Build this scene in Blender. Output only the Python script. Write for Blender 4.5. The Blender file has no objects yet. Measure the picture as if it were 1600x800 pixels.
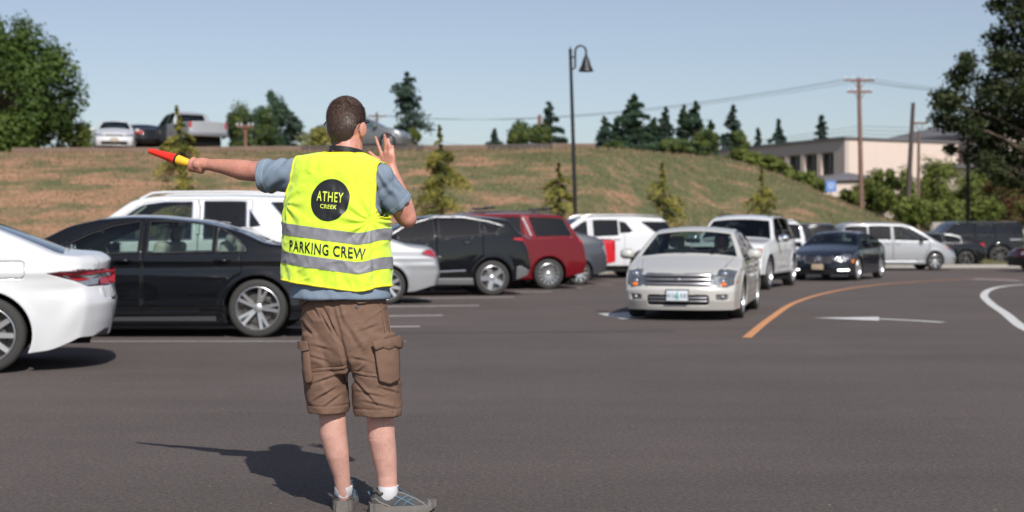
import bpy, bmesh, math, random
import numpy as np
from mathutils import Vector, Matrix, noise
from mathutils.bvhtree import BVHTree
R = math.radians
random.seed(7)
# ---------------------------------------------------------------- camera, world, sun, exposure
scene = bpy.context.scene
COL = scene.collection
FPX = 2133.0            # focal length in pixels of the 1600 px wide photograph
CH = 1.22               # camera height
cam_d = bpy.data.cameras.new('camera')
cam = bpy.data.objects.new('camera', cam_d)
COL.objects.link(cam)
cam_d.sensor_width = 36.0
cam_d.lens = 36.0 * FPX / 1600
cam_d.clip_end = 6000
cam_d.clip_start = 0.05
cam.location = (0, 0, CH)
cam.rotation_euler = (R(90) - math.atan(30 / FPX), 0, 0)
cam_d.dof.use_dof = True
cam_d.dof.focus_distance = 5.95
cam_d.dof.aperture_fstop = 2.8
cam_d.dof.aperture_blades = 9
scene.camera = cam
w = bpy.data.worlds.new('World')
scene.world = w
w.use_nodes = True
nt = w.node_tree
nt.nodes.clear()
sky = nt.nodes.new('ShaderNodeTexSky')
sky.sky_type = 'NISHITA'
sky.sun_disc = False
SUN_TO = Vector((0.335, -1.06, 1.0)).normalized()      # direction towards the sun
SUN_EL = math.asin(SUN_TO.z)
sky.sun_elevation = SUN_EL
sky.sun_rotation = math.atan2(SUN_TO.x, SUN_TO.y)
sky.altitude = 100
sky.air_density = 1.0
sky.dust_density = 0.9
sky.ozone_density = 2.6
bg = nt.nodes.new('ShaderNodeBackground')
bg.inputs['Strength'].default_value = 0.103
wo = nt.nodes.new('ShaderNodeOutputWorld')
hs = nt.nodes.new('ShaderNodeHueSaturation'); hs.inputs['Saturation'].default_value = .74; hs.inputs['Hue'].default_value = .508
nt.links.new(sky.outputs[0], hs.inputs['Color']); nt.links.new(hs.outputs[0], bg.inputs[0])
nt.links.new(bg.outputs[0], wo.inputs[0])
sun_d = bpy.data.lights.new('sun', 'SUN')
sun_d.energy = 4.7
sun_d.angle = R(0.5)
sun_d.color = (1.0, 0.95, 0.88)
sun = bpy.data.objects.new('sun', sun_d)
COL.objects.link(sun)
sun.rotation_euler = SUN_TO.to_track_quat('Z', 'Y').to_euler()
sun.location = (20, -40, 60)
scene.view_settings.view_transform = 'Standard'
scene.view_settings.look = 'None'
scene.view_settings.exposure = 0.0
scene.view_settings.gamma = 1.0
scene.render.film_transparent = False
scene.cycles.max_bounces = 8
scene.cycles.transparent_max_bounces = 12

# ---------------------------------------------------------------- helpers
def ix(x, Y): return (x - 800.0) * Y / FPX            # photo column -> world X at distance Y
def iz(y, Y): return CH + (370.0 - y) * Y / FPX        # photo row -> world Z at distance Y
def gy(y): return FPX * CH / (y - 370.0)               # photo row of flat ground -> distance Y

def tag(o, label=None, cat=None, group=None, kind=None):
    if label: o['label'] = label
    if cat: o['category'] = cat
    if group: o['group'] = group
    if kind: o['kind'] = kind
    return o

def empty(name, loc=(0, 0, 0), rz=0.0, **k):
    o = bpy.data.objects.new(name, None)
    COL.objects.link(o)
    o.location = loc
    o.rotation_euler = (0, 0, rz)
    o.empty_display_size = 0.3
    return tag(o, **k)

def mesh_obj(name, V, F, mat, parent=None, smooth=True, mi=None, sharp=None):
    me = bpy.data.meshes.new(name)
    me.from_pydata([tuple(map(float, v)) for v in V], [], [tuple(map(int, f)) for f in F])
    me.update()
    mats = mat if isinstance(mat, (list, tuple)) else [mat]
    for m in mats: me.materials.append(m)
    if mi is not None: me.polygons.foreach_set('material_index', list(map(int, mi)))
    if smooth: me.polygons.foreach_set('use_smooth', [True] * len(me.polygons))
    if sharp is not None and smooth: me.set_sharp_from_angle(angle=R(sharp))
    o = bpy.data.objects.new(name, me)
    COL.objects.link(o)
    if parent is not None: o.parent = parent
    return o

class MB:
    def __init__(s): s.V = []; s.F = []; s.M = []; s.m = 0
    def add(s, V, F):
        n = len(s.V)
        s.V.extend([tuple(v) for v in V]); s.F.extend([tuple(i + n for i in f) for f in F]); s.M.extend([s.m] * len(F))
    def box(s, c, d, rot=None, bev=0.0):
        x, y, z = (q / 2 for q in d)
        if bev <= 0:
            V = [Vector((sx * x, sy * y, sz * z)) for sz in (-1, 1) for sy in (-1, 1) for sx in (-1, 1)]
            F = [(0, 2, 3, 1), (4, 5, 7, 6), (0, 1, 5, 4), (2, 6, 7, 3), (0, 4, 6, 2), (1, 3, 7, 5)]
        else:
            bm = bmesh.new()
            bmesh.ops.create_cube(bm, size=1.0)
            for v in bm.verts: v.co = Vector((v.co.x * d[0], v.co.y * d[1], v.co.z * d[2]))
            bmesh.ops.bevel(bm, geom=bm.edges[:], offset=min(bev, min(d) * .48), segments=3, profile=.5, affect='EDGES')
            bm.verts.index_update()
            V = [v.co.copy() for v in bm.verts]; F = [tuple(v.index for v in f.verts) for f in bm.faces]
            bm.free()
        if rot is not None: V = [rot @ v for v in V]
        c = Vector(c)
        s.add([v + c for v in V], F)
    def hexa(s, V8):   # 4 bottom then 4 top
        s.add(V8, [(3, 2, 1, 0), (4, 5, 6, 7), (0, 1, 5, 4), (1, 2, 6, 5), (2, 3, 7, 6), (3, 0, 4, 7)])
    def tube(s, pts, r, n=8, cap=True, flat=1.0):
        pts = [Vector(p) for p in pts]
        rr = r if isinstance(r, (list, tuple)) else [r] * len(pts)
        rings = []; up = None
        for i, p in enumerate(pts):
            t = (pts[min(i + 1, len(pts) - 1)] - pts[max(i - 1, 0)])
            t = t.normalized() if t.length > 1e-9 else Vector((0, 0, 1))
            if up is None:
                up = Vector((0, 0, 1)) if abs(t.z) < .9 else Vector((0, 1, 0))
            a = t.cross(up)
            if a.length < 1e-5: a = t.cross(Vector((1, 0, 0)))
            a.normalize(); b = a.cross(t).normalized(); up = b
            rings.append([p + a * math.cos(2 * math.pi * k / n) * rr[i] + b * math.sin(2 * math.pi * k / n) * rr[i] * flat for k in range(n)])
        s.loft(rings, cap)
    def loft(s, rings, cap=True, closed=True):
        n = len(rings[0]); V = [v for r in rings for v in r]; F = []
        kk = n if closed else n - 1
        for i in range(len(rings) - 1):
            for k in range(kk):
                k2 = (k + 1) % n
                F.append((i * n + k, i * n + k2, (i + 1) * n + k2, (i + 1) * n + k))
        if cap:
            F.append(tuple(range(n - 1, -1, -1))); F.append(tuple((len(rings) - 1) * n + k for k in range(n)))
        s.add(V, F)
    def lathe(s, prof, c=(0, 0, 0), axis='z', n=32, cap=False):
        rings = []
        for (r, h) in prof:
            ring = []
            for k in range(n):
                a = 2 * math.pi * k / n
                if axis == 'z': v = (r * math.cos(a), r * math.sin(a), h)
                elif axis == 'y': v = (r * math.sin(a), h, r * math.cos(a))
                else: v = (h, r * math.cos(a), r * math.sin(a))
                ring.append((v[0] + c[0], v[1] + c[1], v[2] + c[2]))
            rings.append(ring)
        s.loft(rings, cap)
    def ell(s, c, r, n=16, m=10, rot=None):
        rings = []
        for j in range(m + 1):
            ph = -math.pi / 2 + math.pi * j / m
            ring = []
            for k in range(n):
                a = 2 * math.pi * k / n
                v = Vector((r[0] * math.cos(ph) * math.cos(a), r[1] * math.cos(ph) * math.sin(a), r[2] * math.sin(ph)))
                if rot is not None: v = rot @ v
                ring.append(v + Vector(c))
            rings.append(ring)
        s.loft(rings, False)
    def obj(s, name, mat, parent=None, smooth=True, sharp=40):
        return mesh_obj(name, s.V, s.F, mat, parent, smooth, s.M if isinstance(mat, (list, tuple)) else None, sharp)

def capsules(mb, pts, rads, n=14):
    """tapered limb: tube with round ends, for remeshing into one skin"""
    for i in range(len(pts) - 1):
        a, b = Vector(pts[i]), Vector(pts[i + 1])
        k = max(2, int((b - a).length / 0.012))
        mb.tube([a.lerp(b, t / k) for t in range(k + 1)], [rads[i] + (rads[i + 1] - rads[i]) * t / k for t in range(k + 1)], n)
    for p, r in zip(pts, rads): mb.ell(p, (r, r, r), 12, 8)

def smooth_np(V, F, it, lam=0.5, pin=None):
    E = set()
    for f in F:
        for i in range(len(f)):
            a, b = f[i], f[(i + 1) % len(f)]
            E.add((a, b) if a < b else (b, a))
    E = np.array(list(E)); V = np.array(V, float)
    deg = np.bincount(E.ravel(), minlength=len(V)).astype(float)[:, None]; deg[deg == 0] = 1
    for k in range(it):
        S = np.zeros_like(V)
        for c in range(3):
            S[:, c] = np.bincount(E[:, 0], V[E[:, 1], c], len(V)) + np.bincount(E[:, 1], V[E[:, 0], c], len(V))
        N = V + lam * (S / deg - V)
        if pin is not None: N[pin] = V[pin]
        V = N
    return V

def remesh(mb, voxel, it=3):
    me = bpy.data.meshes.new('tmp'); me.from_pydata([tuple(v) for v in mb.V], [], mb.F); me.update()
    o = bpy.data.objects.new('tmp', me); COL.objects.link(o)
    m = o.modifiers.new('r', 'REMESH'); m.mode = 'VOXEL'; m.voxel_size = voxel
    dg = bpy.context.evaluated_depsgraph_get(); dg.update()
    e = o.evaluated_get(dg).to_mesh()
    V = [tuple(v.co) for v in e.vertices]; F = [tuple(p.vertices) for p in e.polygons]
    o.evaluated_get(dg).to_mesh_clear()
    bpy.data.objects.remove(o); bpy.data.meshes.remove(me)
    return smooth_np(V, F, it), F

def fbm(p, o=3, s=1.0):
    v = 0; a = 1
    for k in range(o):
        v += a * noise.noise(Vector(p) * s); a *= .5; s *= 2.1
    return v

def in_poly(P, poly):
    x, y = P[:, 0], P[:, 1]; inside = np.zeros(len(P), bool); n = len(poly)
    j = n - 1
    for i in range(n):
        xi, yi = poly[i]; xj, yj = poly[j]
        c = ((yi > y) != (yj > y))
        with np.errstate(divide='ignore', invalid='ignore'):
            c &= x < (xj - xi) * (y - yi) / ((yj - yi) if yj != yi else 1e-12) + xi
        inside ^= c; j = i
    return inside

def nearest_on_poly(P, poly):
    A = np.array(poly, float); B = np.roll(A, -1, 0); D = B - A
    L = (D ** 2).sum(1); L[L == 0] = 1e-12
    best = np.full(len(P), 1e9); out = np.zeros((len(P), 2))
    for a, d, l in zip(A, D, L):
        t = np.clip(((P - a) @ d) / l, 0, 1); q = a + t[:, None] * d
        dist = ((P - q) ** 2).sum(1); m = dist < best
        best[m] = dist[m]; out[m] = q[m]
    return out, np.sqrt(best)

# ---------------------------------------------------------------- materials
def mat(name): 
    m = bpy.data.materials.new(name); m.use_nodes = True
    return m, m.node_tree, m.node_tree.nodes['Principled BSDF']

def pbr(name, col, rough=.5, metal=0., coat=0., spec=.5, var=0., vscale=8., bump=0., bscale=60., coatr=.05):
    m, t, b = mat(name)
    b.inputs['Roughness'].default_value = rough; b.inputs['Metallic'].default_value = metal
    b.inputs['Coat Weight'].default_value = coat; b.inputs['Coat Roughness'].default_value = coatr
    b.inputs['Specular IOR Level'].default_value = spec
    tc = t.nodes.new('ShaderNodeTexCoord')
    nz = t.nodes.new('ShaderNodeTexNoise'); nz.inputs['Scale'].default_value = vscale; nz.inputs['Detail'].default_value = 6
    t.links.new(tc.outputs['Object'], nz.inputs['Vector'])
    mx = t.nodes.new('ShaderNodeMix'); mx.data_type = 'RGBA'
    a = max(0.0, var)
    mx.inputs[6].default_value = (*[c * (1 - a) for c in col], 1); mx.inputs[7].default_value = (*[min(1, c * (1 + a)) for c in col], 1)
    t.links.new(nz.outputs['Fac'], mx.inputs[0]); t.links.new(mx.outputs[2], b.inputs['Base Color'])
    if bump > 0:
        n2 = t.nodes.new('ShaderNodeTexNoise'); n2.inputs['Scale'].default_value = bscale; n2.inputs['Detail'].default_value = 5
        t.links.new(tc.outputs['Object'], n2.inputs['Vector'])
        bp = t.nodes.new('ShaderNodeBump'); bp.inputs['Strength'].default_value = 1; bp.inputs['Distance'].default_value = bump
        t.links.new(n2.outputs['Fac'], bp.inputs['Height']); t.links.new(bp.outputs[0], b.inputs['Normal'])
    return m

def ramp(t, fac, stops):
    r = t.nodes.new('ShaderNodeValToRGB'); e = r.color_ramp.elements
    while len(e) < len(stops): e.new(0.5)
    for k, (p, c) in zip(e, stops): k.position = p; k.color = (*c, 1)
    t.links.new(fac, r.inputs[0]); return r

def glass(name, tint, rough=.02):
    m = bpy.data.materials.new(name); m.use_nodes = True; t = m.node_tree; t.nodes.clear()
    o = t.nodes.new('ShaderNodeOutputMaterial'); mx = t.nodes.new('ShaderNodeMixShader')
    tr = t.nodes.new('ShaderNodeBsdfTransparent'); tr.inputs[0].default_value = (*tint, 1)
    g = t.nodes.new('ShaderNodeBsdfGlossy'); g.inputs['Roughness'].default_value = rough
    g.inputs[0].default_value = (.95, .97, 1, 1)
    lw = t.nodes.new('ShaderNodeLayerWeight'); pw_ = t.nodes.new('ShaderNodeMath'); pw_.operation = 'POWER'; pw_.inputs[1].default_value = 5
    f = t.nodes.new('ShaderNodeMath'); f.operation = 'MULTIPLY_ADD'; f.inputs[1].default_value = .92; f.inputs[2].default_value = .05
    lw.inputs[0].default_value = .5; t.links.new(lw.outputs['Facing'], pw_.inputs[0]); t.links.new(pw_.outputs[0], f.inputs[0])
    t.links.new(f.outputs[0], mx.inputs[0]); t.links.new(tr.outputs[0], mx.inputs[1]); t.links.new(g.outputs[0], mx.inputs[2])
    t.links.new(mx.outputs[0], o.inputs[0]); return m

def leaf_mat(name, c1, c2, c3, scale=.8):
    m, t, b = mat(name)
    geo = t.nodes.new('ShaderNodeNewGeometry'); tc = t.nodes.new('ShaderNodeTexCoord')
    nz = t.nodes.new('ShaderNodeTexNoise'); nz.inputs['Scale'].default_value = scale; nz.inputs['Detail'].default_value = 3
    t.links.new(tc.outputs['Object'], nz.inputs['Vector'])
    ad = t.nodes.new('ShaderNodeMath'); ad.operation = 'MULTIPLY_ADD'; ad.inputs[1].default_value = .5; 
    t.links.new(geo.outputs['Random Per Island'], ad.inputs[0])
    m2 = t.nodes.new('ShaderNodeMath'); m2.operation = 'MULTIPLY_ADD'; m2.inputs[1].default_value = 1.3; m2.inputs[2].default_value = -.4
    t.links.new(nz.outputs['Fac'], m2.inputs[0]); t.links.new(m2.outputs[0], ad.inputs[2])
    r = ramp(t, ad.outputs[0], [(.1, c1), (.5, c2), (.95, c3)])
    t.links.new(r.outputs[0], b.inputs['Base Color'])
    b.inputs['Roughness'].default_value = .6; b.inputs['Specular IOR Level'].default_value = .25
    tl = t.nodes.new('ShaderNodeBsdfTranslucent'); t.links.new(r.outputs[0], tl.inputs[0])
    mx = t.nodes.new('ShaderNodeMixShader'); mx.inputs[0].default_value = .3
    o = t.nodes['Material Output']
    t.links.new(b.outputs[0], mx.inputs[1]); t.links.new(tl.outputs[0], mx.inputs[2]); t.links.new(mx.outputs[0], o.inputs[0])
    return m

M = {}
M['rubber'] = pbr('tyre_rubber', (.035, .034, .033), .75, var=.15, vscale=20, bump=.002, bscale=90)
M['rim'] = pbr('alloy', (.62, .63, .65), .28, .85)
M['rim_dark'] = pbr('dark_alloy', (.10, .095, .09), .4, .6)
M['chrome'] = pbr('chrome', (.8, .8, .82), .08, 1.)
M['satin'] = pbr('satin_trim', (.33, .33, .35), .35, .85)
M['black'] = pbr('black_plastic', (.018, .018, .019), .45)
M['gloss_black'] = pbr('gloss_black', (.008, .008, .009), .12, coat=.6)
M['grey_plastic'] = pbr('grey_cladding', (.12, .12, .125), .55)
M['dark'] = pbr('dark_interior', (.02, .02, .021), .9, spec=.1)
M['seat_dark'] = pbr('seat_fabric', (.05, .05, .052), .8)
M['seat_light'] = pbr('cream_leather', (.42, .40, .36), .6)
M['disc'] = pbr('brake_disc', (.09, .085, .08), .5, .5)
M['red_lamp'] = pbr('red_lens', (.36, .006, .014), .12, coat=1.)
M['dark_red_lamp'] = pbr('dark_red_lens', (.07, .004, .008), .12, coat=1.)
M['clear_lamp'] = pbr('clear_lens', (.36, .38, .41), .22, .55, coat=1., var=.3, vscale=18, bump=.01, bscale=25)
M['head_lamp'] = pbr('headlamp_glass', (.15, .16, .175), .12, .5, coat=1., var=.6, vscale=22, bump=.012, bscale=30)
M['orange_lamp'] = pbr('orange_lens', (.75, .17, .02), .15, coat=1.)
M['plate'] = pbr('plate_white', (.62, .68, .74), .4)
M['glass'] = glass('clear_glass', (.62, .72, .68))
M['glass_dark'] = glass('privacy_glass', (.06, .065, .07))
M['glass_mid'] = glass('windscreen_glass', (.40, .47, .46))
M['white_paint'] = pbr('white_paint', (.63, .64, .66), .3, coat=1., spec=.3)
M['pearl_paint'] = pbr('pearl_paint', (.54, .53, .50), .35, .1, coat=1., spec=.3)
M['black_paint'] = pbr('black_paint', (.0055, .006, .0075), .25, coat=1., spec=.05)
M['navy_paint'] = pbr('navy_paint', (.006, .009, .016), .25, coat=1., spec=.05)
M['silver_paint'] = pbr('silver_paint', (.36, .37, .39), .40, .35, coat=.8)
M['red_paint'] = pbr('red_paint', (.135, .002, .007), .3, .1, coat=.7, spec=.15)
M['bright_red'] = pbr('bright_red', (.55, .012, .02), .3, coat=1.)
M['grey_paint'] = pbr('grey_paint', (.085, .09, .105), .35, .5, coat=1.)
M['skin'] = pbr('skin', (.56, .285, .225), .48, var=.2, vscale=17, bump=.0014, bscale=120)

# skin: paler below the knee, more sun-reddened on arms and neck, mottled
m = M['skin']; t = m.node_tree; b = t.nodes['Principled BSDF']
tc = t.nodes.new('ShaderNodeTexCoord'); sx = t.nodes.new('ShaderNodeSeparateXYZ'); t.links.new(tc.outputs['Object'], sx.inputs[0])
mr = t.nodes.new('ShaderNodeMapRange'); mr.inputs[1].default_value = .55; mr.inputs[2].default_value = 1.0; t.links.new(sx.outputs[2], mr.inputs[0])
mx = t.nodes.new('ShaderNodeMix'); mx.data_type = 'RGBA'; mx.inputs[6].default_value = (.60, .345, .285, 1); mx.inputs[7].default_value = (.55, .255, .19, 1); t.links.new(mr.outputs[0], mx.inputs[0])
n1 = t.nodes.new('ShaderNodeTexNoise'); n1.inputs['Scale'].default_value = 26; n1.inputs['Detail'].default_value = 5; n1.inputs['Roughness'].default_value = .7; t.links.new(tc.outputs['Object'], n1.inputs['Vector'])
r1 = ramp(t, n1.outputs['Fac'], [(.30, (.86, .78, .76)), (.5, (.98, .97, .96)), (.70, (1.06, 1.07, 1.07))])
ml = t.nodes.new('ShaderNodeMix'); ml.data_type = 'RGBA'; ml.blend_type = 'MULTIPLY'; ml.inputs[0].default_value = 1; t.links.new(mx.outputs[2], ml.inputs[6]); t.links.new(r1.outputs[0], ml.inputs[7])
t.links.new(ml.outputs[2], b.inputs['Base Color'])
b.inputs['Subsurface Weight'].default_value = .12; b.inputs['Subsurface Radius'].default_value = (.012, .005, .003); b.inputs['Subsurface Scale'].default_value = 1.0
# ---------------------------------------------------------------- ground, hill, lot
def ip(x, xs, ys): return float(np.interp(x, xs, ys))
def hill_z(X, Y):
    cz = ip(X, [-120, -22, 0, 5, 9.9, 12, 13.8, 15, 16.5, 18, 19.2, 20.4, 24], [4.7, 4.75, 4.9, 5.05, 5.02, 4.42, 3.75, 3.2, 2.6, 2.05, 1.6, 1.1, .4])
    y0 = ip(X, [3, 9], [45, 54]); y1 = ip(X, [3, 9], [58, 65])
    t = min(1, max(0, (Y - y0) / (y1 - y0))); s = t * (1.6 - .2 * t - .4 * t * t)
    s = t * t * (3 - 2 * t) * .55 + .45 * t
    z = cz * s
    z += min(.55, max(0, (Y - y1) * .07)) * min(1, cz / 4.7)
    if X > 14: z += max(0, min(2.2, (Y - 80) * .06)) * min(1, (X - 14) / 8)
    if t > 0: z += .10 * fbm((X * .25, Y * .25, 3.1), 2) * min(1, t * 4) * min(1, (1 - t) * 4 + .25)
    return z

xs = list(np.arange(-70, -24, 2.)) + list(np.arange(-24, 30, .6)) + list(np.arange(30, 80, 2.5))
ys = list(np.arange(43, 72, .5)) + list(np.arange(72, 170, 4.))
xs = [-2500, -600, -200, -100] + xs + [100, 200, 600, 2500]; ys = [-60, -8, 20, 38] + ys + [200, 300, 600, 1500, 4000]
V = [(x, y, (hill_z(max(-100, min(70, x)), y) if y < 1000 else 3.0) - .004) for y in ys for x in xs]
nx = len(xs)
F = [(j * nx + i, j * nx + i + 1, (j + 1) * nx + i + 1, (j + 1) * nx + i) for j in range(len(ys) - 1) for i in range(nx - 1)]
m, t, b = mat('dry_grass')
tc = t.nodes.new('ShaderNodeTexCoord'); mp = t.nodes.new('ShaderNodeMapping'); mp.inputs['Scale'].default_value = (.5, 1.5, 2.2)
t.links.new(tc.outputs['Object'], mp.inputs[0])
n1 = t.nodes.new('ShaderNodeTexNoise'); n1.inputs['Scale'].default_value = .75; n1.inputs['Detail'].default_value = 7; n1.inputs['Roughness'].default_value = .68
t.links.new(mp.outputs[0], n1.inputs['Vector'])
sx = t.nodes.new('ShaderNodeSeparateXYZ'); t.links.new(tc.outputs['Object'], sx.inputs[0])
# more bare earth to the left, greener to the right
gr = t.nodes.new('ShaderNodeMapRange'); gr.inputs[1].default_value = -22; gr.inputs[2].default_value = 16; gr.inputs[3].default_value = -.055; gr.inputs[4].default_value = .105
t.links.new(sx.outputs[0], gr.inputs[0])
gz = t.nodes.new('ShaderNodeMapRange'); gz.inputs[1].default_value = 1.0; gz.inputs[2].default_value = 5.0; gz.inputs[3].default_value = -.03; gz.inputs[4].default_value = .02
t.links.new(sx.outputs[2], gz.inputs[0])
a1 = t.nodes.new('ShaderNodeMath'); a1.operation = 'ADD'; t.links.new(n1.outputs['Fac'], a1.inputs[0]); t.links.new(gr.outputs[0], a1.inputs[1])
a2 = t.nodes.new('ShaderNodeMath'); a2.operation = 'ADD'; t.links.new(a1.outputs[0], a2.inputs[0]); t.links.new(gz.outputs[0], a2.inputs[1])
r = ramp(t, a2.outputs[0], [(.385, (.345, .202, .130)), (.455, (.265, .170, .104)), (.515, (.172, .146, .081)), (.595, (.105, .116, .056))])
n2 = t.nodes.new('ShaderNodeTexNoise'); n2.inputs['Scale'].default_value = 9; n2.inputs['Detail'].default_value = 6
t.links.new(tc.outputs['Object'], n2.inputs['Vector'])
mr = t.nodes.new('ShaderNodeMapRange'); mr.inputs[1].default_value = .3; mr.inputs[2].default_value = .7; mr.inputs[3].default_value = .6; mr.inputs[4].default_value = 1.3
t.links.new(n2.outputs['Fac'], mr.inputs[0])
mm = t.nodes.new('ShaderNodeMix'); mm.data_type = 'RGBA'; mm.blend_type = 'MULTIPLY'; mm.inputs[0].default_value = 1
t.links.new(r.outputs[0], mm.inputs[6]); t.links.new(mr.outputs[0], mm.inputs[7]); t.links.new(mm.outputs[2], b.inputs['Base Color'])
bp = t.nodes.new('ShaderNodeBump'); bp.inputs['Distance'].default_value = .12; bp.inputs['Strength'].default_value = .8
t.links.new(n2.outputs['Fac'], bp.inputs['Height']); t.links.new(bp.outputs[0], b.inputs['Normal'])
b.inputs['Roughness'].default_value = .95; b.inputs['Specular IOR Level'].default_value = .1
M['grass'] = m
tag(mesh_obj('ground', V, F, M['grass']), kind='structure')

# asphalt lot: one sheet 4 mm above the ground, its far edge following the hill's foot
m, t, b = mat('asphalt')
tc = t.nodes.new('ShaderNodeTexCoord')
def noi(scale, det=5, rough=.6, vec=None):
    n = t.nodes.new('ShaderNodeTexNoise'); n.inputs['Scale'].default_value = scale; n.inputs['Detail'].default_value = det; n.inputs['Roughness'].default_value = rough
    t.links.new(vec if vec else tc.outputs['Object'], n.inputs['Vector']); return n
big = noi(.35, 4); fine = noi(120, 4, .75); mid = noi(6, 6)
mp = t.nodes.new('ShaderNodeMapping'); mp.inputs['Scale'].default_value = (.12, 1.6, 1); mp.inputs['Rotation'].default_value = (0, 0, R(4))
t.links.new(tc.outputs['Object'], mp.inputs[0]); streak = noi(.8, 6, .6, mp.outputs[0])
def mth(op, a, bb=None, cc=None):
    n = t.nodes.new('ShaderNodeMath'); n.operation = op
    for i, q in enumerate((a, bb, cc)):
        if q is None: continue
        if isinstance(q, (int, float)): n.inputs[i].default_value = q
        else: t.links.new(q, n.inputs[i])
    return n.outputs[0]
s = mth('MULTIPLY_ADD', big.outputs['Fac'], .10, mth('MULTIPLY', streak.outputs['Fac'], .06))
grn = noi(38, 4, .75)
s = mth('MULTIPLY_ADD', fine.outputs['Fac'], .44, s); s = mth('MULTIPLY_ADD', mid.outputs['Fac'], .04, s); s = mth('MULTIPLY_ADD', grn.outputs['Fac'], .36, s)
r = ramp(t, s, [(.395, (.056, .046, .043)), (.50, (.110, .0925, .086)), (.605, (.182, .154, .143))])
# light aggregate specks
vo = t.nodes.new('ShaderNodeTexVoronoi'); vo.inputs['Scale'].default_value = 55
t.links.new(tc.outputs['Object'], vo.inputs['Vector'])
sp = mth('LESS_THAN', vo.outputs['Distance'], .13)
wn = t.nodes.new('ShaderNodeSeparateColor'); t.links.new(vo.outputs['Color'], wn.inputs[0])
sp = mth('MULTIPLY', sp, mth('GREATER_THAN', wn.outputs[0], .93))
mm = t.nodes.new('ShaderNodeMix'); mm.data_type = 'RGBA'; t.links.new(mth('MULTIPLY', sp, .45), mm.inputs[0])
t.links.new(r.outputs[0], mm.inputs[6]); mm.inputs[7].default_value = (.34, .27, .22, 1)
# darker sealed seam running across at about 18 m and a worn tyre-dark patch
sx = t.nodes.new('ShaderNodeSeparateXYZ'); t.links.new(tc.outputs['Object'], sx.inputs[0])
yy = mth('ADD', sx.outputs[1], mth('MULTIPLY', mid.outputs['Fac'], .25))
yy = mth('MULTIPLY_ADD', sx.outputs[0], -.10, yy)
sm = mth('SUBTRACT', 1.0, mth('MINIMUM', 1.0, mth('MULTIPLY', mth('ABSOLUTE', mth('SUBTRACT', yy, 17.55)), 2.6)))
xm = mth('MULTIPLY', mth('GREATER_THAN', sx.outputs[0], -8.0), mth('LESS_THAN', sx.outputs[0], 2.1))
m3 = t.nodes.new('ShaderNodeMix'); m3.data_type = 'RGBA'; t.links.new(mth('MULTIPLY', mth('MULTIPLY', sm, xm), .55), m3.inputs[0])
t.links.new(mm.outputs[2], m3.inputs[6]); m3.inputs[7].default_value = (.055, .056, .060, 1)
t.links.new(m3.outputs[2], b.inputs['Base Color'])
bp = t.nodes.new('ShaderNodeBump'); bp.inputs['Distance'].default_value = .006; bp.inputs['Strength'].default_value = 1.
t.links.new(fine.outputs['Fac'], bp.inputs['Height']); t.links.new(bp.outputs[0], b.inputs['Normal'])
b.inputs['Roughness'].default_value = .82; b.inputs['Specular IOR Level'].default_value = .15
M['asphalt'] = m
far = [(-90, 44.6), (2.5, 44.6), (6, 49), (9.5, 53.8), (24, 53.8), (45, 60), (90, 60)]
V = [(x, -50, 0) for x, y in far] + [(x, 10, 0) for x, y in far] + [(x, 30, 0) for x, y in far] + [(x, y, 0) for x, y in far]
n = len(far)
F = [(j * n + i, j * n + i + 1, (j + 1) * n + i + 1, (j + 1) * n + i) for j in range(3) for i in range(n - 1)]
tag(mesh_obj('parking_lot', V, F, M['asphalt'], smooth=False), kind='structure')
# concrete kerb along the foot of the bank
M['concrete'] = pbr('concrete', (.36, .34, .31), .85, var=.15, vscale=3, bump=.004)
kb = MB()
for (a, c) in zip(far[:-1], far[1:]):
    a = Vector((*a, 0)); c = Vector((*c, 0)); d = (c - a); nrm = Vector((-d.y, d.x, 0)).normalized()
    w_ = .15
    kb.hexa([a - nrm * w_ + Vector((0, 0, -.05)), c - nrm * w_ + Vector((0, 0, -.05)), c + Vector((0, 0, -.05)), a + Vector((0, 0, -.05)),
             a - nrm * w_ * .9 + Vector((0, 0, .13)), c - nrm * w_ * .9 + Vector((0, 0, .13)), c + Vector((0, 0, .13)), a + Vector((0, 0, .13))])
tag(kb.obj('kerb', M['concrete'], smooth=False), kind='structure')

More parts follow.
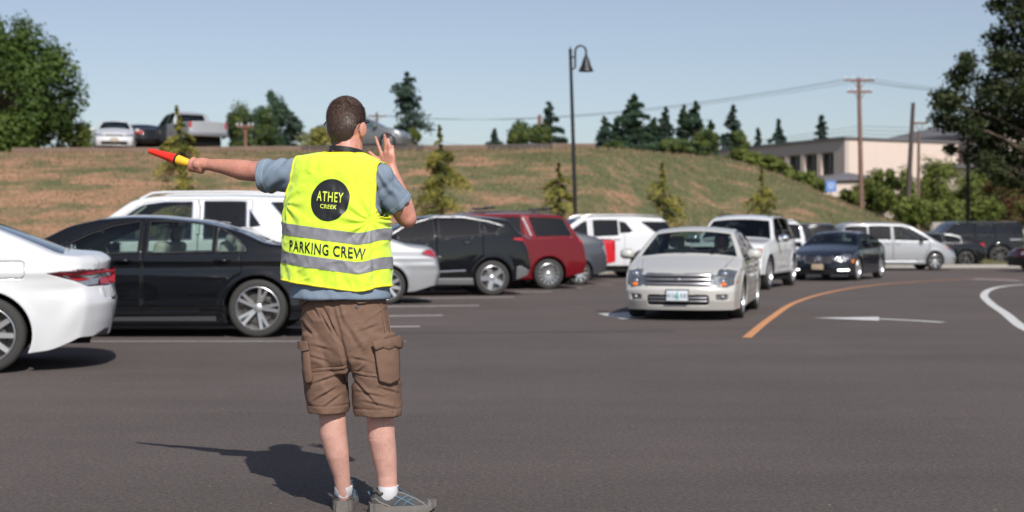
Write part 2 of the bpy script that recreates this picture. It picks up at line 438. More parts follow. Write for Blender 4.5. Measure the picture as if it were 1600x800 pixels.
# painted markings
def road_paint(name, col, wear):
    m, t, b = mat(name); tc = t.nodes.new('ShaderNodeTexCoord')
    n = t.nodes.new('ShaderNodeTexNoise'); n.inputs['Scale'].default_value = 35; n.inputs['Detail'].default_value = 6; n.inputs['Roughness'].default_value = .75
    t.links.new(tc.outputs['Object'], n.inputs['Vector'])
    r = ramp(t, n.outputs['Fac'], [(wear + .06, (.12, .105, .10)), (wear + .2, col)])
    t.links.new(r.outputs[0], b.inputs['Base Color']); b.inputs['Roughness'].default_value = .7
    return m
M['line_white'] = road_paint('white_line_paint', (.62, .62, .61), .28)
M['line_worn'] = road_paint('worn_line_paint', (.36, .34, .34), .36)
M['line_pale'] = road_paint('pale_line_paint', (.50, .47, .46), .25)
M['line_orange'] = road_paint('orange_line_paint', (.66, .29, .11), .30)
def ribbon(name, pts, wd, mt, z=.004, ends=None):
    """sheet along a smooth curve through pts (Catmull-Rom), width(s) metres"""
    P = []
    q = [Vector((*p, 0)) for p in pts]
    q = [q[0] * 2 - q[1]] + q + [q[-1] * 2 - q[-2]]
    for i in range(1, len(q) - 2):
        for k in range(10):
            u = k / 10; a, b_, c, d = q[i - 1:i + 3]
            P.append(.5 * ((2 * b_) + (c - a) * u + (2 * a - 5 * b_ + 4 * c - d) * u * u + (3 * b_ - a - 3 * c + d) * u ** 3))
    P.append(q[-2]); V = []; F = []
    for i, p in enumerate(P):
        tt = (P[min(i + 1, len(P) - 1)] - P[max(i - 1, 0)]).normalized(); nn = Vector((-tt.y, tt.x, 0))
        ww = wd(i / (len(P) - 1)) if callable(wd) else wd
        V += [p + nn * ww / 2 + Vector((0, 0, z)), p - nn * ww / 2 + Vector((0, 0, z))]
        if i: F.append((2 * i - 2, 2 * i - 1, 2 * i + 1, 2 * i))
    return mesh_obj(name, V, F, mt, smooth=False)
def gp(x, y): Y = gy(y); return (ix(x, Y), Y)
for y, xe, an in [(534, 634, 0), (510.5, 656, 8), (493, 692, 13), (477.5, 749, 15), (464.5, 803, 15), (456, 862, 15), (450, 912, 15), (444.5, 958, 15)]:
    Y = gy(y); xr = ix(xe, Y)
    tag(ribbon('stall_line', [(xr - 5.6, Y - 5.6 * math.tan(R(an))), (xr - 2.8, Y - 2.8 * math.tan(R(an))), (xr, Y)], .17, M['line_worn'] if y > 530 else M['line_pale']), kind='structure')
tag(ribbon('orange_lane_line', [gp(1167, 528), gp(1205, 497), gp(1245, 472), gp(1300, 456), gp(1360, 446.5), gp(1430, 440.5), gp(1520, 436), gp(1600, 433.6), gp(1700, 431)], .112, M['line_orange']), kind='structure')
tag(ribbon('white_lane_line', [gp(1660, 536), gp(1601, 513), gp(1571, 490), gp(1548, 474), gp(1538, 461), gp(1552, 451), gp(1590, 445.5), gp(1680, 441)], .155, M['line_white']), kind='structure')
tag(ribbon('direction_arrow_tail', [gp(1374, 498.5), gp(1430, 501.3), gp(1474, 504)], .17, M['line_white']), kind='structure')
a = gp(1271, 497); bL = gp(1374, 501.5); bR = gp(1374, 495.5)
tag(mesh_obj('direction_arrow_head', [(*a, .004), (*bL, .004), (*bR, .004)], [(0, 1, 2)], M['line_white'], smooth=False), kind='structure')
tag(ribbon('far_lane_mark', [gp(1518, 436.2), gp(1560, 437.6), gp(1595, 439)], .3, M['line_white'], z=.008), kind='structure')
tag(mesh_obj('lane_arrow', [(*gp(934, 490.5), .004), (*gp(972, 499), .004), (*gp(1010, 497), .004), (*gp(990, 488), .004)], [(0, 1, 2, 3)], M['line_white'], smooth=False), kind='structure')
# thin dry grass standing on the bank, one mass
g = np.random.default_rng(21); n = 22000
X_ = g.uniform(-24, 20, n); T_ = g.uniform(0, 1, n) ** .8
y0 = np.interp(X_, [3, 9], [45, 54]); y1 = np.interp(X_, [3, 9], [58, 65]); Y_ = y0 + (y1 - y0 + .7) * T_
Z_ = np.array([hill_z(a, b_) for a, b_ in zip(X_, Y_)]); hgt = g.uniform(.035, .11, n) * (1 + (T_ > .93) * .5); a_ = g.uniform(-1.2, 1.2, n); wd_ = g.uniform(.015, .05, n)
dx, dy = np.cos(a_) * wd_, np.sin(a_) * wd_; lx_, ly_ = g.normal(0, .03, n), g.normal(0, .03, n)
Pq = np.stack([np.stack([X_ - dx, Y_ - dy, Z_ - .02], 1), np.stack([X_ + dx, Y_ + dy, Z_ - .02], 1), np.stack([X_ + lx_, Y_ + ly_, Z_ + hgt], 1)], 1).reshape(-1, 3)
me = bpy.data.meshes.new('grass'); me.vertices.add(3 * n); me.vertices.foreach_set('co', Pq.astype(np.float32).ravel()); me.loops.add(3 * n); me.loops.foreach_set('vertex_index', np.arange(3 * n, dtype=np.int32))
me.polygons.add(n); me.polygons.foreach_set('loop_start', np.arange(0, 3 * n, 3, dtype=np.int32)); me.update(calc_edges=True)
gm_ = leaf_mat('dry_grass_blades', (.13, .13, .062), (.25, .195, .11), (.40, .27, .165), .5); me.materials.append(gm_)
go = bpy.data.objects.new('grass', me); COL.objects.link(go); tag(go, label='thin dry grass covering the bank behind the cars', cat='grass', kind='stuff')
# grit and small stones on the asphalt
gm = MB(); rg = random.Random(3)
for k in range(150):
    Y = rg.uniform(6, 20) if k % 3 else rg.uniform(5.6, 9); X = rg.uniform(-.40, .40) * Y; s_ = rg.uniform(.0015, .0045)
    gm.ell((X, Y, s_ * .4), (s_ * rg.uniform(.8, 2), s_, s_ * .6), 6, 4)
M['grit'] = pbr('grit', (.22, .18, .15), .9, var=.5, vscale=2)
tag(gm.obj('loose_grit', M['grit']), label='scattered grit and tiny stones lying on the asphalt', cat='grit', kind='stuff')
# ---------------------------------------------------------------- vehicles
def col_poly(xa, xb, lo, up, n=26, mn=.02):
    X = np.linspace(xa, xb, n); ok = [(x, lo(x), up(x)) for x in X if up(x) - lo(x) > mn]
    if len(ok) < 2: return None
    return [(x, l) for x, l, u in ok] + [(x, u) for x, l, u in reversed(ok)]

class Car:
    pass

def build_wheel(root, x, y, r, style, side, z=None):
    """side +1: outer face towards +y. tyre mesh with rim, brake disc children"""
    n, paired, rimk, rr = style.get('n', 5), style.get('pair', False), style.get('mat', 'rim'), r * style.get('rim', .70)
    tw = style.get('w', .225) / 2
    key = ('wh', r, n, paired, rimk, rr, side, tw, style.get('sw', 1))
    if key not in WCACHE:
        t = MB()
        P = [(rr, -tw * .82), (rr + .01, -tw * .95), (r * .90, -tw), (r * .965, -tw * .9), (r * .992, -tw * .72)]
        for q in (-.45, -.15, .15, .45): P += [(r, tw * (q - .06)), (r * .988, tw * (q - .03)), (r * .988, tw * (q + .03)), (r, tw * (q + .06))]
        P += [(r * .992, tw * .72), (r * .965, tw * .9), (r * .90, tw), (rr + .01, tw * .95), (rr, tw * .82)]
        t.lathe(P, axis='y', n=56)
        rim = MB(); s = side
        rim.lathe([(rr + .002, s * tw * .80), (rr, s * tw * .93), (rr * .975, s * tw * .95), (rr * .93, s * tw * .80), (rr * .90, 0), (rr * .90, -s * tw * .8)], axis='y', n=48)
        hub = rr * .17; yo = s * tw * .62; ye = s * tw * .78
        cnt = n * 2 if paired else n
        for k in range(cnt):
            if paired: a = 2 * math.pi * (k // 2) / n + (.17 if k % 2 else -.17)
            else: a = 2 * math.pi * k / n
            a += .3
            wi = rr * (.115 if not paired else .075) * style.get('sw', 1); wo_ = wi * (.8 if not paired else .9)
            ah = a if not paired else 2 * math.pi * (k // 2) / n + (.055 if k % 2 else -.055) * 1.0 + .3
            dv = Vector((math.sin(a), 0, math.cos(a))); tv = Vector((math.cos(a), 0, -math.sin(a)))
            dh = Vector((math.sin(ah), 0, math.cos(ah)))
            p0 = dh * hub * .7; p1 = dv * rr * .955; d = s * .022
            V8 = []
            for yy, sc in ((-d, 1.15), (0, .85)):
                V8 += [p0 - tv * wi * sc + Vector((0, yo + yy, 0)), p0 + tv * wi * sc + Vector((0, yo + yy, 0)),
                       p1 + tv * wo_ * sc + Vector((0, ye + yy, 0)), p1 - tv * wo_ * sc + Vector((0, ye + yy, 0))]
            rim.hexa(V8)
        rim.lathe([(hub * 1.25, yo - s * .03), (hub * 1.2, yo + s * .004), (hub * .8, yo + s * .012), (.001, yo + s * .014)], axis='y', n=20)
        dk = MB()
        dk.lathe([(rr * .90, -s * tw * .1), (rr * .72, -s * tw * .1), (rr * .70, s * tw * .15), (rr * .3, s * tw * .15), (rr * .28, s * tw * .3), (.001, s * tw * .3)], axis='y', n=32)
        dk.box((rr * .5, s * tw * .2, rr * .2), (rr * .25, .05, rr * .5), bev=.01)
        a_ = t.obj('wheel', M['rubber'], None); b_ = rim.obj('rim', M[rimk], None); c_ = dk.obj('brake_disc', M['disc'], None)
        WCACHE[key] = (a_.data, b_.data, c_.data)
        for o in (a_, b_, c_): bpy.data.objects.remove(o)
    d = WCACHE[key]
    wh = bpy.data.objects.new('wheel', d[0]); COL.objects.link(wh); wh.parent = root; wh.location = (x, y, z or r)
    wh.rotation_euler = (0, WR.uniform(0, 6), 0)
    if style.get('steer') and x > 0: wh.rotation_euler = (0, 0, style['steer'])
    for nm, dd in (('rim', d[1]), ('brake_disc', d[2])):
        o = bpy.data.objects.new(nm, dd); COL.objects.link(o); o.parent = wh
    return wh
WCACHE = {}; WR = random.Random(5)

def build_car(kind, sp, loc, heading, label, cat, group=None):
    L, hw = sp['L'], sp['hw']; cell = sp.get('cell', .03)
    paint = M[sp['paint']]
    root = empty(kind, loc, heading, label=label, cat=cat, group=group)
    c = Car(); c.root = root
    # -------- profile functions (x from the rear bumper, 0..L)
    gx = np.arange(-.5, L + .5, .01); tp = np.array(sp['top']); zt = np.interp(gx, tp[:, 0], tp[:, 1])
    sg = sp.get('ps', .07); kk = np.exp(-.5 * (np.arange(-40, 41) * .01 / sg) ** 2); kk /= kk.sum()
    zt = np.convolve(np.pad(zt, 40, 'edge'), kk, 'valid')
    ztop = lambda x: np.interp(x, gx, zt)
    lw = np.array(sp['low']); zl = np.convolve(np.pad(np.interp(gx, lw[:, 0], lw[:, 1]), 40, 'edge'), kk, 'valid')
    zlow = lambda x: np.interp(x, gx, zl)
    bl = np.array(sp['belt']); belt = lambda x: np.interp(x, bl[:, 0], bl[:, 1])
    tum = sp.get('tum', .45); crown = sp.get('crown', .045); pf = sp.get('pf', .12); pr = sp.get('pr', .09)
    def W(x, z):
        pl = 1 - pf * np.clip((x - L * .72) / (L * .28), 0, 1) ** 2 - pr * np.clip((L * .25 - x) / (L * .25), 0, 1) ** 2
        b = belt(x); zc = .62
        s = 1 - sp.get('tuck', .06) * np.clip((zc - z) / zc, 0, 1) ** 2 - .035 * np.clip((z - zc) / np.maximum(b - zc, .1), 0, 1) ** 2
        return hw * pl * s - tum * np.clip(z - b, 0, 2) * (1 + .25 * np.clip(z - b, 0, 1))
    fF = np.array(sp['xF']); xF = lambda z: L + np.interp(z, fF[:, 0], fF[:, 1])
    fR = np.array(sp['xR']); xR = lambda z: np.interp(z, fR[:, 0], fR[:, 1])
    cf, cr, pw = sp.get('cf', .22), sp.get('cr', .16), 3.2
    nu = max(20, int(L / cell)); nw = int(1.15 / cell); nv = int(2 * hw / cell)
    def shx(x0, u, v, z):
        a = np.abs(v) ** pw
        return x0 + np.clip(u, 0, 1) ** 7 * (xF(z) - cf * a - L) + np.clip(1 - u, 0, 1) ** 9 * (xR(z) + cr * a)
    def side(u, wv, sgn):
        x0 = u * L; zb = zlow(x0); ze = ztop(x0) - crown; z = zb + (ze - zb) * wv
        return np.stack([shx(x0, u, np.ones_like(u), z), sgn * W(x0, z), z], -1)
    def top(u, v):
        x0 = u * L; ze = ztop(x0) - crown; z = ze + crown * (1 - v * v)
        return np.stack([shx(x0, u, v, ze), v * W(x0, ze), z], -1)
    def end(v, wv, fr):
        x0 = np.full_like(v, L if fr else 0.); zb = zlow(x0); ze = ztop(x0) - crown; z = zb + (ze - zb) * wv
        zz = z + crown * (1 - v * v) * wv
        return np.stack([shx(x0, x0 / L, v, z), v * W(x0, z), zz], -1)
    U, Wv, Vv = np.linspace(0, 1, nu + 1), np.linspace(0, 1, nw + 1), np.linspace(-1, 1, nv + 1)
    patches = []
    g = lambda a, b: np.meshgrid(a, b, indexing='ij')
    a, b = g(U, Wv); patches.append((side(a, b, 1.), False)); patches.append((side(a, b, -1.), True))
    a, b = g(U, Vv); patches.append((top(a, b), True))
    a, b = g(Vv, Wv); patches.append((end(a, b, True), True)); patches.append((end(a, b, False), False))
    allV = []; allF = []; base = 0
    for P, flip in patches:
        n0, n1 = P.shape[:2]; idx = np.arange(n0 * n1).reshape(n0, n1) + base
        q = np.stack([idx[:-1, :-1], idx[:-1, 1:], idx[1:, 1:], idx[1:, :-1]], -1).reshape(-1, 4)
        if not flip: q = q[:, ::-1]
        q = q[:, ::-1]
        allF.append(q[:, ::-1]); allV.append(P.reshape(-1, 3)); base += n0 * n1
    V = np.concatenate(allV); F = np.concatenate(allF)
    key = np.round(V * 2e4).astype(np.int64); _, first, inv = np.unique(key, axis=0, return_index=True, return_inverse=True)
    inv = inv.ravel(); V = V[first]; F = inv[F]
    F = F[(F[:, 0] != F[:, 1]) & (F[:, 1] != F[:, 2]) & (F[:, 2] != F[:, 3]) & (F[:, 3] != F[:, 0])]
    # Laplacian rounding of the edges
    E = np.unique(np.sort(np.concatenate([F[:, [0, 1]], F[:, [1, 2]], F[:, [2, 3]], F[:, [3, 0]]]), 1), axis=0)
    deg = np.maximum(1, np.bincount(E.ravel(), minlength=len(V)))[:, None]
    ecount = {}
    bot = np.zeros(len(V), bool)
    e4 = np.sort(np.concatenate([F[:, [0, 1]], F[:, [1, 2]], F[:, [2, 3]], F[:, [3, 0]]]), 1)
    ue, cnt = np.unique(e4, axis=0, return_counts=True); bot[ue[cnt == 1].ravel()] = True
    for it in range(max(2, int(sp.get('round', 1.) * 1.6 * (.05 / cell) ** 2))):
        S = np.stack([np.bincount(E[:, 0], V[E[:, 1], k], len(V)) + np.bincount(E[:, 1], V[E[:, 0], k], len(V)) for k in range(3)], -1)
        N = V + .5 * (S / deg - V); N[bot] = V[bot]; V = N
    xw = (sp['xr'], sp['xf']); r = sp['r']; ra = sp.get('ra', r + .055); rz = sp.get('rz', r)
    sgn = np.sign(V[:, 1])
    lat = np.abs(V[:, 1]) > hw * .72
    for xx in xw:
        d = np.hypot(V[:, 0] - xx, V[:, 2] - rz)
        V[:, 1] += sgn * lat * sp.get('lip', .014) * np.exp(-((d - ra) / .06) ** 2)
    if 'sculpt' in sp:
        V[:, 1] += sgn * lat * sp['sculpt'](V[:, 0], V[:, 2])
    def fnorm():
        a = V[F[:, 2]] - V[F[:, 0]]; b = V[F[:, 3]] - V[F[:, 1]]; n = np.cross(a, b); return n / np.maximum(1e-12, np.linalg.norm(n, axis=1))[:, None]
    FN = fnorm(); FC = V[F].mean(1)
    cen = np.array([L / 2, 0, .5])
    if (FN * (FC - cen)).sum() < 0: F = F[:, ::-1]; FN = fnorm()
    VN = np.zeros_like(V)
    for k in range(4): np.add.at(VN, F[:, k], FN)
    VN /= np.maximum(1e-9, np.linalg.norm(VN, axis=1))[:, None]
    c.V, c.VN = V, VN
    # -------- regions
    m_ = sp.get('wm', .075); ke = sp.get('ke', .10)
    def upper(x):
        if 'gt' in sp: return float(np.interp(x, [p[0] for p in sp['gt']], [p[1] for p in sp['gt']]))
        return float(min(ztop(x + s_) for s_ in np.linspace(-ke, ke, 9)) - m_)
    lower = lambda x: float(belt(x)) + .012
    regs = []   # name, pair, [(view, poly)], material, inset, gap
    for xx in xw:
        circ = [(xx + ra * math.cos(q), rz + ra * math.sin(q)) for q in np.linspace(0, 2 * math.pi, 48, endpoint=False)]
        regs.append(('HOLE', True, [('side', circ)], None, 0, 0))
    wins = []
    for wdef in sp['windows']:
        if callable(wdef) or isinstance(wdef, list): p = wdef
        else: p = col_poly(wdef[0], wdef[1], lower, upper)
        if p: wins.append(p); regs.append(('window', True, [('side', p)], M[sp.get('wg', 'glass_dark')] if not (isinstance(wdef, tuple) and len(wdef) > 2) else M[wdef[2]], .006, .0))
    edge = lambda x: float(W(np.array(x), ztop(x) - crown))
    x0, x1 = sp['ws']
    X = np.linspace(x0, x1, 14)
    p = [(x, edge(x) - .075) for x in X] + [(x, -edge(x) + .075) for x in X[::-1]]
    regs.append(('windscreen', False, [('top', p)], M[sp.get('wsg', 'glass_mid')], .004, 0))
    if 'rg' in sp:
        X = np.linspace(*sp['rg'], 14)
        p = [(x, edge(x) - .10) for x in X] + [(x, -edge(x) + .10) for x in X[::-1]]
        regs.append(('rear_window', False, [('top', p)], M[sp.get('rgg', sp.get('wg', 'glass_dark'))], .004, 0))
    for q in sp.get('regs', []):
        regs.append((q[0], q[1], q[2], M[q[3]], q[4] if len(q) > 4 else .0, q[5] if len(q) > 5 else .0))
    sillz = sp.get('door_z', .36)
    arc = lambda x: max([sillz] + [rz + math.sqrt(max(0, (ra + .07) ** 2 - (x - xx) ** 2)) for xx in xw if abs(x - xx) < ra + .07])
    for (xa, xb) in sp.get('doors', []):
        p = col_poly(xa, xb, arc, lambda x: max(upper(x) + .028, float(belt(x)) - .01), 60)
        if p: regs.append(('door', True, [('side', p)], paint, 0, .004))
    for q in sp.get('regs2', []):
        regs.append((q[0], q[1], q[2], paint if q[3] == 'paint' else M[q[3]], q[4] if len(q) > 4 else .0, q[5] if len(q) > 5 else .0))
    rid = np.full(len(F), -1); FC = V[F].mean(1)
    VW = {'side': (0, 2), 'front': (1, 2), 'rear': (1, 2), 'top': (0, 1)}
    def cond(view, N, sg):
        if view == 'side': return N[:, 1] * sg > .22
        if view == 'front': return N[:, 0] > .25
        if view == 'rear': return N[:, 0] < -.25
        return N[:, 2] > .2
    entries = []
    for (nm, pair, polys, mt, ins, gap) in regs:
        for sg in ((1, -1) if pair else (0,)):
            k = len(entries); entries.append((nm, sg, polys, mt, ins, gap)); msk = np.zeros(len(F), bool)
            for view, poly in polys:
                ax = VW[view]; P = FC[:, ax].copy()
                if sg and view in ('front', 'rear'): P[:, 0] *= sg
                if sg and view == 'top': P[:, 1] *= sg
                q = in_poly(P, poly) & cond(view, FN, sg or 1)
                if sg: q &= FC[:, 1] * sg > 0
                msk |= q
            rid[msk & (rid == -1)] = k
    # snap region borders to their outlines
    nV = len(V)
    vmin = np.full(nV, 10 ** 6); vmax = np.full(nV, -2)
    for k in range(4):
        np.minimum.at(vmin, F[:, k], np.where(rid < 0, 10 ** 5, rid)); np.maximum.at(vmax, F[:, k], np.where(rid < 0, 10 ** 5, rid))
    bd = (vmin != vmax) & (vmin < 10 ** 5)
    for k, (nm, sg, polys, mt, ins, gap) in enumerate(entries):
        ids = np.nonzero(bd & (vmin == k))[0]
        if not len(ids): continue
        bestd = np.full(len(ids), 1e9); mv = np.zeros((len(ids), 3))
        for view, poly in polys:
            ax = VW[view]; P = V[ids][:, ax].copy(); fl = 1
            if sg and view in ('front', 'rear'): fl = sg; P[:, 0] *= sg
            if sg and view == 'top': fl = sg; P[:, 1] *= sg
            Q, d = nearest_on_poly(P, poly); D = Q - P
            if view in ('front', 'rear'): D[:, 0] *= fl
            elif view == 'top': D[:, 1] *= fl
            third = ({0, 1, 2} - set(ax)).pop(); N = VN[ids]; nt_ = N[:, third]
            ok = (np.abs(nt_) > .3) & (d < cell * 1.3) & (d < bestd)
            M3 = np.zeros((len(ids), 3)); M3[:, ax[0]] = D[:, 0]; M3[:, ax[1]] = D[:, 1]
            M3[:, third] = -(N[:, ax[0]] * D[:, 0] + N[:, ax[1]] * D[:, 1]) / np.where(np.abs(nt_) < .3, 1, nt_)
            mv[ok] = M3[ok]; bestd[ok] = d[ok]
        V[ids] += mv
    off = np.array([L / 2, 0, 0]); c.off = off
    inner = M['dark']
    def emit(name, mask, mt, ins, gap, solid, parent=root):
        f = F[mask]
        if len(f) < 2: return None
        used = np.unique(f); rm = np.full(nV, -1); rm[used] = np.arange(len(used)); v = V[used].copy() - VN[used] * ins
        if gap:
            bdu = (vmin != vmax)[used]; ff = rm[f]; S = np.zeros_like(v); C = np.zeros(len(v))
            cc = v[ff].mean(1)
            for k in range(4): np.add.at(S, ff[:, k], cc); np.add.at(C, ff[:, k], 1)
            d = S / np.maximum(C, 1)[:, None] - v; ln = np.maximum(1e-6, np.linalg.norm(d, axis=1))[:, None]
            v[bdu] += (d / ln * gap)[bdu]
        o = mesh_obj(name, v - off, rm[f], [mt, inner] if solid else mt, parent, True)
        if solid:
            s_ = o.modifiers.new('thickness', 'SOLIDIFY'); s_.thickness = .016; s_.offset = -1; s_.material_offset = 1; s_.material_offset_rim = 0 if gap == 0 else 1
        return o
    c.body = emit('body', rid == -1, paint, 0, 0, True)
    for k, (nm, sg, polys, mt, ins, gap) in enumerate(entries):
        if nm == 'HOLE': continue
        emit(nm, rid == k, mt, ins, gap, nm in ('door', 'fuel_door', 'bonnet', 'boot_lid', 'cladding', 'bumper_trim', 'tailgate'))
    # -------- surface lookups
    def ys(x, z, sg=1):
        m2 = (V[:, 1] * sg > 0) & (VN[:, 1] * sg > .2); P = V[m2]; d = (P[:, 0] - x) ** 2 + (P[:, 2] - z) ** 2; i = np.argsort(d)[:4]; w_ = 1 / (d[i] + 1e-6)
        return float((P[i, 1] * w_).sum() / w_.sum()), Vector(VN[m2][i].mean(0)).normalized()
    def xs_(y, z, fr=True):
        m2 = VN[:, 0] > .2 if fr else VN[:, 0] < -.2; P = V[m2]; d = (P[:, 1] - y) ** 2 + (P[:, 2] - z) ** 2; i = np.argsort(d)[:4]; w_ = 1 / (d[i] + 1e-6)
        return float((P[i, 0] * w_).sum() / w_.sum()), Vector(VN[m2][i].mean(0)).normalized()
    def zs(x, y):
        m2 = VN[:, 2] > .3; P = V[m2]; d = (P[:, 0] - x) ** 2 + (P[:, 1] - y) ** 2; i = np.argsort(d)[:4]; w_ = 1 / (d[i] + 1e-6)
        return float((P[i, 2] * w_).sum() / w_.sum())
    c.ys, c.xs, c.zs = ys, xs_, zs
    def strip(name, poly, rad, mt, sides=(1, -1), offn=.002, closed=False):
        for sg in sides:
            mb = MB(); pts = []
            P = list(poly) + ([poly[0]] if closed else [])
            for (x1_, z1_), (x2_, z2_) in zip(P[:-1], P[1:]):
                n_ = max(1, int(math.hypot(x2_ - x1_, z2_ - z1_) / .05))
                for q in range(n_):
                    pts.append((x1_ + (x2_ - x1_) * q / n_, z1_ + (z2_ - z1_) * q / n_))
            pts.append(P[-1]); W3 = []
            for (x_, z_) in pts:
                y_, n_ = ys(x_, z_, sg); W3.append(Vector((x_ - L / 2, y_, z_)) + n_ * offn)
            mb.tube(W3, rad, 6); mb.obj(name, mt, root)
    c.strip = strip
    if sp.get('wtrim'):
        for p in wins: strip('window_trim', p, sp.get('wtr', .008), M[sp['wtrim']], closed=True)
    # -------- inside: floor tub, seats, dash, wheel wells
    xa, xb = sp['cab']                # cabin span
    bz = float(belt((xa + xb) / 2)) 
    mb = MB()
    mb.box(((xw[0] + xw[1]) / 2 - L / 2, 0, .36), (xw[1] - xw[0] - 2 * ra, 2 * hw - .16, .32))
    mb.box((0, 0, .42), (L - .5, 2 * hw - .80, .38))
    mb.box(((xa + xb) / 2 - L / 2, 0, .60), (xb - xa, 2 * hw - .24, .10))
    if sp.get('deck'): mb.box((sp['deck'][0] - L / 2, 0, bz - .10), (sp['deck'][1], 2 * hw - .34, .04))
    for xx in xw:      # wheel wells
        for sg in (1, -1):
            ring = []
            for q in np.linspace(0, math.pi, 14):
                ring.append([(xx - L / 2 + (ra + .004) * math.cos(q), sg * y_, rz + (ra + .004) * math.sin(q)) for y_ in (hw * .93, hw * .55)])
            mb.loft(ring, False, closed=False)
            mb.box((xx - L / 2, sg * hw * .54, rz + .16), (2 * ra, .02, 2 * ra - .32))
    mb.obj('underbody', M['dark'], root, smooth=False)
    st = M[sp.get('seatm', 'seat_dark')]
    if sp.get('seats', True):
        rows = sp.get('rows', [xb - 1.35, xb - 2.25])
        for row in rows:
            if row < xa: continue
            for y_ in (.38, -.38):
                s_ = MB(); rt = Matrix.Rotation(R(-14), 3, 'Y')
                s_.box((row - L / 2, y_, bz - .20), (.16, .46, .72), rt, .06)
                s_.box((row - L / 2 - .09, y_, min(bz + .26, float(ztop(row - .09)) - .22)), (.10, .26, .19), rt, .045)
                s_.box((row - L / 2 + .25, y_, bz - .48), (.5, .48, .14), None, .05)
                s_.obj('seat', st, root)
        d_ = MB(); d_.box((xb - .35 - L / 2, 0, bz - .10), (.5, 2 * hw - .36, .22), Matrix.Rotation(R(8), 3, 'Y'), .06); d_.obj('dashboard', M['black'], root)
        sw = MB(); cxx = Vector((xb - .80 - L / 2, .38, bz - .04)); rot = Matrix.Rotation(R(-65), 3, 'Y')
        sw.tube([cxx + rot @ Vector((.19 * math.cos(q), .19 * math.sin(q), 0)) for q in np.linspace(0, 2 * math.pi, 25)], .015, 6, False)
        sw.box(cxx, (.34, .05, .02), rot, .005); sw.obj('steering_wheel', M['black'], root)
        mr = MB(); mr.box((sp['ws'][0] + .12 - L / 2, 0, float(ztop(sp['ws'][0])) - .16), (.03, .24, .07), None, .012); mr.obj('rear_view_mirror', M['black'], root)
    # -------- wheels
    stl = sp.get('wheel', {})
    for xx in xw:
        for sg in (1, -1):
            build_wheel(root, xx - L / 2, sg * (hw - .015 - stl.get('w', .225) / 2), r, stl, sg)
    # -------- handles, mirrors
    for (hx, hz) in sp.get('handles', []):
        for sg in (1, -1):
            y_, n_ = ys(hx, hz, sg); hb = MB()
            hb.tube([(hx - .10 - L / 2, y_, hz), (hx - .07 - L / 2, y_ + sg * .03, hz), (hx - L / 2, y_ + sg * .036, hz), (hx + .07 - L / 2, y_ + sg * .03, hz), (hx + .10 - L / 2, y_, hz)], [.010, .014, .015, .014, .010], 8)
            hb.obj('door_handle', M[sp['handle_mat']] if 'handle_mat' in sp else paint, root)
    if 'mirror' in sp:
        mx_, mz_ = sp['mirror']; ms = sp.get('mirror_s', 1)
        for sg in (1, -1):
            y_, n_ = ys(mx_, mz_ - .05, sg); mb = MB(); rings = []
            prof = [(-.07, .02, .03), (-.06, .08, .055), (0, .105, .075), (.055, .085, .06), (.085, .03, .03)]
            cy = y_ + sg * .15
            for (dx, a_, b_) in prof:
                rings.append([(mx_ - L / 2 + dx * ms, cy + math.copysign(abs(math.cos(q)) ** .7, math.cos(q)) * a_ * ms, mz_ + .03 + math.copysign(abs(math.sin(q)) ** .7, math.sin(q)) * b_ * ms) for q in np.linspace(0, 2 * math.pi, 18, endpoint=False)])
            mb.loft(rings); mo = mb.obj('side_mirror', M[sp.get('mirror_mat', 'x')] if 'mirror_mat' in sp else paint, root)
            ar = MB(); ar.tube([(mx_ - L / 2 + .02, y_ - sg * .03, mz_ - .05), (mx_ - L / 2, cy - sg * .02, mz_ - .03)], [.03, .022], 8); ar.obj('mirror_arm', M['black'], mo)
            gl = MB(); gl.box((mx_ - L / 2 - .066 * ms, cy, mz_ + .03), (.014, .16 * ms, .10 * ms), None, .006); gl.obj('mirror_glass', M['chrome'], mo)
    # -------- roof rails
    if 'rails' in sp:
        a_, b_, ry, rm_ = sp['rails']
        for sg in (1, -1):
            pts = []
            for q in np.linspace(a_, b_, 14):
                lift = .055 if a_ + .08 < q < b_ - .08 else .0
                pts.append((q - L / 2, sg * ry, c.zs(q, sg * ry) + lift))
            mb = MB(); mb.tube(pts, .017, 8); mb.obj('roof_rail', M[rm_], root)
    # -------- plates
    for (fr, pz, txt, tcol) in sp.get('plates', []):
        px_, n_ = xs_(0, pz, fr); pb = MB(); sx_ = 1 if fr else -1
        pb.box((px_ - L / 2 + sx_ * .018, 0, pz), (.012, .335, .17), None, .004)
        po = pb.obj('license_plate', M[tcol], root)
        fb = MB()
        for (dy, dz, w_, h_) in ((0, .085, .35, .014), (0, -.085, .35, .014), (.17, 0, .012, .18), (-.17, 0, .012, .18)):
            fb.box((px_ - L / 2 + sx_ * .020, dy, pz + dz), (.018, w_, h_), None, .003)
        fb.obj('plate_frame', M['black'], po)
        if txt:
            text_mesh('plate_characters', txt, .095, M['plate_ink'], po, Matrix.Translation((px_ - L / 2 + sx_ * .0265, 0, pz - .035)) @ Matrix.Rotation(R(90 * sx_), 4, 'Z') @ Matrix.Rotation(R(90), 4, 'X'), .8)
    return c

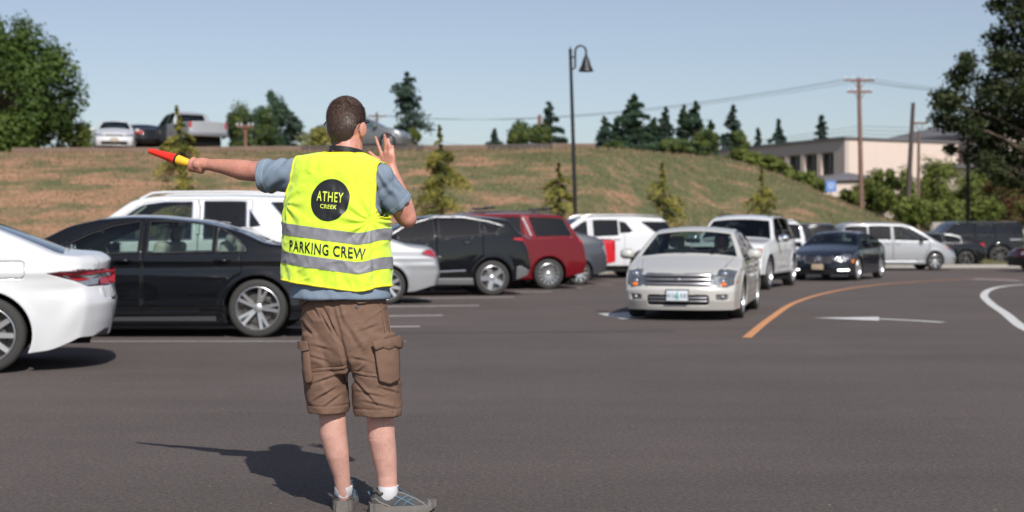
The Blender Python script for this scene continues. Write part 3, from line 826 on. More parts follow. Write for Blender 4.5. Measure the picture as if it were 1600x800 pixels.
M['plate_ink'] = pbr('plate_ink', (.05, .07, .13), .5)
M['plate_tan'] = pbr('plate_tan', (.42, .33, .24), .5)
def text_mesh(name, txt, size, mt, parent, mtx, sx=1.0, ext=.0008, offset=0.0, cuts=0, spacing=1.0):
    cu = bpy.data.curves.new('t', 'FONT'); cu.body = txt; cu.size = size; cu.align_x = 'CENTER'; cu.extrude = ext; cu.offset = offset; cu.resolution_u = 6
    cu.space_character = spacing
    o = bpy.data.objects.new('t', cu); COL.objects.link(o)
    dg = bpy.context.evaluated_depsgraph_get(); dg.update()
    me = bpy.data.meshes.new_from_object(o.evaluated_get(dg)); bpy.data.objects.remove(o)
    me.transform(Matrix.Diagonal((sx, 1, 1, 1))); me.transform(mtx)
    me.materials.clear(); me.materials.append(mt); me.name = name
    q = bpy.data.objects.new(name, me); COL.objects.link(q)
    if parent: q.parent = parent
    return q

def rect(x0, z0, x1, z1, r=.0, n=4):
    if r <= 0: return [(x0, z0), (x1, z0), (x1, z1), (x0, z1)]
    P = []
    for (cx, cz, a) in ((x1 - r, z0 + r, -90), (x1 - r, z1 - r, 0), (x0 + r, z1 - r, 90), (x0 + r, z0 + r, 180)):
        for k in range(n + 1): q = R(a + 90 * k / n); P.append((cx + r * math.cos(q), cz + r * math.sin(q)))
    return P

def seated_driver(loc, heading, label, cat='person'):
    rt = Matrix.Translation(Vector(loc)) @ Matrix.Rotation(heading, 4, 'Z')
    o = empty('person', loc, heading, label=label, cat=cat)
    b = MB()
    b.ell((0, 0, .78), (.085, .075, .12)); b.ell((.05, 0, .72), (.04, .05, .05)); capsules(b, [(-.03, 0, .70), (-.04, 0, .60)], [.055, .06])
    for s in (1, -1):
        capsules(b, [(-.04, .19 * s, .50), (.10, .26 * s, .32), (.36, .14 * s, .46)], [.05, .042, .03]); b.ell((.39, .12 * s, .48), (.045, .035, .05))
    capsules(b, [(-.04, 0, .5), (-.06, 0, 0)], [.12, .14])
    V_, F_ = remesh(b, .012, 4); mesh_obj('body', V_, F_, M['skin'], o)
    t = MB(); capsules(t, [(-.05, .12, .50), (-.05, -.12, .50), (-.06, 0, .3), (-.06, 0, .02)], [.10, .10, .165, .17])
    for s in (1, -1): capsules(t, [(-.04, .19 * s, .50), (.06, .24 * s, .37)], [.07, .06])
    V_, F_ = remesh(t, .015, 4); mesh_obj('shirt', V_, F_, M['seat_dark'], o)
    h = MB(); h.ell((-.02, 0, .83), (.095, .085, .10)); h.obj('hair', M['black'], o)
    l = MB()
    for s in (1, -1): capsules(l, [(-.05, .1 * s, -.02), (.38, .13 * s, .02)], [.09, .07])
    l.obj('trousers', M['seat_dark'], o)
    return o

EPI = math.pi
# ======== row of parked cars, all nose to the left (heading 180 deg): near side plane at distance Yn, rear bumper at world X
def parked(kind, sp, Yn, xrear, label, cat='car', dh=0., dz=0., group='cars parked nose-left in the row'):
    L, hw = sp['L'], sp['hw']; h = EPI + R(dh)          # turned about the rear wheel on the near side
    f = Vector((math.cos(h), math.sin(h), 0)); l = Vector((-f.y, f.x, 0)); A_ = Vector((xrear - sp['xr'], Yn, dz))
    return build_car(kind, sp, A_ - f * (sp['xr'] - L / 2) - l * (hw - .03), h, label, cat, group)

def gauss(x, m_, s): return np.exp(-((x - m_) / s) ** 2)

# --- white sedan, near left
camry = dict(L=4.88, hw=.925, cell=.014, paint='white_paint', xr=1.13, xf=3.95, r=.345, ra=.395, tum=.50, crown=.05, cr=.26, pr=.10, round=.7, ps=.05,
    top=[(0, .99), (.05, 1.075), (.12, 1.085), (.42, 1.105), (1.08, 1.36), (1.7, 1.435), (2.4, 1.445), (2.95, 1.40), (3.75, 1.06), (4.6, .86), (4.88, .74)],
    low=[(0, .31), (.10, .28), (.42, .195), (.75, .165), (1.6, .17), (4.5, .18), (4.88, .24)],
    belt=[(0, 1.0), (.5, 1.06), (1.0, 1.05), (3.4, .95), (4.88, .8)],
    xR=[(.2, .10), (.45, .03), (.6, 0), (.75, .035), (.85, .08), (1.0, .05), (1.08, .04)], xF=[(.2, -.05), (.5, 0), (.75, -.12)],
    windows=[(1.35, 1.95), (2.02, 2.8), (2.87, 3.6)], wg='glass_dark', ws=(2.9, 3.72), rg=(.47, 1.45), rgg='gloss_black',
    doors=[(1.30, 2.45), (2.46, 3.62)],
    sculpt=lambda x, z: .018 * gauss(z, .90 - .0 * x, .045) * (x < 4.5) + .02 * gauss(x - (.62 - z) * .55, .32, .10) * gauss(z, .55, .22) - .02 * gauss(z, .74, .06) * gauss(x, .3, .4) - .012 * gauss(z, .42, .12) * (x > 1.5),
    regs=[('tail_light', True, [('side', [(.62, .885), (.50, .905), (.02, .925), (-.1, .93), (-.1, .775), (.06, .77), (.25, .765), (.38, .82)]), ('rear', [(.45, .80), (1.0, .80), (1.0, .93), (.45, .91)])], 'dark_red_lamp', .003, .002),
          ('fuel_door', True, [('side', rect(.80, .845, 1.05, 1.0, .03))], 'white_paint', 0, .0035),
          ('bumper_trim', True, [('side', [(.46, .1), (.43, .195), (.30, .25), (.12, .36), (-.1, .40), (-.1, .1)])], 'black', -.004, 0)],
    regs2=[('boot_lid', False, [('top', rect(.02, -.6, .44, .6)), ('rear', rect(-.6, .66, .6, 1.1))], 'paint', 0, .003)],
    cab=(1.1, 3.7), deck=(.9, .7), wheel=dict(n=10, pair=False, sw=1.0, rim=.735), handles=[(1.62, .93), (2.75, .92)], mirror=(3.3, 1.0))
cc = parked('sedan', camry, 12.12, -3.55, 'white sedan cut off by the left edge, its rear corner and red tail light showing', dh=16, group=None)
# lens detail of the tail light: red bars with a clear wedge
for sg in (1, -1):
    for nm, mk, poly in (('lamp_bar', 'red_lamp', [(.50, .893), (.03, .915), (.03, .885), (.42, .873)]),
                         ('lamp_bar', 'red_lamp', [(.42, .845), (.26, .842), (.24, .825), (.36, .822)]),
                         ('lamp_bar', 'red_lamp', [(.17, .835), (.03, .865), (.03, .785), (.15, .782)]),
                         ('clear_lens', 'clear_lamp', [(.48, .872), (.20, .868), (.05, .872), (.17, .832), (.18, .785), (.27, .775), (.38, .826)])):
        V_ = []; 
        pts = poly; cx_ = sum(p[0] for p in pts) / len(pts); cz_ = sum(p[1] for p in pts) / len(pts)
        dense = []
        for (a, b_) in zip(pts, pts[1:] + pts[:1]):
            for q in range(6): dense.append((a[0] + (b_[0] - a[0]) * q / 6, a[1] + (b_[1] - a[1]) * q / 6))
        for (x_, z_) in dense + [(cx_, cz_)]:
            y_, n_ = cc.ys(x_, z_, sg); V_.append(Vector((x_ - 2.44, y_, z_)) + n_ * .005)
        n_ = len(dense)
        mesh_obj(nm, V_, [(k, (k + 1) % n_, n_) if sg > 0 else ((k + 1) % n_, k, n_) for k in range(n_)], M[mk], cc.root)

# --- black limousine
bmw = dict(L=5.21, hw=.95, cell=.018, paint='black_paint', xr=1.13, xf=4.34, r=.355, ra=.40, tum=.46, crown=.045, round=.8, ps=.06,
    top=[(0, 1.02), (.06, 1.12), (.6, 1.15), (1.0, 1.175), (1.37, 1.33), (1.82, 1.44), (2.4, 1.495), (2.75, 1.50), (3.09, 1.475), (3.47, 1.39), (3.95, 1.14), (4.6, 1.0), (5.1, .80), (5.21, .7)],
    low=[(0, .32), (.5, .22), (1.5, .165), (4.2, .165), (5.21, .2)], belt=[(0, 1.0), (1.2, 1.03), (3.3, 1.0), (5.2, .85)],
    gt=[(1.25, 1.02), (1.30, 1.11), (1.39, 1.20), (1.55, 1.30), (1.8, 1.375), (2.25, 1.41), (2.6, 1.405), (2.9, 1.35), (3.2, 1.24), (3.42, 1.13), (3.55, 1.04)],
    xR=[(.2, .08), (.6, 0), (1.0, .1)], xF=[(.2, -.04), (.5, 0), (.75, -.08)],
    windows=[(1.26, 1.625), (1.675, 2.455), (2.57, 3.39)], wg='glass', wsg='glass', rgg='glass_mid', ws=(3.15, 3.9), rg=(1.05, 1.7), wtrim='black', wtr=.009,
    doors=[(1.33, 2.51), (2.522, 3.66)], door_z=.33, cab=(1.1, 3.8), deck=(.95, .6), seatm='seat_light', rows=[2.45, 1.65],
    sculpt=lambda x, z: .012 * gauss(z, .93, .025) - .008 * gauss(z, .84, .05) + .012 * gauss(z, .38, .06) - .006 * gauss(z, .30, .03),
    regs=[('tail_light', True, [('side', rect(-.1, .82, .30, .95)), ('rear', rect(.5, .82, 1.0, .95))], 'dark_red_lamp', .002),
          ('sill', True, [('side', [(1.62, .205), (3.85, .205), (3.85, .25), (1.62, .265)])], 'grey_paint', -.012, .001)],
    wheel=dict(n=5, pair=True, sw=1.15, rim=.745, w=.245), handles=[(1.55, .935), (2.74, .935)], mirror=(3.36, 1.05), handle_mat='black_paint')
cc = parked('sedan', bmw, 16.47, ix(402, 16.47) + 1.13, 'long black sedan below the man\'s pointing arm, twin five spoke wheel', group=None, dh=1)
for yy, zz in ((0, 1.51),):
    fin = MB(); fin.loft([[(1.55 - 2.605 + dx, sy * .012 * k, 1.445 + dz) for dx, dz, sy in ((-.09, 0, 0), (0, 0, 1), (.07, 0, 0), (0, 0, -1))] for k, dz in ((1, 0),)] + [[(1.50 - 2.605, 0, 1.50)] * 4], False); fin.obj('antenna_fin', M['black_paint'], cc.root)

# --- white SUV behind the black sedan
run4 = dict(L=4.82, hw=.96, cell=.026, paint='white_paint', xr=1.02, xf=3.81, r=.39, ra=.45, tum=.28, crown=.035, cr=.12, pr=.05,
    top=[(0, 1.55), (.06, 1.74), (.3, 1.80), (1.2, 1.825), (2.3, 1.815), (2.62, 1.77), (3.35, 1.24), (4.5, 1.10), (4.82, .95)],
    low=[(0, .45), (.6, .38), (4.2, .34), (4.82, .42)], belt=[(0, 1.22), (4.8, 1.10)], xR=[(.4, .06), (.7, 0), (1.2, .05), (1.7, .16)], xF=[(.3, -.08), (.7, 0), (1.0, -.08)],
    windows=[[(.73, 1.70), (.20, 1.70), (.22, 1.40), (.47, 1.40)], [(1.01, 1.60), (.86, 1.38), (1.01, 1.36)], (1.06, 1.64), (1.80, 2.9, 'glass')],
    wtrim='chrome', wtr=.010, wm=.11, ke=.12, ws=(2.68, 3.30), wsg='glass', doors=[(.98, 1.72), (1.73, 2.95)], door_z=.45, cab=(.5, 3.3), rows=[2.1, 1.2],
    regs=[('tail_light', True, [('side', rect(-.1, 1.0, .12, 1.32)), ('rear', rect(.74, 1.0, 1.0, 1.32))], 'red_lamp', .0),
          ('rear_window', False, [('rear', rect(-.68, 1.28, .68, 1.68, .06))], 'glass_dark', .003)],
    wheel=dict(n=6, sw=1.3, rim=.66), handles=[(1.2, 1.12), (2.05, 1.11)], mirror=(2.95, 1.18), rails=(.35, 2.55, .60, 'white_paint'))
c4 = parked('sport_utility_vehicle', run4, 18.95, ix(503, 18.95), 'white sport utility vehicle with roof rails parked behind the long black sedan', dh=5)
# chrome-lined B pillar cover
c4.strip('pillar_trim', [(1.715, 1.25), (1.715, 1.66)], .028, M['satin'], sides=(1,))
c4.strip('pillar_trim', [(1.035, 1.30), (1.035, 1.60)], .014, M['satin'], sides=(1,))

# --- silver sedan right of the man
mz = dict(L=4.9, hw=.92, cell=.026, paint='silver_paint', xr=1.06, xf=3.84, r=.335, ra=.385, tum=.5, ps=.06, cr=.13, pr=.07,
    top=[(0, .92), (.08, 1.06), (.55, 1.10), (1.5, 1.38), (2.2, 1.44), (2.8, 1.40), (3.65, 1.02), (4.6, .83), (4.9, .7)],
    low=[(0, .34), (.5, .22), (1.5, .19), (4.9, .2)], belt=[(0, .95), (1.2, 1.0), (3.5, .93), (4.9, .8)], xR=[(.2, .10), (.55, 0), (.8, .04), (1.05, .13)], xF=[(.2, -.05), (.5, 0), (.7, -.1)],
    windows=[(1.25, 1.9), (1.97, 2.75), (2.82, 3.5)], ws=(2.85, 3.6), rg=(.6, 1.4), doors=[(1.25, 2.4), (2.41, 3.5)], wtrim='black',
    regs=[('tail_light', True, [('side', [(.44, .90), (.33, .98), (.02, 1.0), (-.1, .98), (-.1, .84), (.05, .83), (.25, .85)]), ('rear', rect(.5, .83, 1., .99))], 'red_lamp', .0),
          ('reverse_lamp', True, [('side', rect(-.1, .78, .10, .84))], 'clear_lamp', -.001)],
    sculpt=lambda x, z: .014 * gauss(z, .70, .05) * gauss(x, 0, .8) + .008 * gauss(z, .82, .03), cab=(1.1, 3.6), deck=(.9, .6),
    wheel=dict(n=9, sw=1.2, rim=.75), handles=[(1.6, .9), (2.7, .88)])
cm = parked('sedan', mz, 24.6, ix(697, 24.6), 'silver sedan half hidden behind the man, red tail light beside his right hip', dh=13)
cm.strip('tail_light_trim', [(.02, .845), (.22, .865), (.40, .905)], .012, M['chrome'], sides=(1,))

# --- black crossover
ct = dict(L=4.99, hw=.95, cell=.028, paint='black_paint', xr=.92, xf=3.70, r=.365, ra=.42, tum=.40, ps=.07, cr=.10, pr=.06,
    top=[(0, 1.28), (.10, 1.34), (.30, 1.47), (.36, 1.60), (.7, 1.64), (1.4, 1.69), (2.0, 1.69), (2.5, 1.64), (3.5, 1.18), (4.6, .98), (4.99, .82)],
    low=[(0, .42), (.4, .28), (1.3, .22), (4.9, .24)], belt=[(0, 1.30), (.7, 1.27), (3.2, 1.12), (4.9, .95)], xR=[(.3, .10), (.6, 0), (.9, .05), (1.3, .20)], xF=[(.3, -.05), (.6, 0), (.9, -.1)],
    gt=[(.62, 1.40), (.75, 1.455), (1.0, 1.52), (1.5, 1.60), (2.1, 1.605), (2.6, 1.49), (3.3, 1.14)],
    windows=[[(1.02, 1.28), (1.14, 1.52), (.70, 1.44), (.86, 1.29)], (1.18, 2.04), (2.14, 3.05)], ws=(2.6, 3.45), doors=[(1.12, 2.09), (2.10, 3.2)], door_z=.36, wtrim='black', wtr=.007,
    cab=(.5, 3.5), rows=[2.2, 1.3], wheel=dict(n=5, sw=2.0, rim=.70), handles=[(1.45, 1.10), (2.3, 1.06)], mirror=(3.0, 1.15), handle_mat='black',
    regs=[('tail_light', True, [('side', [(.50, 1.165), (.46, 1.20), (.02, 1.21), (-.1, 1.20), (-.1, 1.12), (.2, 1.12)]), ('rear', rect(.5, 1.05, 1., 1.2))], 'red_lamp'),
          ('cladding', True, [('side', [(-.1, .1), (-.1, .50), (.10, .50), (.30, .62), (.40, .60), (.42, .1)]), ('side', [(1.28, .1), (1.28, .37), (3.2, .37), (3.2, .1)])], 'grey_plastic', -.004)])
cx = parked('crossover', ct, 28.3, ix(839, 28.3), 'black crossover with chrome window line and five spoke wheel, left of the dark red minivan', dh=14)
cx.strip('window_trim', [(3.2, 1.16), (2.7, 1.46), (2.1, 1.625), (1.5, 1.625), (1.0, 1.54), (.66, 1.44)], .013, M['satin'], sides=(1,))
cx.strip('spoiler_trim', [(.36, 1.30), (.05, 1.18)], .016, M['satin'], sides=(1,))
cx.strip('door_moulding', [(1.50, .52), (2.05, .50)], .022, M['chrome'], sides=(1,))

# --- red minivan with rack
rv = dict(L=5.08, hw=.98, cell=.03, paint='red_paint', xr=1.0, xf=4.0, r=.355, ra=.41, tum=.26, ps=.05, cr=.08, pr=.04,
    top=[(0, 1.14), (.10, 1.24), (.46, 1.70), (.62, 1.755), (.9, 1.78), (1.8, 1.80), (2.9, 1.78), (3.2, 1.72), (4.2, 1.12), (4.8, .95), (5.08, .80)],
    low=[(0, .38), (.5, .27), (1.3, .23), (5.0, .24)], belt=[(0, 1.22), (2.5, 1.12), (5.0, .95)], xR=[(.3, .10), (.6, 0), (.95, .06), (1.3, .14)], xF=[(.3, -.05), (.6, 0), (.9, -.1)],
    windows=[[(.44, 1.25), (.62, 1.63), (1.0, 1.66), (1.44, 1.67), (1.30, 1.24)], (1.66, 2.55), (2.65, 3.75)], ws=(3.25, 4.1), doors=[(1.60, 2.60), (2.61, 3.8)], wtrim='black', wm=.13,
    cab=(.5, 4.1), rows=[3.0, 2.1, 1.1], wheel=dict(n=14, sw=.55, rim=.70), rails=(.45, 3.0, .62, 'black'),
    regs=[('tail_light', True, [('side', [(-.1, 1.04), (-.1, 1.25), (.14, 1.27), (.28, 1.20), (.26, 1.10), (.1, 1.02), (-.1, 1.0)]), ('rear', rect(.68, 1.0, 1., 1.4))], 'red_lamp'),
          ('rear_window', False, [('rear', rect(-.68, 1.22, .68, 1.62, .06))], 'glass_dark', .003)],
    handles=[(1.8, 1.05)])
cr_ = parked('minivan', rv, 31.7, ix(925, 31.7), 'dark red minivan with a black roof rack, parked just left of the dark grey hatchback', 'van', dh=14)
cr_.strip('pillar_trim', [(1.42, 1.24), (1.50, 1.45), (1.60, 1.66)], .022, M['satin'], sides=(1,))
rk = MB()
for q in (.95, 2.35):
    z_ = cr_.zs(q, 0)
    rk.box((q - 2.54, 0, z_ + .085), (.07, 1.30, .03), None, .012)
    for yy in (-.62, -.45, .62): rk.box((q - 2.54, yy, z_ + .11), (.26, .07, .055), None, .02)
    rk.obj('roof_rack', M['black'], cr_.root); rk = MB()

# --- dark grey hatchback
pr_ = dict(L=4.46, hw=.87, cell=.032, paint='grey_paint', xr=.86, xf=3.55, r=.31, ra=.36, tum=.45, ps=.07, cr=.12, pr=.07,
    top=[(0, 1.10), (.08, 1.20), (.9, 1.38), (1.6, 1.48), (2.1, 1.49), (2.5, 1.44), (3.6, .98), (4.3, .78), (4.46, .7)],
    low=[(0, .34), (.4, .25), (1.3, .20), (4.4, .2)], belt=[(0, 1.08), (1., 1.05), (3.3, .95), (4.4, .8)], xR=[(.2, .08), (.55, 0), (.85, .04), (1.15, .10)], xF=[(.2, -.05), (.5, 0), (.7, -.1)],
    windows=[(1.1, 1.9), (1.97, 3.1)], ws=(2.6, 3.5), doors=[(1.1, 2.0), (2.01, 3.1)], rg=(.15, .9), cab=(.8, 3.4), wheel=dict(n=10, sw=1.0, rim=.72), handles=[(1.3, .95)],
    regs=[('tail_light', True, [('side', [(-.1, .62), (-.1, 1.05), (.10, 1.05), (.26, .98), (.20, .85), (.10, .65)]), ('rear', rect(.62, .62, 1., 1.04))], 'clear_lamp', -.004)])
cp_ = parked('hatchback', pr_, 34.4, ix(959, 34.4), 'dark grey hatchback with clear tail light between the red minivan and the red pickup bed', dh=15)

# --- red pickup, only its bed end shows
pk = dict(L=5.3, hw=.93, cell=.035, paint='bright_red', xr=1.25, xf=4.3, r=.36, ra=.42, tum=.3, ps=.03, cr=.06, pr=.02, round=.5,
    top=[(0, 1.165), (1.9, 1.165), (1.95, 1.30), (2.05, 1.62), (2.3, 1.66), (3.1, 1.65), (3.35, 1.58), (4.0, 1.12), (5.0, 1.0), (5.3, .9)],
    low=[(0, .52), (.6, .42), (5.2, .40)], belt=[(0, 1.2), (2, 1.16), (5, 1.0)], xR=[(.4, .03), (.6, 0), (1.1, .0)], xF=[(.3, -.05), (.7, 0), (1.0, -.06)],
    windows=[(2.12, 2.7), (2.78, 3.5)], ws=(3.4, 3.95), doors=[(2.1, 3.5)], cab=(2.0, 3.9), rows=[2.6], wheel=dict(n=6, sw=1.2), handles=[(2.3, 1.0)],
    regs=[('tail_light', True, [('side', rect(-.1, .80, .13, 1.10)), ('rear', rect(.78, .80, 1., 1.10))], 'red_lamp')])
parked('pickup_truck', pk, 37.4, ix(969, 37.4), 'bright red pickup truck, only the end of its bed showing beyond the dark grey hatchback', 'pickup', dh=15)

# --- large white SUV
wsv = dict(L=5.19, hw=1.0, cell=.032, paint='white_paint', xr=1.08, xf=4.15, r=.39, ra=.45, tum=.26, ps=.06, cr=.09, pr=.04,
    top=[(0, 1.55), (.08, 1.72), (.3, 1.81), (1.2, 1.85), (2.6, 1.85), (3.0, 1.80), (3.85, 1.25), (4.8, 1.12), (5.19, 1.0)],
    low=[(0, .46), (.5, .36), (5.1, .36)], belt=[(0, 1.36), (1.2, 1.28), (5, 1.12)], xR=[(.3, .08), (.7, 0), (1.1, .06), (1.7, .20)], xF=[(.3, -.05), (.7, 0), (1.0, -.06)],
    windows=[[(.18, 1.42), (.28, 1.66), (1.12, 1.66), (.72, 1.36)], [(1.40, 1.36), (1.62, 1.64), (1.80, 1.67), (1.80, 1.33)], (1.86, 2.62), (2.80, 3.5, 'glass_mid')], wm=.14, ws=(3.05, 3.75), doors=[(1.68, 2.70), (2.71, 3.65)], wtrim='black',
    cab=(.5, 3.8), rows=[2.8, 1.9], wheel=dict(n=6, sw=1.2), handles=[(1.9, 1.16), (2.9, 1.14)], rails=(.4, 2.9, .66, 'satin'), mirror=(3.55, 1.25),
    regs=[('tail_light', True, [('side', rect(-.1, 1.05, .22, 1.32)), ('rear', rect(.66, 1.05, 1., 1.32))], 'red_lamp'),
          ('rear_window', False, [('rear', rect(-.7, 1.36, .7, 1.70, .06))], 'glass_dark', .003)])
parked('sport_utility_vehicle', wsv, 40.3, ix(1063, 40.3), 'large white sport utility vehicle parked under the street lamp, last of the nose-left row', dh=14)

# ======== cars driving towards the camera
def moving(kind, sp, px_fw, y_fw, hdg, label, cat='car', group=None, side=1):
    """front wheel on the car's left side stands at photo (px, y) on flat ground"""
    Y = gy(y_fw); X = ix(px_fw, Y); h = hdg; f = Vector((math.cos(h), math.sin(h), 0)); l = Vector((-f.y, f.x, 0))
    c0 = Vector((X, Y, 0)) - f * (sp['xf'] - sp['L'] / 2) - l * (sp['hw'] - .03) * side
    return build_car(kind, sp, c0, h, label, cat, group)

fu = dict(L=4.83, hw=.915, cell=.022, paint='pearl_paint', xr=1.02, xf=3.75, r=.325, ra=.37, tum=.48, ps=.06, cf=.26, pf=.09, crown=.055,
    top=[(0, .95), (.06, 1.04), (.7, 1.08), (1.5, 1.38), (2.1, 1.445), (2.6, 1.43), (2.85, 1.38), (3.62, .985), (4.5, .80), (4.72, .74), (4.83, .70)],
    low=[(0, .3), (.6, .2), (4.3, .17), (4.83, .16)], belt=[(0, .95), (3.4, .90), (4.8, .80)], xR=[(.2, .05), (.55, 0), (1.0, .1)], xF=[(.15, -.08), (.3, -.01), (.45, 0), (.52, -.05), (.70, -.09), (.8, -.14)],
    windows=[(1.3, 1.85), (1.92, 2.62), (2.70, 3.45, 'glass')], wsg='glass', ws=(2.87, 3.56), rg=(.78, 1.5), rgg='glass', doors=[(1.3, 2.3), (2.31, 3.4)], wtrim='satin', wtr=.007,
    cab=(1.1, 3.55), seatm='seat_light', deck=(.9, .6), wheel=dict(n=7, sw=1.1), handles=[(1.6, .83), (2.6, .82)], mirror=(3.35, .96), mirror_s=1.12, mirror_mat='pearl_paint',
    regs=[('head_light', True, [('front', [(.57, .52), (.585, .765), (.70, .79), (.86, .755), (.90, .57), (.72, .50)]), ('side', [(4.55, .70), (4.60, .56), (4.9, .5), (4.9, .8), (4.66, .75)])], 'head_lamp', .010),
          ('grille', False, [('front', rect(-.50, .525, .50, .715, .03))], 'black', .03),
          ('lower_grille', False, [('front', rect(-.47, .235, .47, .395, .05))], 'black', .03),
          ('fog_lamp', True, [('front', rect(.57, .315, .74, .40, .02))], 'grey_plastic', .015),
          ('side_marker', True, [('side', rect(4.28, .565, 4.42, .59))], 'orange_lamp', -.002)],
    regs2=[('bonnet', False, [('top', [(3.64, -.72), (4.60, -.60), (4.70, -.50), (4.70, .50), (4.60, .60), (3.64, .72)])], 'paint', 0, .004)],
    sculpt=lambda x, z: .012 * gauss(z, .80, .04) + .010 * gauss(z, .45, .10) * (x < 3.3) * (x > 1.4),
    plates=[(True, .385, 'W16   K81', 'plate')])
fh = R(-90) - R(14.8)
cf_ = moving('sedan', fu, 1161, 497, fh, 'pearl white sedan with three bar chrome grille and front plate driving towards the man')
Lf = 4.83
gb = MB()
for zz in (.556, .62, .684):
    pts = []
    for yy in np.linspace(-.48, .48, 17):
        x_, n_ = cf_.xs(yy, zz); pts.append((x_ - Lf / 2 + .006, yy, zz))
    gb.tube(pts, .025, 8, True, 1.0)
gb.obj('grille_bar', M['satin'], cf_.root)
gb = MB()
for zz in (.30, .35):
    gb.tube([(cf_.xs(yy, zz)[0] - Lf / 2 + .004, yy, zz) for yy in np.linspace(-.44, .44, 13)], .013, 6)
gb.obj('grille_bar', M['satin'], cf_.root)
cf_r = [(.505, -.0), (.685, 0)]
gf = MB(); gf.tube([(cf_.xs(p[0], p[1])[0] - Lf / 2 + .006, p[0], p[1]) for p in rect(-.50, .525, .50, .715, .03) + [(-.50 + .03, .525)]], .009, 6); gf.obj('grille_frame', M['chrome'], cf_.root)
bd_ = MB(); x_ = cf_.xs(0, .62)[0] - Lf / 2 + .03; bd_.ell((x_, 0, .62), (.012, .052, .024), 20, 8); bd_.obj('oval_badge', M['satin'], cf_.root)
for sg in (1, -1):
    lm = MB(); x_ = cf_.xs(.70 * sg, .68)[0] - Lf / 2
    lm.ell((x_ - .01, .68 * sg, .70), (.03, .052, .045), 14, 8); lm.ell((cf_.xs(.67 * sg, .60)[0] - Lf / 2 - .01, .66 * sg, .60), (.03, .04, .036), 14, 8); lm.obj('reflector', M['chrome'], cf_.root)
    om = MB(); om.ell((cf_.xs(.66 * sg, .545)[0] - Lf / 2 - .004, .655 * sg + .02 * sg, .545), (.02, .05, .03), 12, 8); om.obj('indicator', M['orange_lamp'], cf_.root)
    fg = MB(); fg.ell((cf_.xs(.66 * sg, .358)[0] - Lf / 2 - .008, .66 * sg, .358), (.02, .035, .03), 12, 8); fg.obj('fog_reflector', M['satin'], cf_.root)
# plate tree emblem
tr = MB(); xp = cf_.xs(0, .385)[0] - Lf / 2 + .0275
tr.add([(xp, -.03, .345), (xp, .03, .345), (xp, 0, .455)], [(0, 1, 2)]); tr.box((xp, 0, .335), (.002, .014, .03)); tr.obj('plate_emblem', pbr('plate_green', (.10, .36, .28), .5), cf_.root)
wp = MB()
for s_, yy in ((1, .35), (1, -.15)):
    wp.tube([(3.60 - Lf / 2, yy, .985), (3.52 - Lf / 2, yy + .25, 1.035), (3.50 - Lf / 2, yy + .5 if yy < 0 else yy + .3, 1.045)], .008, 5)
wp.obj('wiper', M['black'], cf_.root)
fv = Vector((math.cos(fh), math.sin(fh), 0)); lv = Vector((-fv.y, fv.x, 0))
cf_.root.scale = (.955, .955, .965); cf_.root.location += (Vector((ix(1161, gy(497)), gy(497), 0)) - cf_.root.location) * .045 * Vector((1, 1, 0)).length / math.sqrt(2)
seated_driver(cf_.root.location + fv * (-.18) + lv * .38 + Vector((0, 0, .40)), fh, 'driver with both hands at the wheel of the pearl white sedan')

# --- white jeep-like SUV behind it
jp = dict(L=4.82, hw=.965, cell=.028, paint='white_paint', xr=.98, xf=3.90, r=.385, ra=.445, tum=.34, ps=.06, cf=.20, pf=.07, crown=.05,
    top=[(0, 1.45), (.1, 1.60), (.4, 1.72), (1.3, 1.76), (2.3, 1.76), (2.65, 1.70), (3.40, 1.20), (4.55, 1.10), (4.74, 1.02), (4.82, .95)],
    low=[(0, .45), (.6, .36), (4.2, .36), (4.82, .36)], belt=[(0, 1.18), (3.4, 1.12), (4.8, 1.05)], xR=[(.4, .06), (.7, 0), (1.4, .2)], xF=[(.3, -.08), (.5, 0), (.8, -.02), (1.05, -.10)],
    windows=[(.35, 1.0), (1.08, 1.95), (2.02, 3.1)], wg='glass_dark', ws=(2.72, 3.36), wsg='glass_mid', doors=[(1.1, 1.98), (1.99, 3.1)], door_z=.48, wtrim='black',
    cab=(.6, 3.35), wheel=dict(n=5, sw=1.5, w=.25), handles=[(1.3, 1.05), (2.2, 1.04)], mirror=(3.02, 1.16), mirror_s=1.3, mirror_mat='chrome', rails=(.5, 2.4, .60, 'black'),
    regs=[('head_light', True, [('front', [(.56, .84), (.57, .95), (.92, .96), (.95, .85)]), ('side', [(4.50, .86), (4.9, .84), (4.9, .96), (4.52, .95)])], 'head_lamp', .004),
          ('grille', False, [('front', rect(-.53, .80, .53, .97, .02))], 'black', .02),
          ('lower_grille', False, [('front', rect(-.60, .45, .60, .62, .03))], 'black', .02),
          ('fog_lamp', True, [('front', rect(.66, .58, .85, .66, .02))], 'black', .01),
          ('cladding', True, [('side', [(1.3, .1), (1.3, .47), (3.5, .47), (3.5, .1)])], 'white_paint', -.004)])
jh = R(-90) - R(22)
cj = moving('sport_utility_vehicle', jp, 1203, 452.5, jh, 'white sport utility vehicle with chrome mirror driving directly behind the pearl white sedan')
gb = MB()
for k in range(7):
    yy = -.44 + k * .147; x_ = cj.xs(yy, .88)[0] - 2.41
    for zz in (.815, .955): gb.box((x_ + .004, yy, zz), (.02, .12, .014), None, .004)
    for dy in (-.06, .06): gb.box((x_ + .004, yy + dy, .885), (.02, .014, .15), None, .004)
gb.obj('grille_bar', M['chrome'], cj.root)
for sg in (1, -1):
    om = MB(); om.ell((cj.xs(.86 * sg, .90)[0] - 2.41 - .005, .85 * sg, .90), (.02, .05, .035), 12, 8); om.obj('indicator', M['orange_lamp'], cj.root)
    om = MB(); om.ell((cj.xs(.68 * sg, .90)[0] - 2.41 - .005, .68 * sg, .90), (.03, .05, .04), 12, 8); om.obj('reflector', M['chrome'], cj.root)
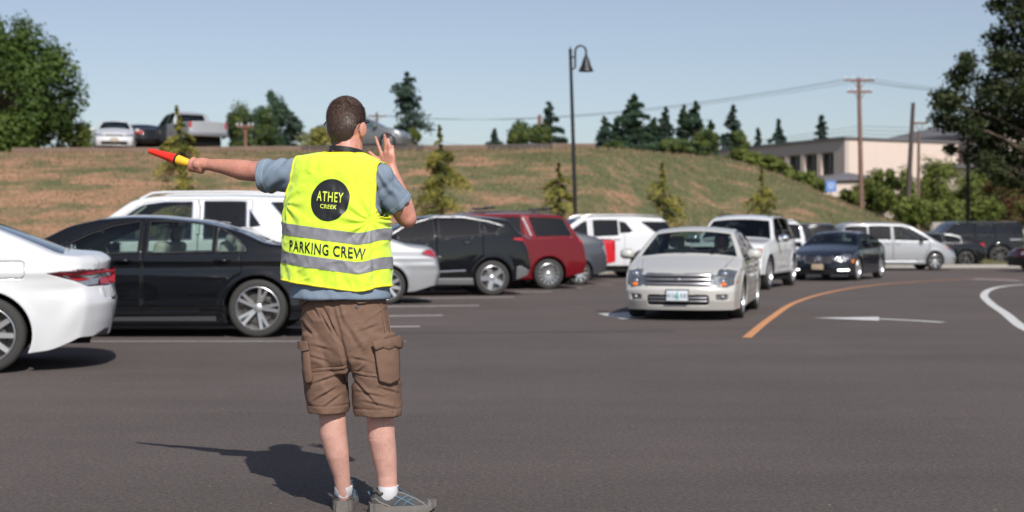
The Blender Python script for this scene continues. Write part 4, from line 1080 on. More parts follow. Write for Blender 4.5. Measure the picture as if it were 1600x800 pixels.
fv = Vector((math.cos(jh), math.sin(jh), 0)); lv = Vector((-fv.y, fv.x, 0))
seated_driver(cj.root.location + fv * (-.16) + lv * .40 + Vector((0, 0, .58)), jh, 'driver behind the wheel of the white sport utility vehicle with chrome mirrors')

# --- black coupe-like sedan
mb_ = dict(L=4.75, hw=.90, cell=.028, paint='navy_paint', xr=1.0, xf=3.76, r=.335, ra=.38, tum=.50, ps=.08, cf=.24, pf=.10, crown=.055,
    top=[(0, .95), (.06, 1.03), (.5, 1.07), (1.4, 1.34), (2.0, 1.40), (2.5, 1.385), (2.8, 1.33), (3.5, 1.0), (4.4, .83), (4.65, .75), (4.75, .70)],
    low=[(0, .3), (.6, .2), (4.3, .17), (4.75, .17)], belt=[(0, .97), (3.4, .90), (4.8, .80)], xR=[(.2, .05), (.55, 0), (1.0, .1)], xF=[(.15, -.05), (.3, 0), (.5, -.02), (.72, -.14)],
    windows=[(1.1, 1.95), (2.02, 3.3)], wg='glass_mid', ws=(2.66, 3.44), rg=(.6, 1.4), doors=[(1.95, 3.35)], wtrim='black', handle_mat='satin',
    cab=(1.0, 3.5), deck=(.9, .5), wheel=dict(n=5, sw=1.8, rim=.76), handles=[(2.2, .86)], mirror=(3.15, .97),
    regs=[('head_light', True, [('front', [(.44, .56), (.46, .66), (.62, .74), (.86, .74), (.90, .62), (.70, .56)]), ('side', [(4.25, .74), (4.40, .62), (4.9, .55), (4.9, .78), (4.5, .77)])], 'head_lamp', .006),
          ('grille', False, [('front', [(-.42, .68), (-.36, .50), (.36, .50), (.42, .68)])], 'black', .02),
          ('lower_grille', False, [('front', rect(-.5, .20, .5, .34, .05))], 'black', .02),
          ('fog_lamp', True, [('front', rect(.52, .27, .82, .35, .02))], 'black', .01),
          ('side_marker', True, [('side', rect(4.16, .50, 4.36, .60, .02))], 'orange_lamp', -.004)],
    plates=[(True, .40, '', 'plate_tan')])
mh = R(-90) - R(28)
ce = moving('coupe', mb_, 1341, 438.5, mh, 'dark navy coupe with round grille emblem and glowing fog lamps before the silver minivan')
gb = MB()
for zz in (.53, .575, .62, .665):
    w_ = .34 + (zz - .5) * .4
    gb.tube([(ce.xs(yy, zz)[0] - 2.375 + .006, yy, zz) for yy in np.linspace(-w_, w_, 11)], .010, 6)
gb.tube([(ce.xs(p[0], p[1])[0] - 2.375 + .006, *p) for p in [(-.42, .68), (-.36, .50), (.36, .50), (.42, .68), (-.42, .68)]], .012, 6)
gb.obj('grille_bar', M['satin'], ce.root)
em = MB(); x_ = ce.xs(0, .60)[0] - 2.375 + .03
em.tube([(x_, .085 * math.cos(q), .60 + .085 * math.sin(q)) for q in np.linspace(0, 2 * math.pi, 25)], .010, 6, False)
for q in (90, 210, 330): em.tube([(x_, 0, .60), (x_, .08 * math.cos(R(q)), .60 + .08 * math.sin(R(q)))], [.018, .006], 6)
em.obj('ring_emblem', M['chrome'], ce.root)
em_m, em_t, em_b = mat('lit_lamp'); em_b.inputs['Emission Color'].default_value = (1, .97, .85, 1); em_b.inputs['Emission Strength'].default_value = 6; M['lit_lamp'] = em_m
for sg in (1, -1):
    lm = MB(); lm.ell((ce.xs(.60 * sg, .65)[0] - 2.375, .62 * sg, .655), (.03, .055, .045), 14, 8); lm.obj('reflector', M['chrome'], ce.root)
    dl = MB(); dl.tube([(ce.xs(yy * sg, .31)[0] - 2.375 + .008, yy * sg, .31) for yy in np.linspace(.54, .80, 6)], .018, 6); dl.obj('daytime_lamp', M['lit_lamp'], ce.root)
# ======== further parked vehicles on the right
def at_side(kind, sp, Yn, xref_px, xloc, hdg, label, cat='car', group=None, z=0):
    """near side plane at Yn, local x (from rear) xloc at photo column xref"""
    s = 1 if abs(math.cos(hdg) - 1) < .3 else -1          # +1: nose to the right
    X = ix(xref_px, Yn) - s * (xloc - sp['L'] / 2)
    return build_car(kind, sp, (X, Yn + sp['hw'] - .03, z), hdg, label, cat, group)
sv = dict(L=5.1, hw=.96, cell=.034, paint='silver_paint', xr=1.05, xf=4.03, r=.335, ra=.39, tum=.30, ps=.07, cr=.14, cf=.26,
    top=[(0, 1.45), (.12, 1.68), (.5, 1.74), (1.8, 1.75), (2.8, 1.73), (3.2, 1.62), (4.15, 1.12), (4.8, .90), (5.1, .72)],
    low=[(0, .38), (.5, .25), (1.3, .22), (5.0, .22)], belt=[(0, 1.16), (3.8, 1.06), (5.0, .9)], xR=[(.3, .08), (.6, 0), (1.3, .14)], xF=[(.2, -.05), (.45, 0), (.75, -.12)],
    windows=[(.35, 1.25), (1.33, 2.22), (2.36, 3.75, 'glass_mid')], wm=.15, ws=(3.18, 4.05), doors=[(1.45, 2.29), (2.30, 3.8)], wtrim='black', cab=(.5, 4.0), rows=[3.0, 2.0, 1.1],
    wheel=dict(n=7, sw=1.1, rim=.66), handles=[(2.1, .98), (2.5, .98)], mirror=(3.5, 1.12), mirror_mat='black',
    regs=[('head_light', True, [('front', rect(.55, .66, .95, .82)), ('side', [(4.55, .78), (4.75, .66), (5.2, .62), (5.2, .86), (4.7, .88)])], 'clear_lamp', .0),
          ('side_marker', True, [('side', [(4.50, .80), (4.60, .76), (4.62, .84), (4.53, .86)])], 'orange_lamp', -.003),
          ('fog_lamp', True, [('front', rect(.6, .36, .85, .48)), ('side', rect(4.86, .34, 5.2, .46))], 'clear_lamp', .0),
          ('grille', False, [('front', rect(-.45, .66, .45, .8))], 'black', .01)])
RP = 'cars parked beyond the lane on the right'
svc = at_side('minivan', sv, 49.5, 1461, 4.03, 0.0, 'silver minivan parked nose-right, partly behind the dark navy coupe', 'van', RP)
svc.root.scale = (.88, 1, 1); svc.root.location.x += .18
ds = dict(L=4.8, hw=.91, cell=.036, paint='black_paint', xr=1.0, xf=3.75, r=.33, ra=.38, tum=.5, ps=.07, cr=.2,
    top=[(0, .95), (.06, 1.06), (.6, 1.10), (1.4, 1.37), (2.1, 1.43), (2.7, 1.39), (3.55, 1.0), (4.5, .82), (4.8, .7)],
    low=[(0, .34), (.5, .22), (4.8, .2)], belt=[(0, .98), (3.5, .93), (4.8, .8)], xR=[(.2, .08), (.55, 0), (1.05, .12)], xF=[(.2, -.05), (.5, 0), (.7, -.1)],
    windows=[(1.2, 1.85), (1.92, 2.65), (2.72, 3.4)], ws=(2.8, 3.5), rg=(.65, 1.35), wtrim='satin', cab=(1.1, 3.5), wheel=dict(n=5, sw=1.2, mat='rim_dark'), handles=[(1.6, .88), (2.6, .88)],
    regs=[('tail_light', True, [('side', [(-.1, .82), (-.1, .98), (.3, 1.0), (.46, .95), (.3, .86)]), ('rear', rect(.45, .82, 1., .98))], 'red_lamp')])
at_side('sedan', ds, 54.5, 1549, 0.0, EPI, 'black sedan with red tail light between the silver minivan and the large black truck', 'car', RP)
hm = dict(L=5.17, hw=1.03, cell=.036, paint='black_paint', xr=1.12, xf=4.24, r=.45, ra=.50, rz=.45, tum=.14, ps=.03, cr=.08, cf=.10, round=.5,
    top=[(0, 1.72), (.05, 1.96), (.2, 2.0), (2.9, 2.0), (3.05, 1.93), (3.55, 1.42), (4.9, 1.34), (5.17, 1.2)],
    low=[(0, .62), (.6, .52), (4.6, .5), (5.17, .6)], belt=[(0, 1.42), (5.1, 1.36)], xR=[(.5, .02), (1.9, .06)], xF=[(.5, -.04), (1.2, -.02)],
    windows=[(.16, .66), (.74, 1.28), (1.40, 2.12), (2.22, 3.1)], wm=.16, ke=.10, ws=(3.1, 3.48), doors=[(1.34, 2.17), (2.18, 3.2)], wtrim='black', cab=(.3, 3.4), rows=[2.3, 1.5],
    wheel=dict(n=7, sw=1.4, mat='rim_dark', w=.3), handles=[(1.6, 1.28), (2.4, 1.28)], lip=.05)
ch = at_side('off_road_truck', hm, 57.0, 1563, 1.12, EPI, 'large boxy black off-road truck parked at the far right, big knobbly rear wheel', 'truck', RP)
ch.root.scale = (1, 1, .94)
ch.strip('side_trim', [(-.0 + .10, 1.16), (.72, 1.16)], .045, M['satin'], sides=(1,))
rc = dict(ds); M['maroon'] = pbr('maroon_paint', (.05, .004, .008), .3, coat=1., spec=.05); rc.update(paint='maroon'); rc['regs'] = ds['regs'] + [('head_light', True, [('front', rect(.45, .60, .95, .75)), ('side', rect(4.3, .60, 5., .76))], 'clear_lamp'), ('lower_grille', False, [('front', rect(-.6, .2, .6, .5))], 'black', .01)]
at_side('sedan', rc, 47.3, 1590, 4.8, EPI + R(8), 'dark red car cut off by the right edge of the photo, headlight showing', 'car')
# white SUV seen from behind, beyond the jeep
ws2 = dict(run4); ws2.update(cell=.034); ws2['top'] = [(0, 1.5), (.06, 1.66), (.3, 1.72), (1.2, 1.74), (2.3, 1.72), (2.62, 1.68), (3.35, 1.20), (4.5, 1.05), (4.82, .95)]
ws2['windows'] = [(.3, .95), (1.05, 1.7), (1.8, 2.9)]
ws2['plates'] = [(False, .95, '', 'plate')]
ws2['belt'] = [(0, 1.16), (4.8, 1.06)]
ws2['regs'] = [('tail_light', True, [('side', rect(-.1, .85, .14, 1.14)), ('rear', rect(.70, .85, 1.0, 1.14))], 'red_lamp', .0), ('rear_window', False, [('rear', rect(-.68, 1.20, .68, 1.58, .06))], 'glass_dark', .003)]
parked('sport_utility_vehicle', ws2, 43.0, ix(1268, 43.0), 'white sport utility vehicle seen side-on, its red tail light left of the dark navy coupe', dh=6, group=None)
# dark van beyond
dv = dict(sv); dv.update(paint='navy_paint', cell=.04); 
at_side('minivan', dv, 51.5, 1322, 0.0, EPI, 'dark blue-black van, only its roof and windows visible left of the silver minivan', 'van', RP)
# ======== cars on top of the bank
HG = 'vehicles up on top of the grass bank'
def hilltop(kind, sp, px, y, s, hdg, label, cat='car'):
    Y = FPX / s; X = ix(px, Y); z = iz(y, Y)
    return build_car(kind, sp, (X, Y, z), hdg, label, cat, HG)
hc = dict(fu); hc.update(paint='white_paint', cell=.04, windows=[(1.3, 2.2), (2.3, 3.4)], plates=[(True, .42, '', 'plate_tan')], doors=[], wsg='glass_dark')
hc['regs'] = [('head_light', True, [('front', [(.42, .58), (.42, .66), (.90, .78), (.90, .62)])], 'clear_lamp', .0), ('grille', False, [('front', rect(-.4, .58, .4, .70))], 'grey_plastic', .01), ('lower_grille', False, [('front', rect(-.6, .2, .6, .36))], 'black', .01)]
hc['top'] = [(x_, z_ * 1.06) for x_, z_ in fu['top']]
hilltop('sedan', hc, 181, 238, 32.5, R(-75), 'small white sedan facing the camera on top of the bank, near the big maple')
hd = dict(ds); hd.update(cell=.05, doors=[], paint='black_paint')
hilltop('sedan', hd, 219, 239.5, 31.0, R(90) + R(30), 'black car with red tail light on the bank between the white sedan and the pickup')
gp_ = dict(pk); gp_.update(paint='silver_paint', cell=.04, hw=.98, L=5.8, xr=1.25, xf=4.8, r=.41, ra=.47)
gp_['top'] = [(0, 1.32), (2.05, 1.32), (2.12, 1.5), (2.2, 1.86), (2.5, 1.94), (3.5, 1.92), (3.8, 1.84), (4.45, 1.34), (5.5, 1.24), (5.8, 1.1)]
gp_['belt'] = [(0, 1.36), (2, 1.34), (5.8, 1.25)]; gp_['low'] = [(0, .62), (.6, .55), (5.8, .52)]; gp_['windows'] = [(2.3, 3.0), (3.08, 4.0)]; gp_['ws'] = (3.85, 4.4); gp_['doors'] = [(2.25, 3.03), (3.04, 4.1)]; gp_['cab'] = (2.2, 4.3); gp_['rows'] = [3.4, 2.6]
gp_['regs'] = [('tail_light', True, [('side', rect(-.1, .98, .12, 1.28)), ('rear', rect(.82, .98, 1.1, 1.28))], 'red_lamp'), ('rear_window', False, [('rear', rect(-.62, 1.42, .62, 1.80, .05))], 'glass_dark')]
gp_['doors'] = [(2.25, 3.03)]; gp_['regs2'] = [('front_fender', True, [('side', rect(3.05, .3, 6.0, 1.7))], 'grey_paint', 0, .003)]
cpk = hilltop('pickup_truck', gp_, 292, 238.5, 32.0, R(124), 'silver and grey crew cab pickup truck on top of the bank, behind the young conifer', 'pickup')
bb = MB(); bb.box((-2.92, 0, .70), (.16, 1.85, .20), None, .03); bb.obj('rear_bumper', M['satin'], cpk.root)
hg = dict(ds); M['mid_grey'] = pbr('mid_grey_paint', (.15, .155, .165), .35, .4, coat=1.); hg.update(wheel=dict(n=7, sw=1.2), paint='mid_grey', cell=.036, L=4.6, hw=.89); hg['regs'] = ds['regs'] + [('head_light', True, [('front', rect(.45, .62, .95, .82)), ('side', [(4.0, .86), (4.25, .70), (5., .62), (5., .84), (4.4, .86)])], 'clear_lamp')]
hg['windows'] = [(1.2, 1.9), (1.98, 3.3, 'glass_mid')]; hg['mirror'] = (3.2, 1.0)
hg['top'] = [(0, 1.05), (.06, 1.14), (.5, 1.2), (1.2, 1.47), (2.0, 1.55), (2.6, 1.50), (3.5, 1.07), (4.4, .86), (4.6, .75)]
hilltop('sedan', hg, 566, 234.8, 33.5, R(-10), 'dark grey car up on the bank beside the man\'s head, nose pointing right')
# ---------------------------------------------------------------- vegetation
def quads_obj(name, C, N, S, mt, parent, mi=None, asp=1.0, seed=0):
    """one mesh of many small leaf faces: centres C, normals N, sizes S"""
    g = np.random.default_rng(seed); n = len(C)
    N = N / np.maximum(1e-9, np.linalg.norm(N, axis=1))[:, None]
    T = g.normal(size=(n, 3)); T -= (T * N).sum(1)[:, None] * N; T /= np.maximum(1e-9, np.linalg.norm(T, axis=1))[:, None]
    B = np.cross(N, T); s = S[:, None]
    P = np.stack([C - T * s * .5, C + B * s * .32 * asp - T * s * .05, C + T * s * .55 + N * s * .12, C - B * s * .32 * asp - T * s * .05], 1).reshape(-1, 3)
    me = bpy.data.meshes.new(name); me.vertices.add(4 * n); me.vertices.foreach_set('co', P.astype(np.float32).ravel())
    me.loops.add(4 * n); me.loops.foreach_set('vertex_index', np.arange(4 * n, dtype=np.int32)); me.polygons.add(n)
    me.polygons.foreach_set('loop_start', np.arange(0, 4 * n, 4, dtype=np.int32))
    ms = mt if isinstance(mt, list) else [mt]
    for m_ in ms: me.materials.append(m_)
    if mi is not None: me.polygons.foreach_set('material_index', mi.astype(np.int32))
    me.update(calc_edges=True); me.validate()
    o = bpy.data.objects.new(name, me); COL.objects.link(o); o.parent = parent
    return o
M['bark'] = pbr('bark', (.10, .075, .055), .9, var=.35, vscale=6, bump=.02, bscale=14)
M['pole_wood'] = pbr('weathered_pole_wood', (.17, .115, .085), .85, var=.3, vscale=3, bump=.004, bscale=20)
M['pole_red'] = pbr('red_brown_pole_wood', (.20, .095, .075), .85, var=.3, vscale=3, bump=.004, bscale=20)
M['pole_brown'] = pbr('brown_pole_wood', (.20, .115, .09), .85, var=.35, vscale=3, bump=.004, bscale=20)
M['pole_dark'] = pbr('dark_pole_wood', (.075, .06, .055), .85, var=.3, vscale=3)
M['maple'] = leaf_mat('maple_leaves', (.028, .052, .012), (.062, .108, .022), (.125, .175, .036), .5)
M['conifer'] = leaf_mat('conifer_needles', (0.026, 0.055, 0.036), (0.055, 0.105, 0.062), (0.105, 0.161, 0.082), .9)
M['bluegreen'] = leaf_mat('dark_needles', (0.030, 0.055, 0.043), (0.058, 0.095, 0.073), (0.100, 0.146, 0.100), .9)
M['olive'] = leaf_mat('olive_leaves', (0.047, 0.070, 0.016), (0.108, 0.142, 0.030), (0.203, 0.216, 0.054), .8)
M['shrub'] = leaf_mat('shrub_leaves', (.07, .095, .02), (.155, .19, .042), (.26, .29, .08), .9)
M['gold_tip'] = leaf_mat('golden_needles', (.22, .20, .035), (.36, .32, .07), (.48, .42, .12), 2.)
M['cedar'] = leaf_mat('cedar_needles', (.06, .085, .022), (.14, .16, .04), (.23, .23, .06), 2.)
M['oakdark'] = leaf_mat('dark_oak_leaves', (.014, .022, .011), (.034, .050, .018), (.095, .115, .042), .9)
M['rusty'] = leaf_mat('reddish_leaves', (.09, .045, .025), (.16, .08, .04), (.12, .12, .04), .9)

def trunk_mesh(parent, h, r0, r1, lean=(0, 0), limbs=(), seed=0, mt=None):
    g = random.Random(seed); mb = MB()
    pts = [(lean[0] * (k / 6) + g.uniform(-.02, .02) * h * .3, lean[1] * (k / 6), h * k / 6 - (.3 if k == 0 else 0)) for k in range(7)]
    mb.tube(pts, [r0 + (r1 - r0) * k / 6 for k in range(7)], 8)
    for (a, b, rr) in limbs:
        a = Vector(a); b = Vector(b); mid = a.lerp(b, .5) + Vector((g.uniform(-.3, .3), g.uniform(-.3, .3), .15)) * (b - a).length * .2
        mb.tube([a, mid, b], [rr, rr * .65, rr * .3], 6)
    return mb.obj('trunk', mt or M['bark'], parent)

def broad_tree(loc, h, rx, rz, zc, n, leaf, mt, label, name='broadleaf_tree', cat='tree', group=None, seed=1, lumps=26, lumpr=.36, trunk=.25, ry=None, mt2=None, frac2=.0, fill=1.0, zmin=None):
    g = np.random.default_rng(seed); root = empty(name, loc, 0, label=label, cat=cat, group=group)
    ry = ry or rx; L_ = []
    for k in range(lumps):
        d = g.normal(size=3); d /= np.linalg.norm(d); q = g.uniform(.45, 1.0) ** .6 * (1 - lumpr * .7)
        L_.append((np.array([d[0] * rx, d[1] * ry, d[2] * rz]) * q + np.array([0, 0, zc]), lumpr * g.uniform(.55, 1.2)))
    Cs = []; Ns = []; Ss = []
    per = n // lumps
    for c, rr in L_:
        d = g.normal(size=(per, 3)); d /= np.linalg.norm(d, axis=1)[:, None]; q = g.uniform(.0, 1., per) ** (1 / 2.2 * fill)
        sc = np.array([rx, ry, rz]) * rr; sc = np.minimum(sc, sc.mean() * 1.2)
        P = c + d * q[:, None] * sc * (1 + .25 * g.normal(size=(per, 1)) * .6)
        Cs.append(P); nn = d + g.normal(size=(per, 3)) * .55 + np.array([0, -.1, .5]); Ns.append(nn); Ss.append(leaf * g.uniform(.6, 1.35, per))
    C_ = np.concatenate(Cs); N_ = np.concatenate(Ns); S_ = np.concatenate(Ss)
    if zmin is not None:
        k_ = C_[:, 2] > zmin; C_, N_, S_ = C_[k_], N_[k_], S_[k_]
    mi = (g.uniform(size=len(C_)) < frac2).astype(int) if mt2 else None
    quads_obj('crown', C_, N_, S_, [mt, mt2] if mt2 else mt, root, mi, seed=seed)
    limbs = [((0, 0, zc * .45 + .1 * k * 0), tuple(L_[k][0]), trunk * .45) for k in range(0, min(lumps, 9))]
    trunk_mesh(root, zc, trunk, trunk * .5, limbs=limbs, seed=seed)
    return root

def conifer(loc, h, r, n, leaf, mt, label, name='conifer', group=None, seed=1, gap=.0, lean=(0, 0), base=.06, power=.85, droop=.25, mt2=None, frac2=0, wild=.35, cat='tree', topthin=0., nbm=16, nmin=75):
    g = np.random.default_rng(seed); root = empty(name, loc, 0, label=label, cat=cat, group=group)
    nb = int(max(nmin, h * nbm)); Cs = []; Ns = []; per = max(8, n // nb); mb = MB(); tips = []
    for k in range(nb):
        t = (k + g.uniform(0, 1)) / nb; t = t ** .9; z = h * (base + (1 - base) * t)
        if g.uniform() < gap: continue
        R_ = 1.3 * r * (1 - t) ** power * g.uniform(1 - wild, 1 + wild * .6) + .03 * r
        if t > 1 - topthin: R_ *= .35
        a = g.uniform(0, 2 * math.pi); u = g.uniform(0, 1, per) ** .7
        dirv = np.array([math.cos(a), math.sin(a), 0]); perp = np.array([-math.sin(a), math.cos(a), 0])
        rise = .30 * R_; zz = z + rise * u - droop * R_ * u ** 2 * 1.6 - np.abs(g.normal(size=per)) * R_ * .10
        wd = R_ * .26 * (1.15 - u * .7)
        P = dirv * (u * R_)[:, None] + perp * (g.normal(size=per) * wd)[:, None]; P[:, 2] = zz + g.normal(size=per) * R_ * .05
        P[:, 0] += lean[0] * (z / h) ** 2; P[:, 1] += lean[1] * (z / h) ** 2
        Cs.append(P); Ns.append(g.normal(size=(per, 3)) * .6 + dirv * .5 + np.array([0, 0, .8])); tips.append(u + g.uniform(-.15, .15))
        mb.tube([(lean[0] * (z / h) ** 2, lean[1] * (z / h) ** 2, z), tuple(dirv * R_ * .8 + np.array([lean[0] * (z / h) ** 2, lean[1] * (z / h) ** 2, z + rise * .8 - droop * R_]))], [.02 * r, .005], 4)
    C_ = np.concatenate(Cs); N_ = np.concatenate(Ns); u = np.concatenate(tips)
    S_ = leaf * g.uniform(.6, 1.3, len(C_))
    mi = ((u > .48) & (g.uniform(size=len(C_)) < frac2)).astype(int) if mt2 else None
    cr = quads_obj('crown', C_, N_, S_, [mt, mt2] if mt2 else mt, root, mi, asp=.6, seed=seed)
    mb.tube([(lean[0] * q * q, lean[1] * q * q, h * q - (.3 if q == 0 else 0)) for q in np.linspace(0, 1, 8)], [max(.008, .035 * h * .5 * (1 - q)) for q in np.linspace(0, 1, 8)], 7)
    mb.obj('trunk', M['bark'], root)
    return root
def gz(X, Y): return hill_z(X, Y)
def plant_at(px, Y): X = ix(px, Y); return (X, Y, gz(X, Y) - .05)
def hh(y_top, px, Y): return iz(y_top, Y) - gz(ix(px, Y), Y)

# big maple at the left, and its neighbours
Y = 74; broad_tree(plant_at(20, Y), 9, 3.8, 4.9, hh(142, 18, Y), 38000, .24, M['maple'], 'big dense green maple at the far left on top of the bank', 'maple_tree', seed=3, lumps=64, lumpr=.25, trunk=.3)
Y = 77; broad_tree(plant_at(116, Y), 3, 1.5, 1.8, hh(222, 116, Y), 5000, .16, M['olive'], 'rounded light green bush between the big maple and the white sedan on the bank', 'bush', 'bush', seed=4, lumps=16)
Y = 84; broad_tree(plant_at(398, Y), 4.5, 2.1, 2.4, hh(202, 395, Y), 15000, .15, M['olive'], 'leafy olive green tree behind the small wooden T-shaped pole', seed=5, lumps=26, mt2=M['conifer'], frac2=.45, lumpr=.3)
broad_tree(plant_at(422, Y + 2), 4.5, 1.35, 2.3, hh(188, 422, Y + 2), 8000, .15, M['conifer'], 'narrow taller tree crown rising behind the leafy olive tree', seed=15, lumps=18, lumpr=.33)
Y = 88; conifer(plant_at(452, Y), hh(172, 452, Y), 1.6, 6000, .26, M['bluegreen'], 'sparse dark conifer right of the leafy olive green tree', seed=6, gap=.25, power=.6, wild=.6)
Y = 60; conifer(plant_at(499, Y), hh(198, 499, Y), 1.0, 3500, .13, M['cedar'], 'thin yellowish young tree on the bank crest left of the man\'s head', 'young_cedar', seed=7, mt2=M['gold_tip'], frac2=.7, gap=.2, power=.4, wild=.7)
Y = 92; conifer(plant_at(632, Y), hh(112, 632, Y), 1.6, 9000, .28, M['bluegreen'], 'tall ragged dark conifer with bare gaps, behind the dark grey car on the bank', 'ragged_conifer', seed=8, gap=.30, power=.55, wild=.75, lean=(.2, 0))
broad_tree(plant_at(645, 90), 2, 1.0, 1.1, hh(222, 645, 90), 2200, .16, M['olive'], 'round bush at the foot of the tall ragged conifer', 'bush', 'bush', seed=9, lumps=10)
CG = 'conifers standing beyond the bank'
Y = 96
for px, yt, r_, sd, mk, gp_a, lb in [(773, 203, .75, 10, 'bluegreen', .05, 'small pointed conifer on the skyline left of the olive tree clump'),
        (857, 158, 1.1, 11, 'bluegreen', .1, 'dark pointed conifer rising out of the olive tree clump left of the street lamp'),
        (944, 184, 1.25, 12, 'bluegreen', .0, 'short dark conifer just right of the street lamp'),
        (990, 148, 1.9, 13, 'conifer', .0, 'broadest and tallest conifer of the group right of the street lamp'),
        (1040, 169, 1.1, 14, 'bluegreen', .05, 'slim conifer between the broadest conifer and the double topped one'),
        (1068, 166, 1.5, 16, 'conifer', .1, 'left top of the double topped conifers'),
        (1086, 160, 1.5, 17, 'conifer', .1, 'right top of the double topped conifers'),
        (1022, 186, 1.2, 22, 'conifer', .05, 'lower conifer filling the gap right of the broadest conifer'), (962, 192, 1.2, 23, 'conifer', .05, 'lower conifer between the short dark one and the broadest conifer'), (1110, 190, 1.1, 24, 'conifer', .1, 'low leaning conifer at the right end of the group by the lamp'),
        (1145, 165, 1.35, 18, 'bluegreen', .05, 'dark conifer standing alone behind the left end of the building'),
        (1184, 202, .7, 19, 'bluegreen', .0, 'smallest pointed conifer on the skyline above the building roof'),
        (1216, 187, 1.25, 20, 'bluegreen', .05, 'conifer above the building roof with an olive lower side'),
        (1284, 178, 1.2, 21, 'bluegreen', .15, 'rightmost conifer on the skyline, left of the red brown utility pole')]:
    yy = Y if px < 1120 else 150
    X = ix(px, yy); zb = gz(X, min(yy, 96)) - .1 if px < 1120 else 3.0; s_ = yy / 96 * 1.0
    conifer((X, yy, zb), iz(yt, yy) - zb, r_ * s_ * 1.1, int(9500 * (1 + r_)), .23 * s_, M[mk], lb, seed=sd, gap=gp_a, group=CG, power=.80, wild=.95, nbm=9, nmin=54)
for px, y_, rx, rz, sd, lb in [(822, 213, 1.35, 1.35, 31, 'olive green clump of trees left of the street lamp'), (806, 222, .8, .9, 32, 'low olive bush at the left end of the tree clump'),
        (846, 218, 1.0, 1.2, 33, 'yellow green bush in front of the dark conifer by the street lamp'), (1106, 222, 1.0, 1.0, 34, 'loose light green bush right of the double topped conifers'),
        (1055, 228, 1.2, .7, 35, 'low green bush below the double topped conifers'), (1085, 231, 1.3, .6, 36, 'low green thicket at the shoulder of the bank'), (1155, 222, .85, 1.2, 37, 'yellow green tree in front of the lone dark conifer'), (958, 230, .8, .5, 38, 'low dark bush right of the street lamp')]:
    yy = 92; X = ix(px, yy); zb = gz(X, yy)
    broad_tree((X, yy, zb), 2, rx, rz, iz(y_, yy) - zb, 3600, .17, M['olive'], lb, 'bush', 'bush', seed=sd, lumps=14, mt2=M['conifer'], frac2=.3, trunk=.08)
# young golden cedars on the slope
SG = 'young golden-tipped cedars planted on the bank'
for px, yt, Y, r_, n_, sd, lb, ln in [(292, 164, 47.0, 1.25, 7500, 41, 'tallest young cedar with golden drooping tips behind the red and yellow wand', (-.35, 0)),
        (692, 195, 47.5, 1.1, 7000, 42, 'young cedar with golden tips on the bank just right of the raised hand', (-.12, 0)),
        (873, 252, 48.5, .8, 3500, 43, 'small pale young cedar on the bank left of the street lamp post', (0, 0)),
        (1038, 252, 49.5, .95, 4000, 44, 'young cedar on the bank above the roof of the pearl white sedan', (-.08, 0)),
        (1190, 262, 55.0, .8, 3500, 45, 'rightmost young cedar on the bank, above the white sport utility vehicle', (0, 0))]:
    X = ix(px, Y); zb = gz(X, Y)
    conifer((X, Y, zb - .05), iz(yt, Y) - zb, r_, int(n_ * 3), .105, M['cedar'], lb, 'young_cedar', SG, sd, gap=.05, lean=ln, base=.02, power=.62, droop=.45, mt2=M['gold_tip'], frac2=.75, wild=.85, topthin=.18, nbm=14, nmin=44)
# shrubs at the shoulder of the bank and in front of the building
SH = 'green shrubs between the bank and the building'
k = 0
for px, y_, Y, rx, rz in [(1160, 247, 74, 1.0, .6), (1192, 256, 76, 1.0, .55), (1222, 268, 77, 1.0, .6), (1252, 281, 77, 1.0, .6), (1278, 290, 78, .8, .6), (1215, 258, 84, .7, .6)]:
    X = ix(px, Y); zb = gz(X, Y); k += 1
    broad_tree((X, Y, zb), 2, rx, rz, max(.5, iz(y_, Y) - zb), 3200, .15, M['shrub'], ['leftmost', 'second', 'third', 'fourth', 'rightmost', 'hindmost'][k - 1] + ' of the low green shrubs along the shoulder of the bank', 'shrub', 'shrub', SH, seed=60 + k, lumps=12, trunk=.05)
THL = ['shrub just right of the red brown pole below the hall', 'tall shrub left of the dark leaning pole', 'tall shrub behind the thin pale pole', 'highest shrub of the thicket, right of the thin pale pole', 'tall shrub left of the slim dark metal pole',
       'tall shrub right of the slim dark metal pole', 'reddish brown leafed shrub under the dark oak, left one of two', 'reddish brown leafed shrub nearest the right edge of the photo', 'low front shrub at the foot of the dark leaning pole', 'low front shrub between the thin pole and the slim metal pole', 'low olive shrub right of the foot of the slim metal pole', 'small shrub left of the red brown pole by the porch', 'small shrub directly behind the red brown pole', 'olive shrub cut by the right edge of the photo']
k = 0
for px, y_, Y, rx, rz, mk in [(1375, 290, 84, 1.5, 1.7, 'shrub'), (1402, 296, 80, 1.5, 1.9, 'shrub'), (1440, 298, 84, 1.6, 1.9, 'shrub'), (1468, 285, 84, 1.8, 2.2, 'shrub'), (1500, 300, 80, 1.7, 2.0, 'shrub'),
        (1532, 298, 84, 1.7, 2.0, 'shrub'), (1562, 304, 80, 1.6, 1.8, 'rusty'), (1592, 310, 82, 1.5, 1.7, 'rusty'), (1422, 322, 76, 1.3, 1.2, 'shrub'), (1480, 325, 76, 1.4, 1.1, 'shrub'), (1540, 326, 76, 1.4, 1.1, 'olive'), (1325, 305, 82, 1.0, .8, 'shrub'), (1348, 300, 84, 1.1, 1.2, 'shrub'), (1620, 300, 84, 1.8, 2.2, 'olive')]:
    X = ix(px, Y); zb = gz(X, Y); k += 1
    broad_tree((X, Y, zb - .1), 3, rx, rz, iz(y_ + 7, Y) - zb, 5200, .17, M[mk], THL[k - 1], 'shrub', 'shrub', 'shrub thicket at the right below the building', seed=80 + k, lumps=20, trunk=.06, mt2=M['olive'], frac2=.3)
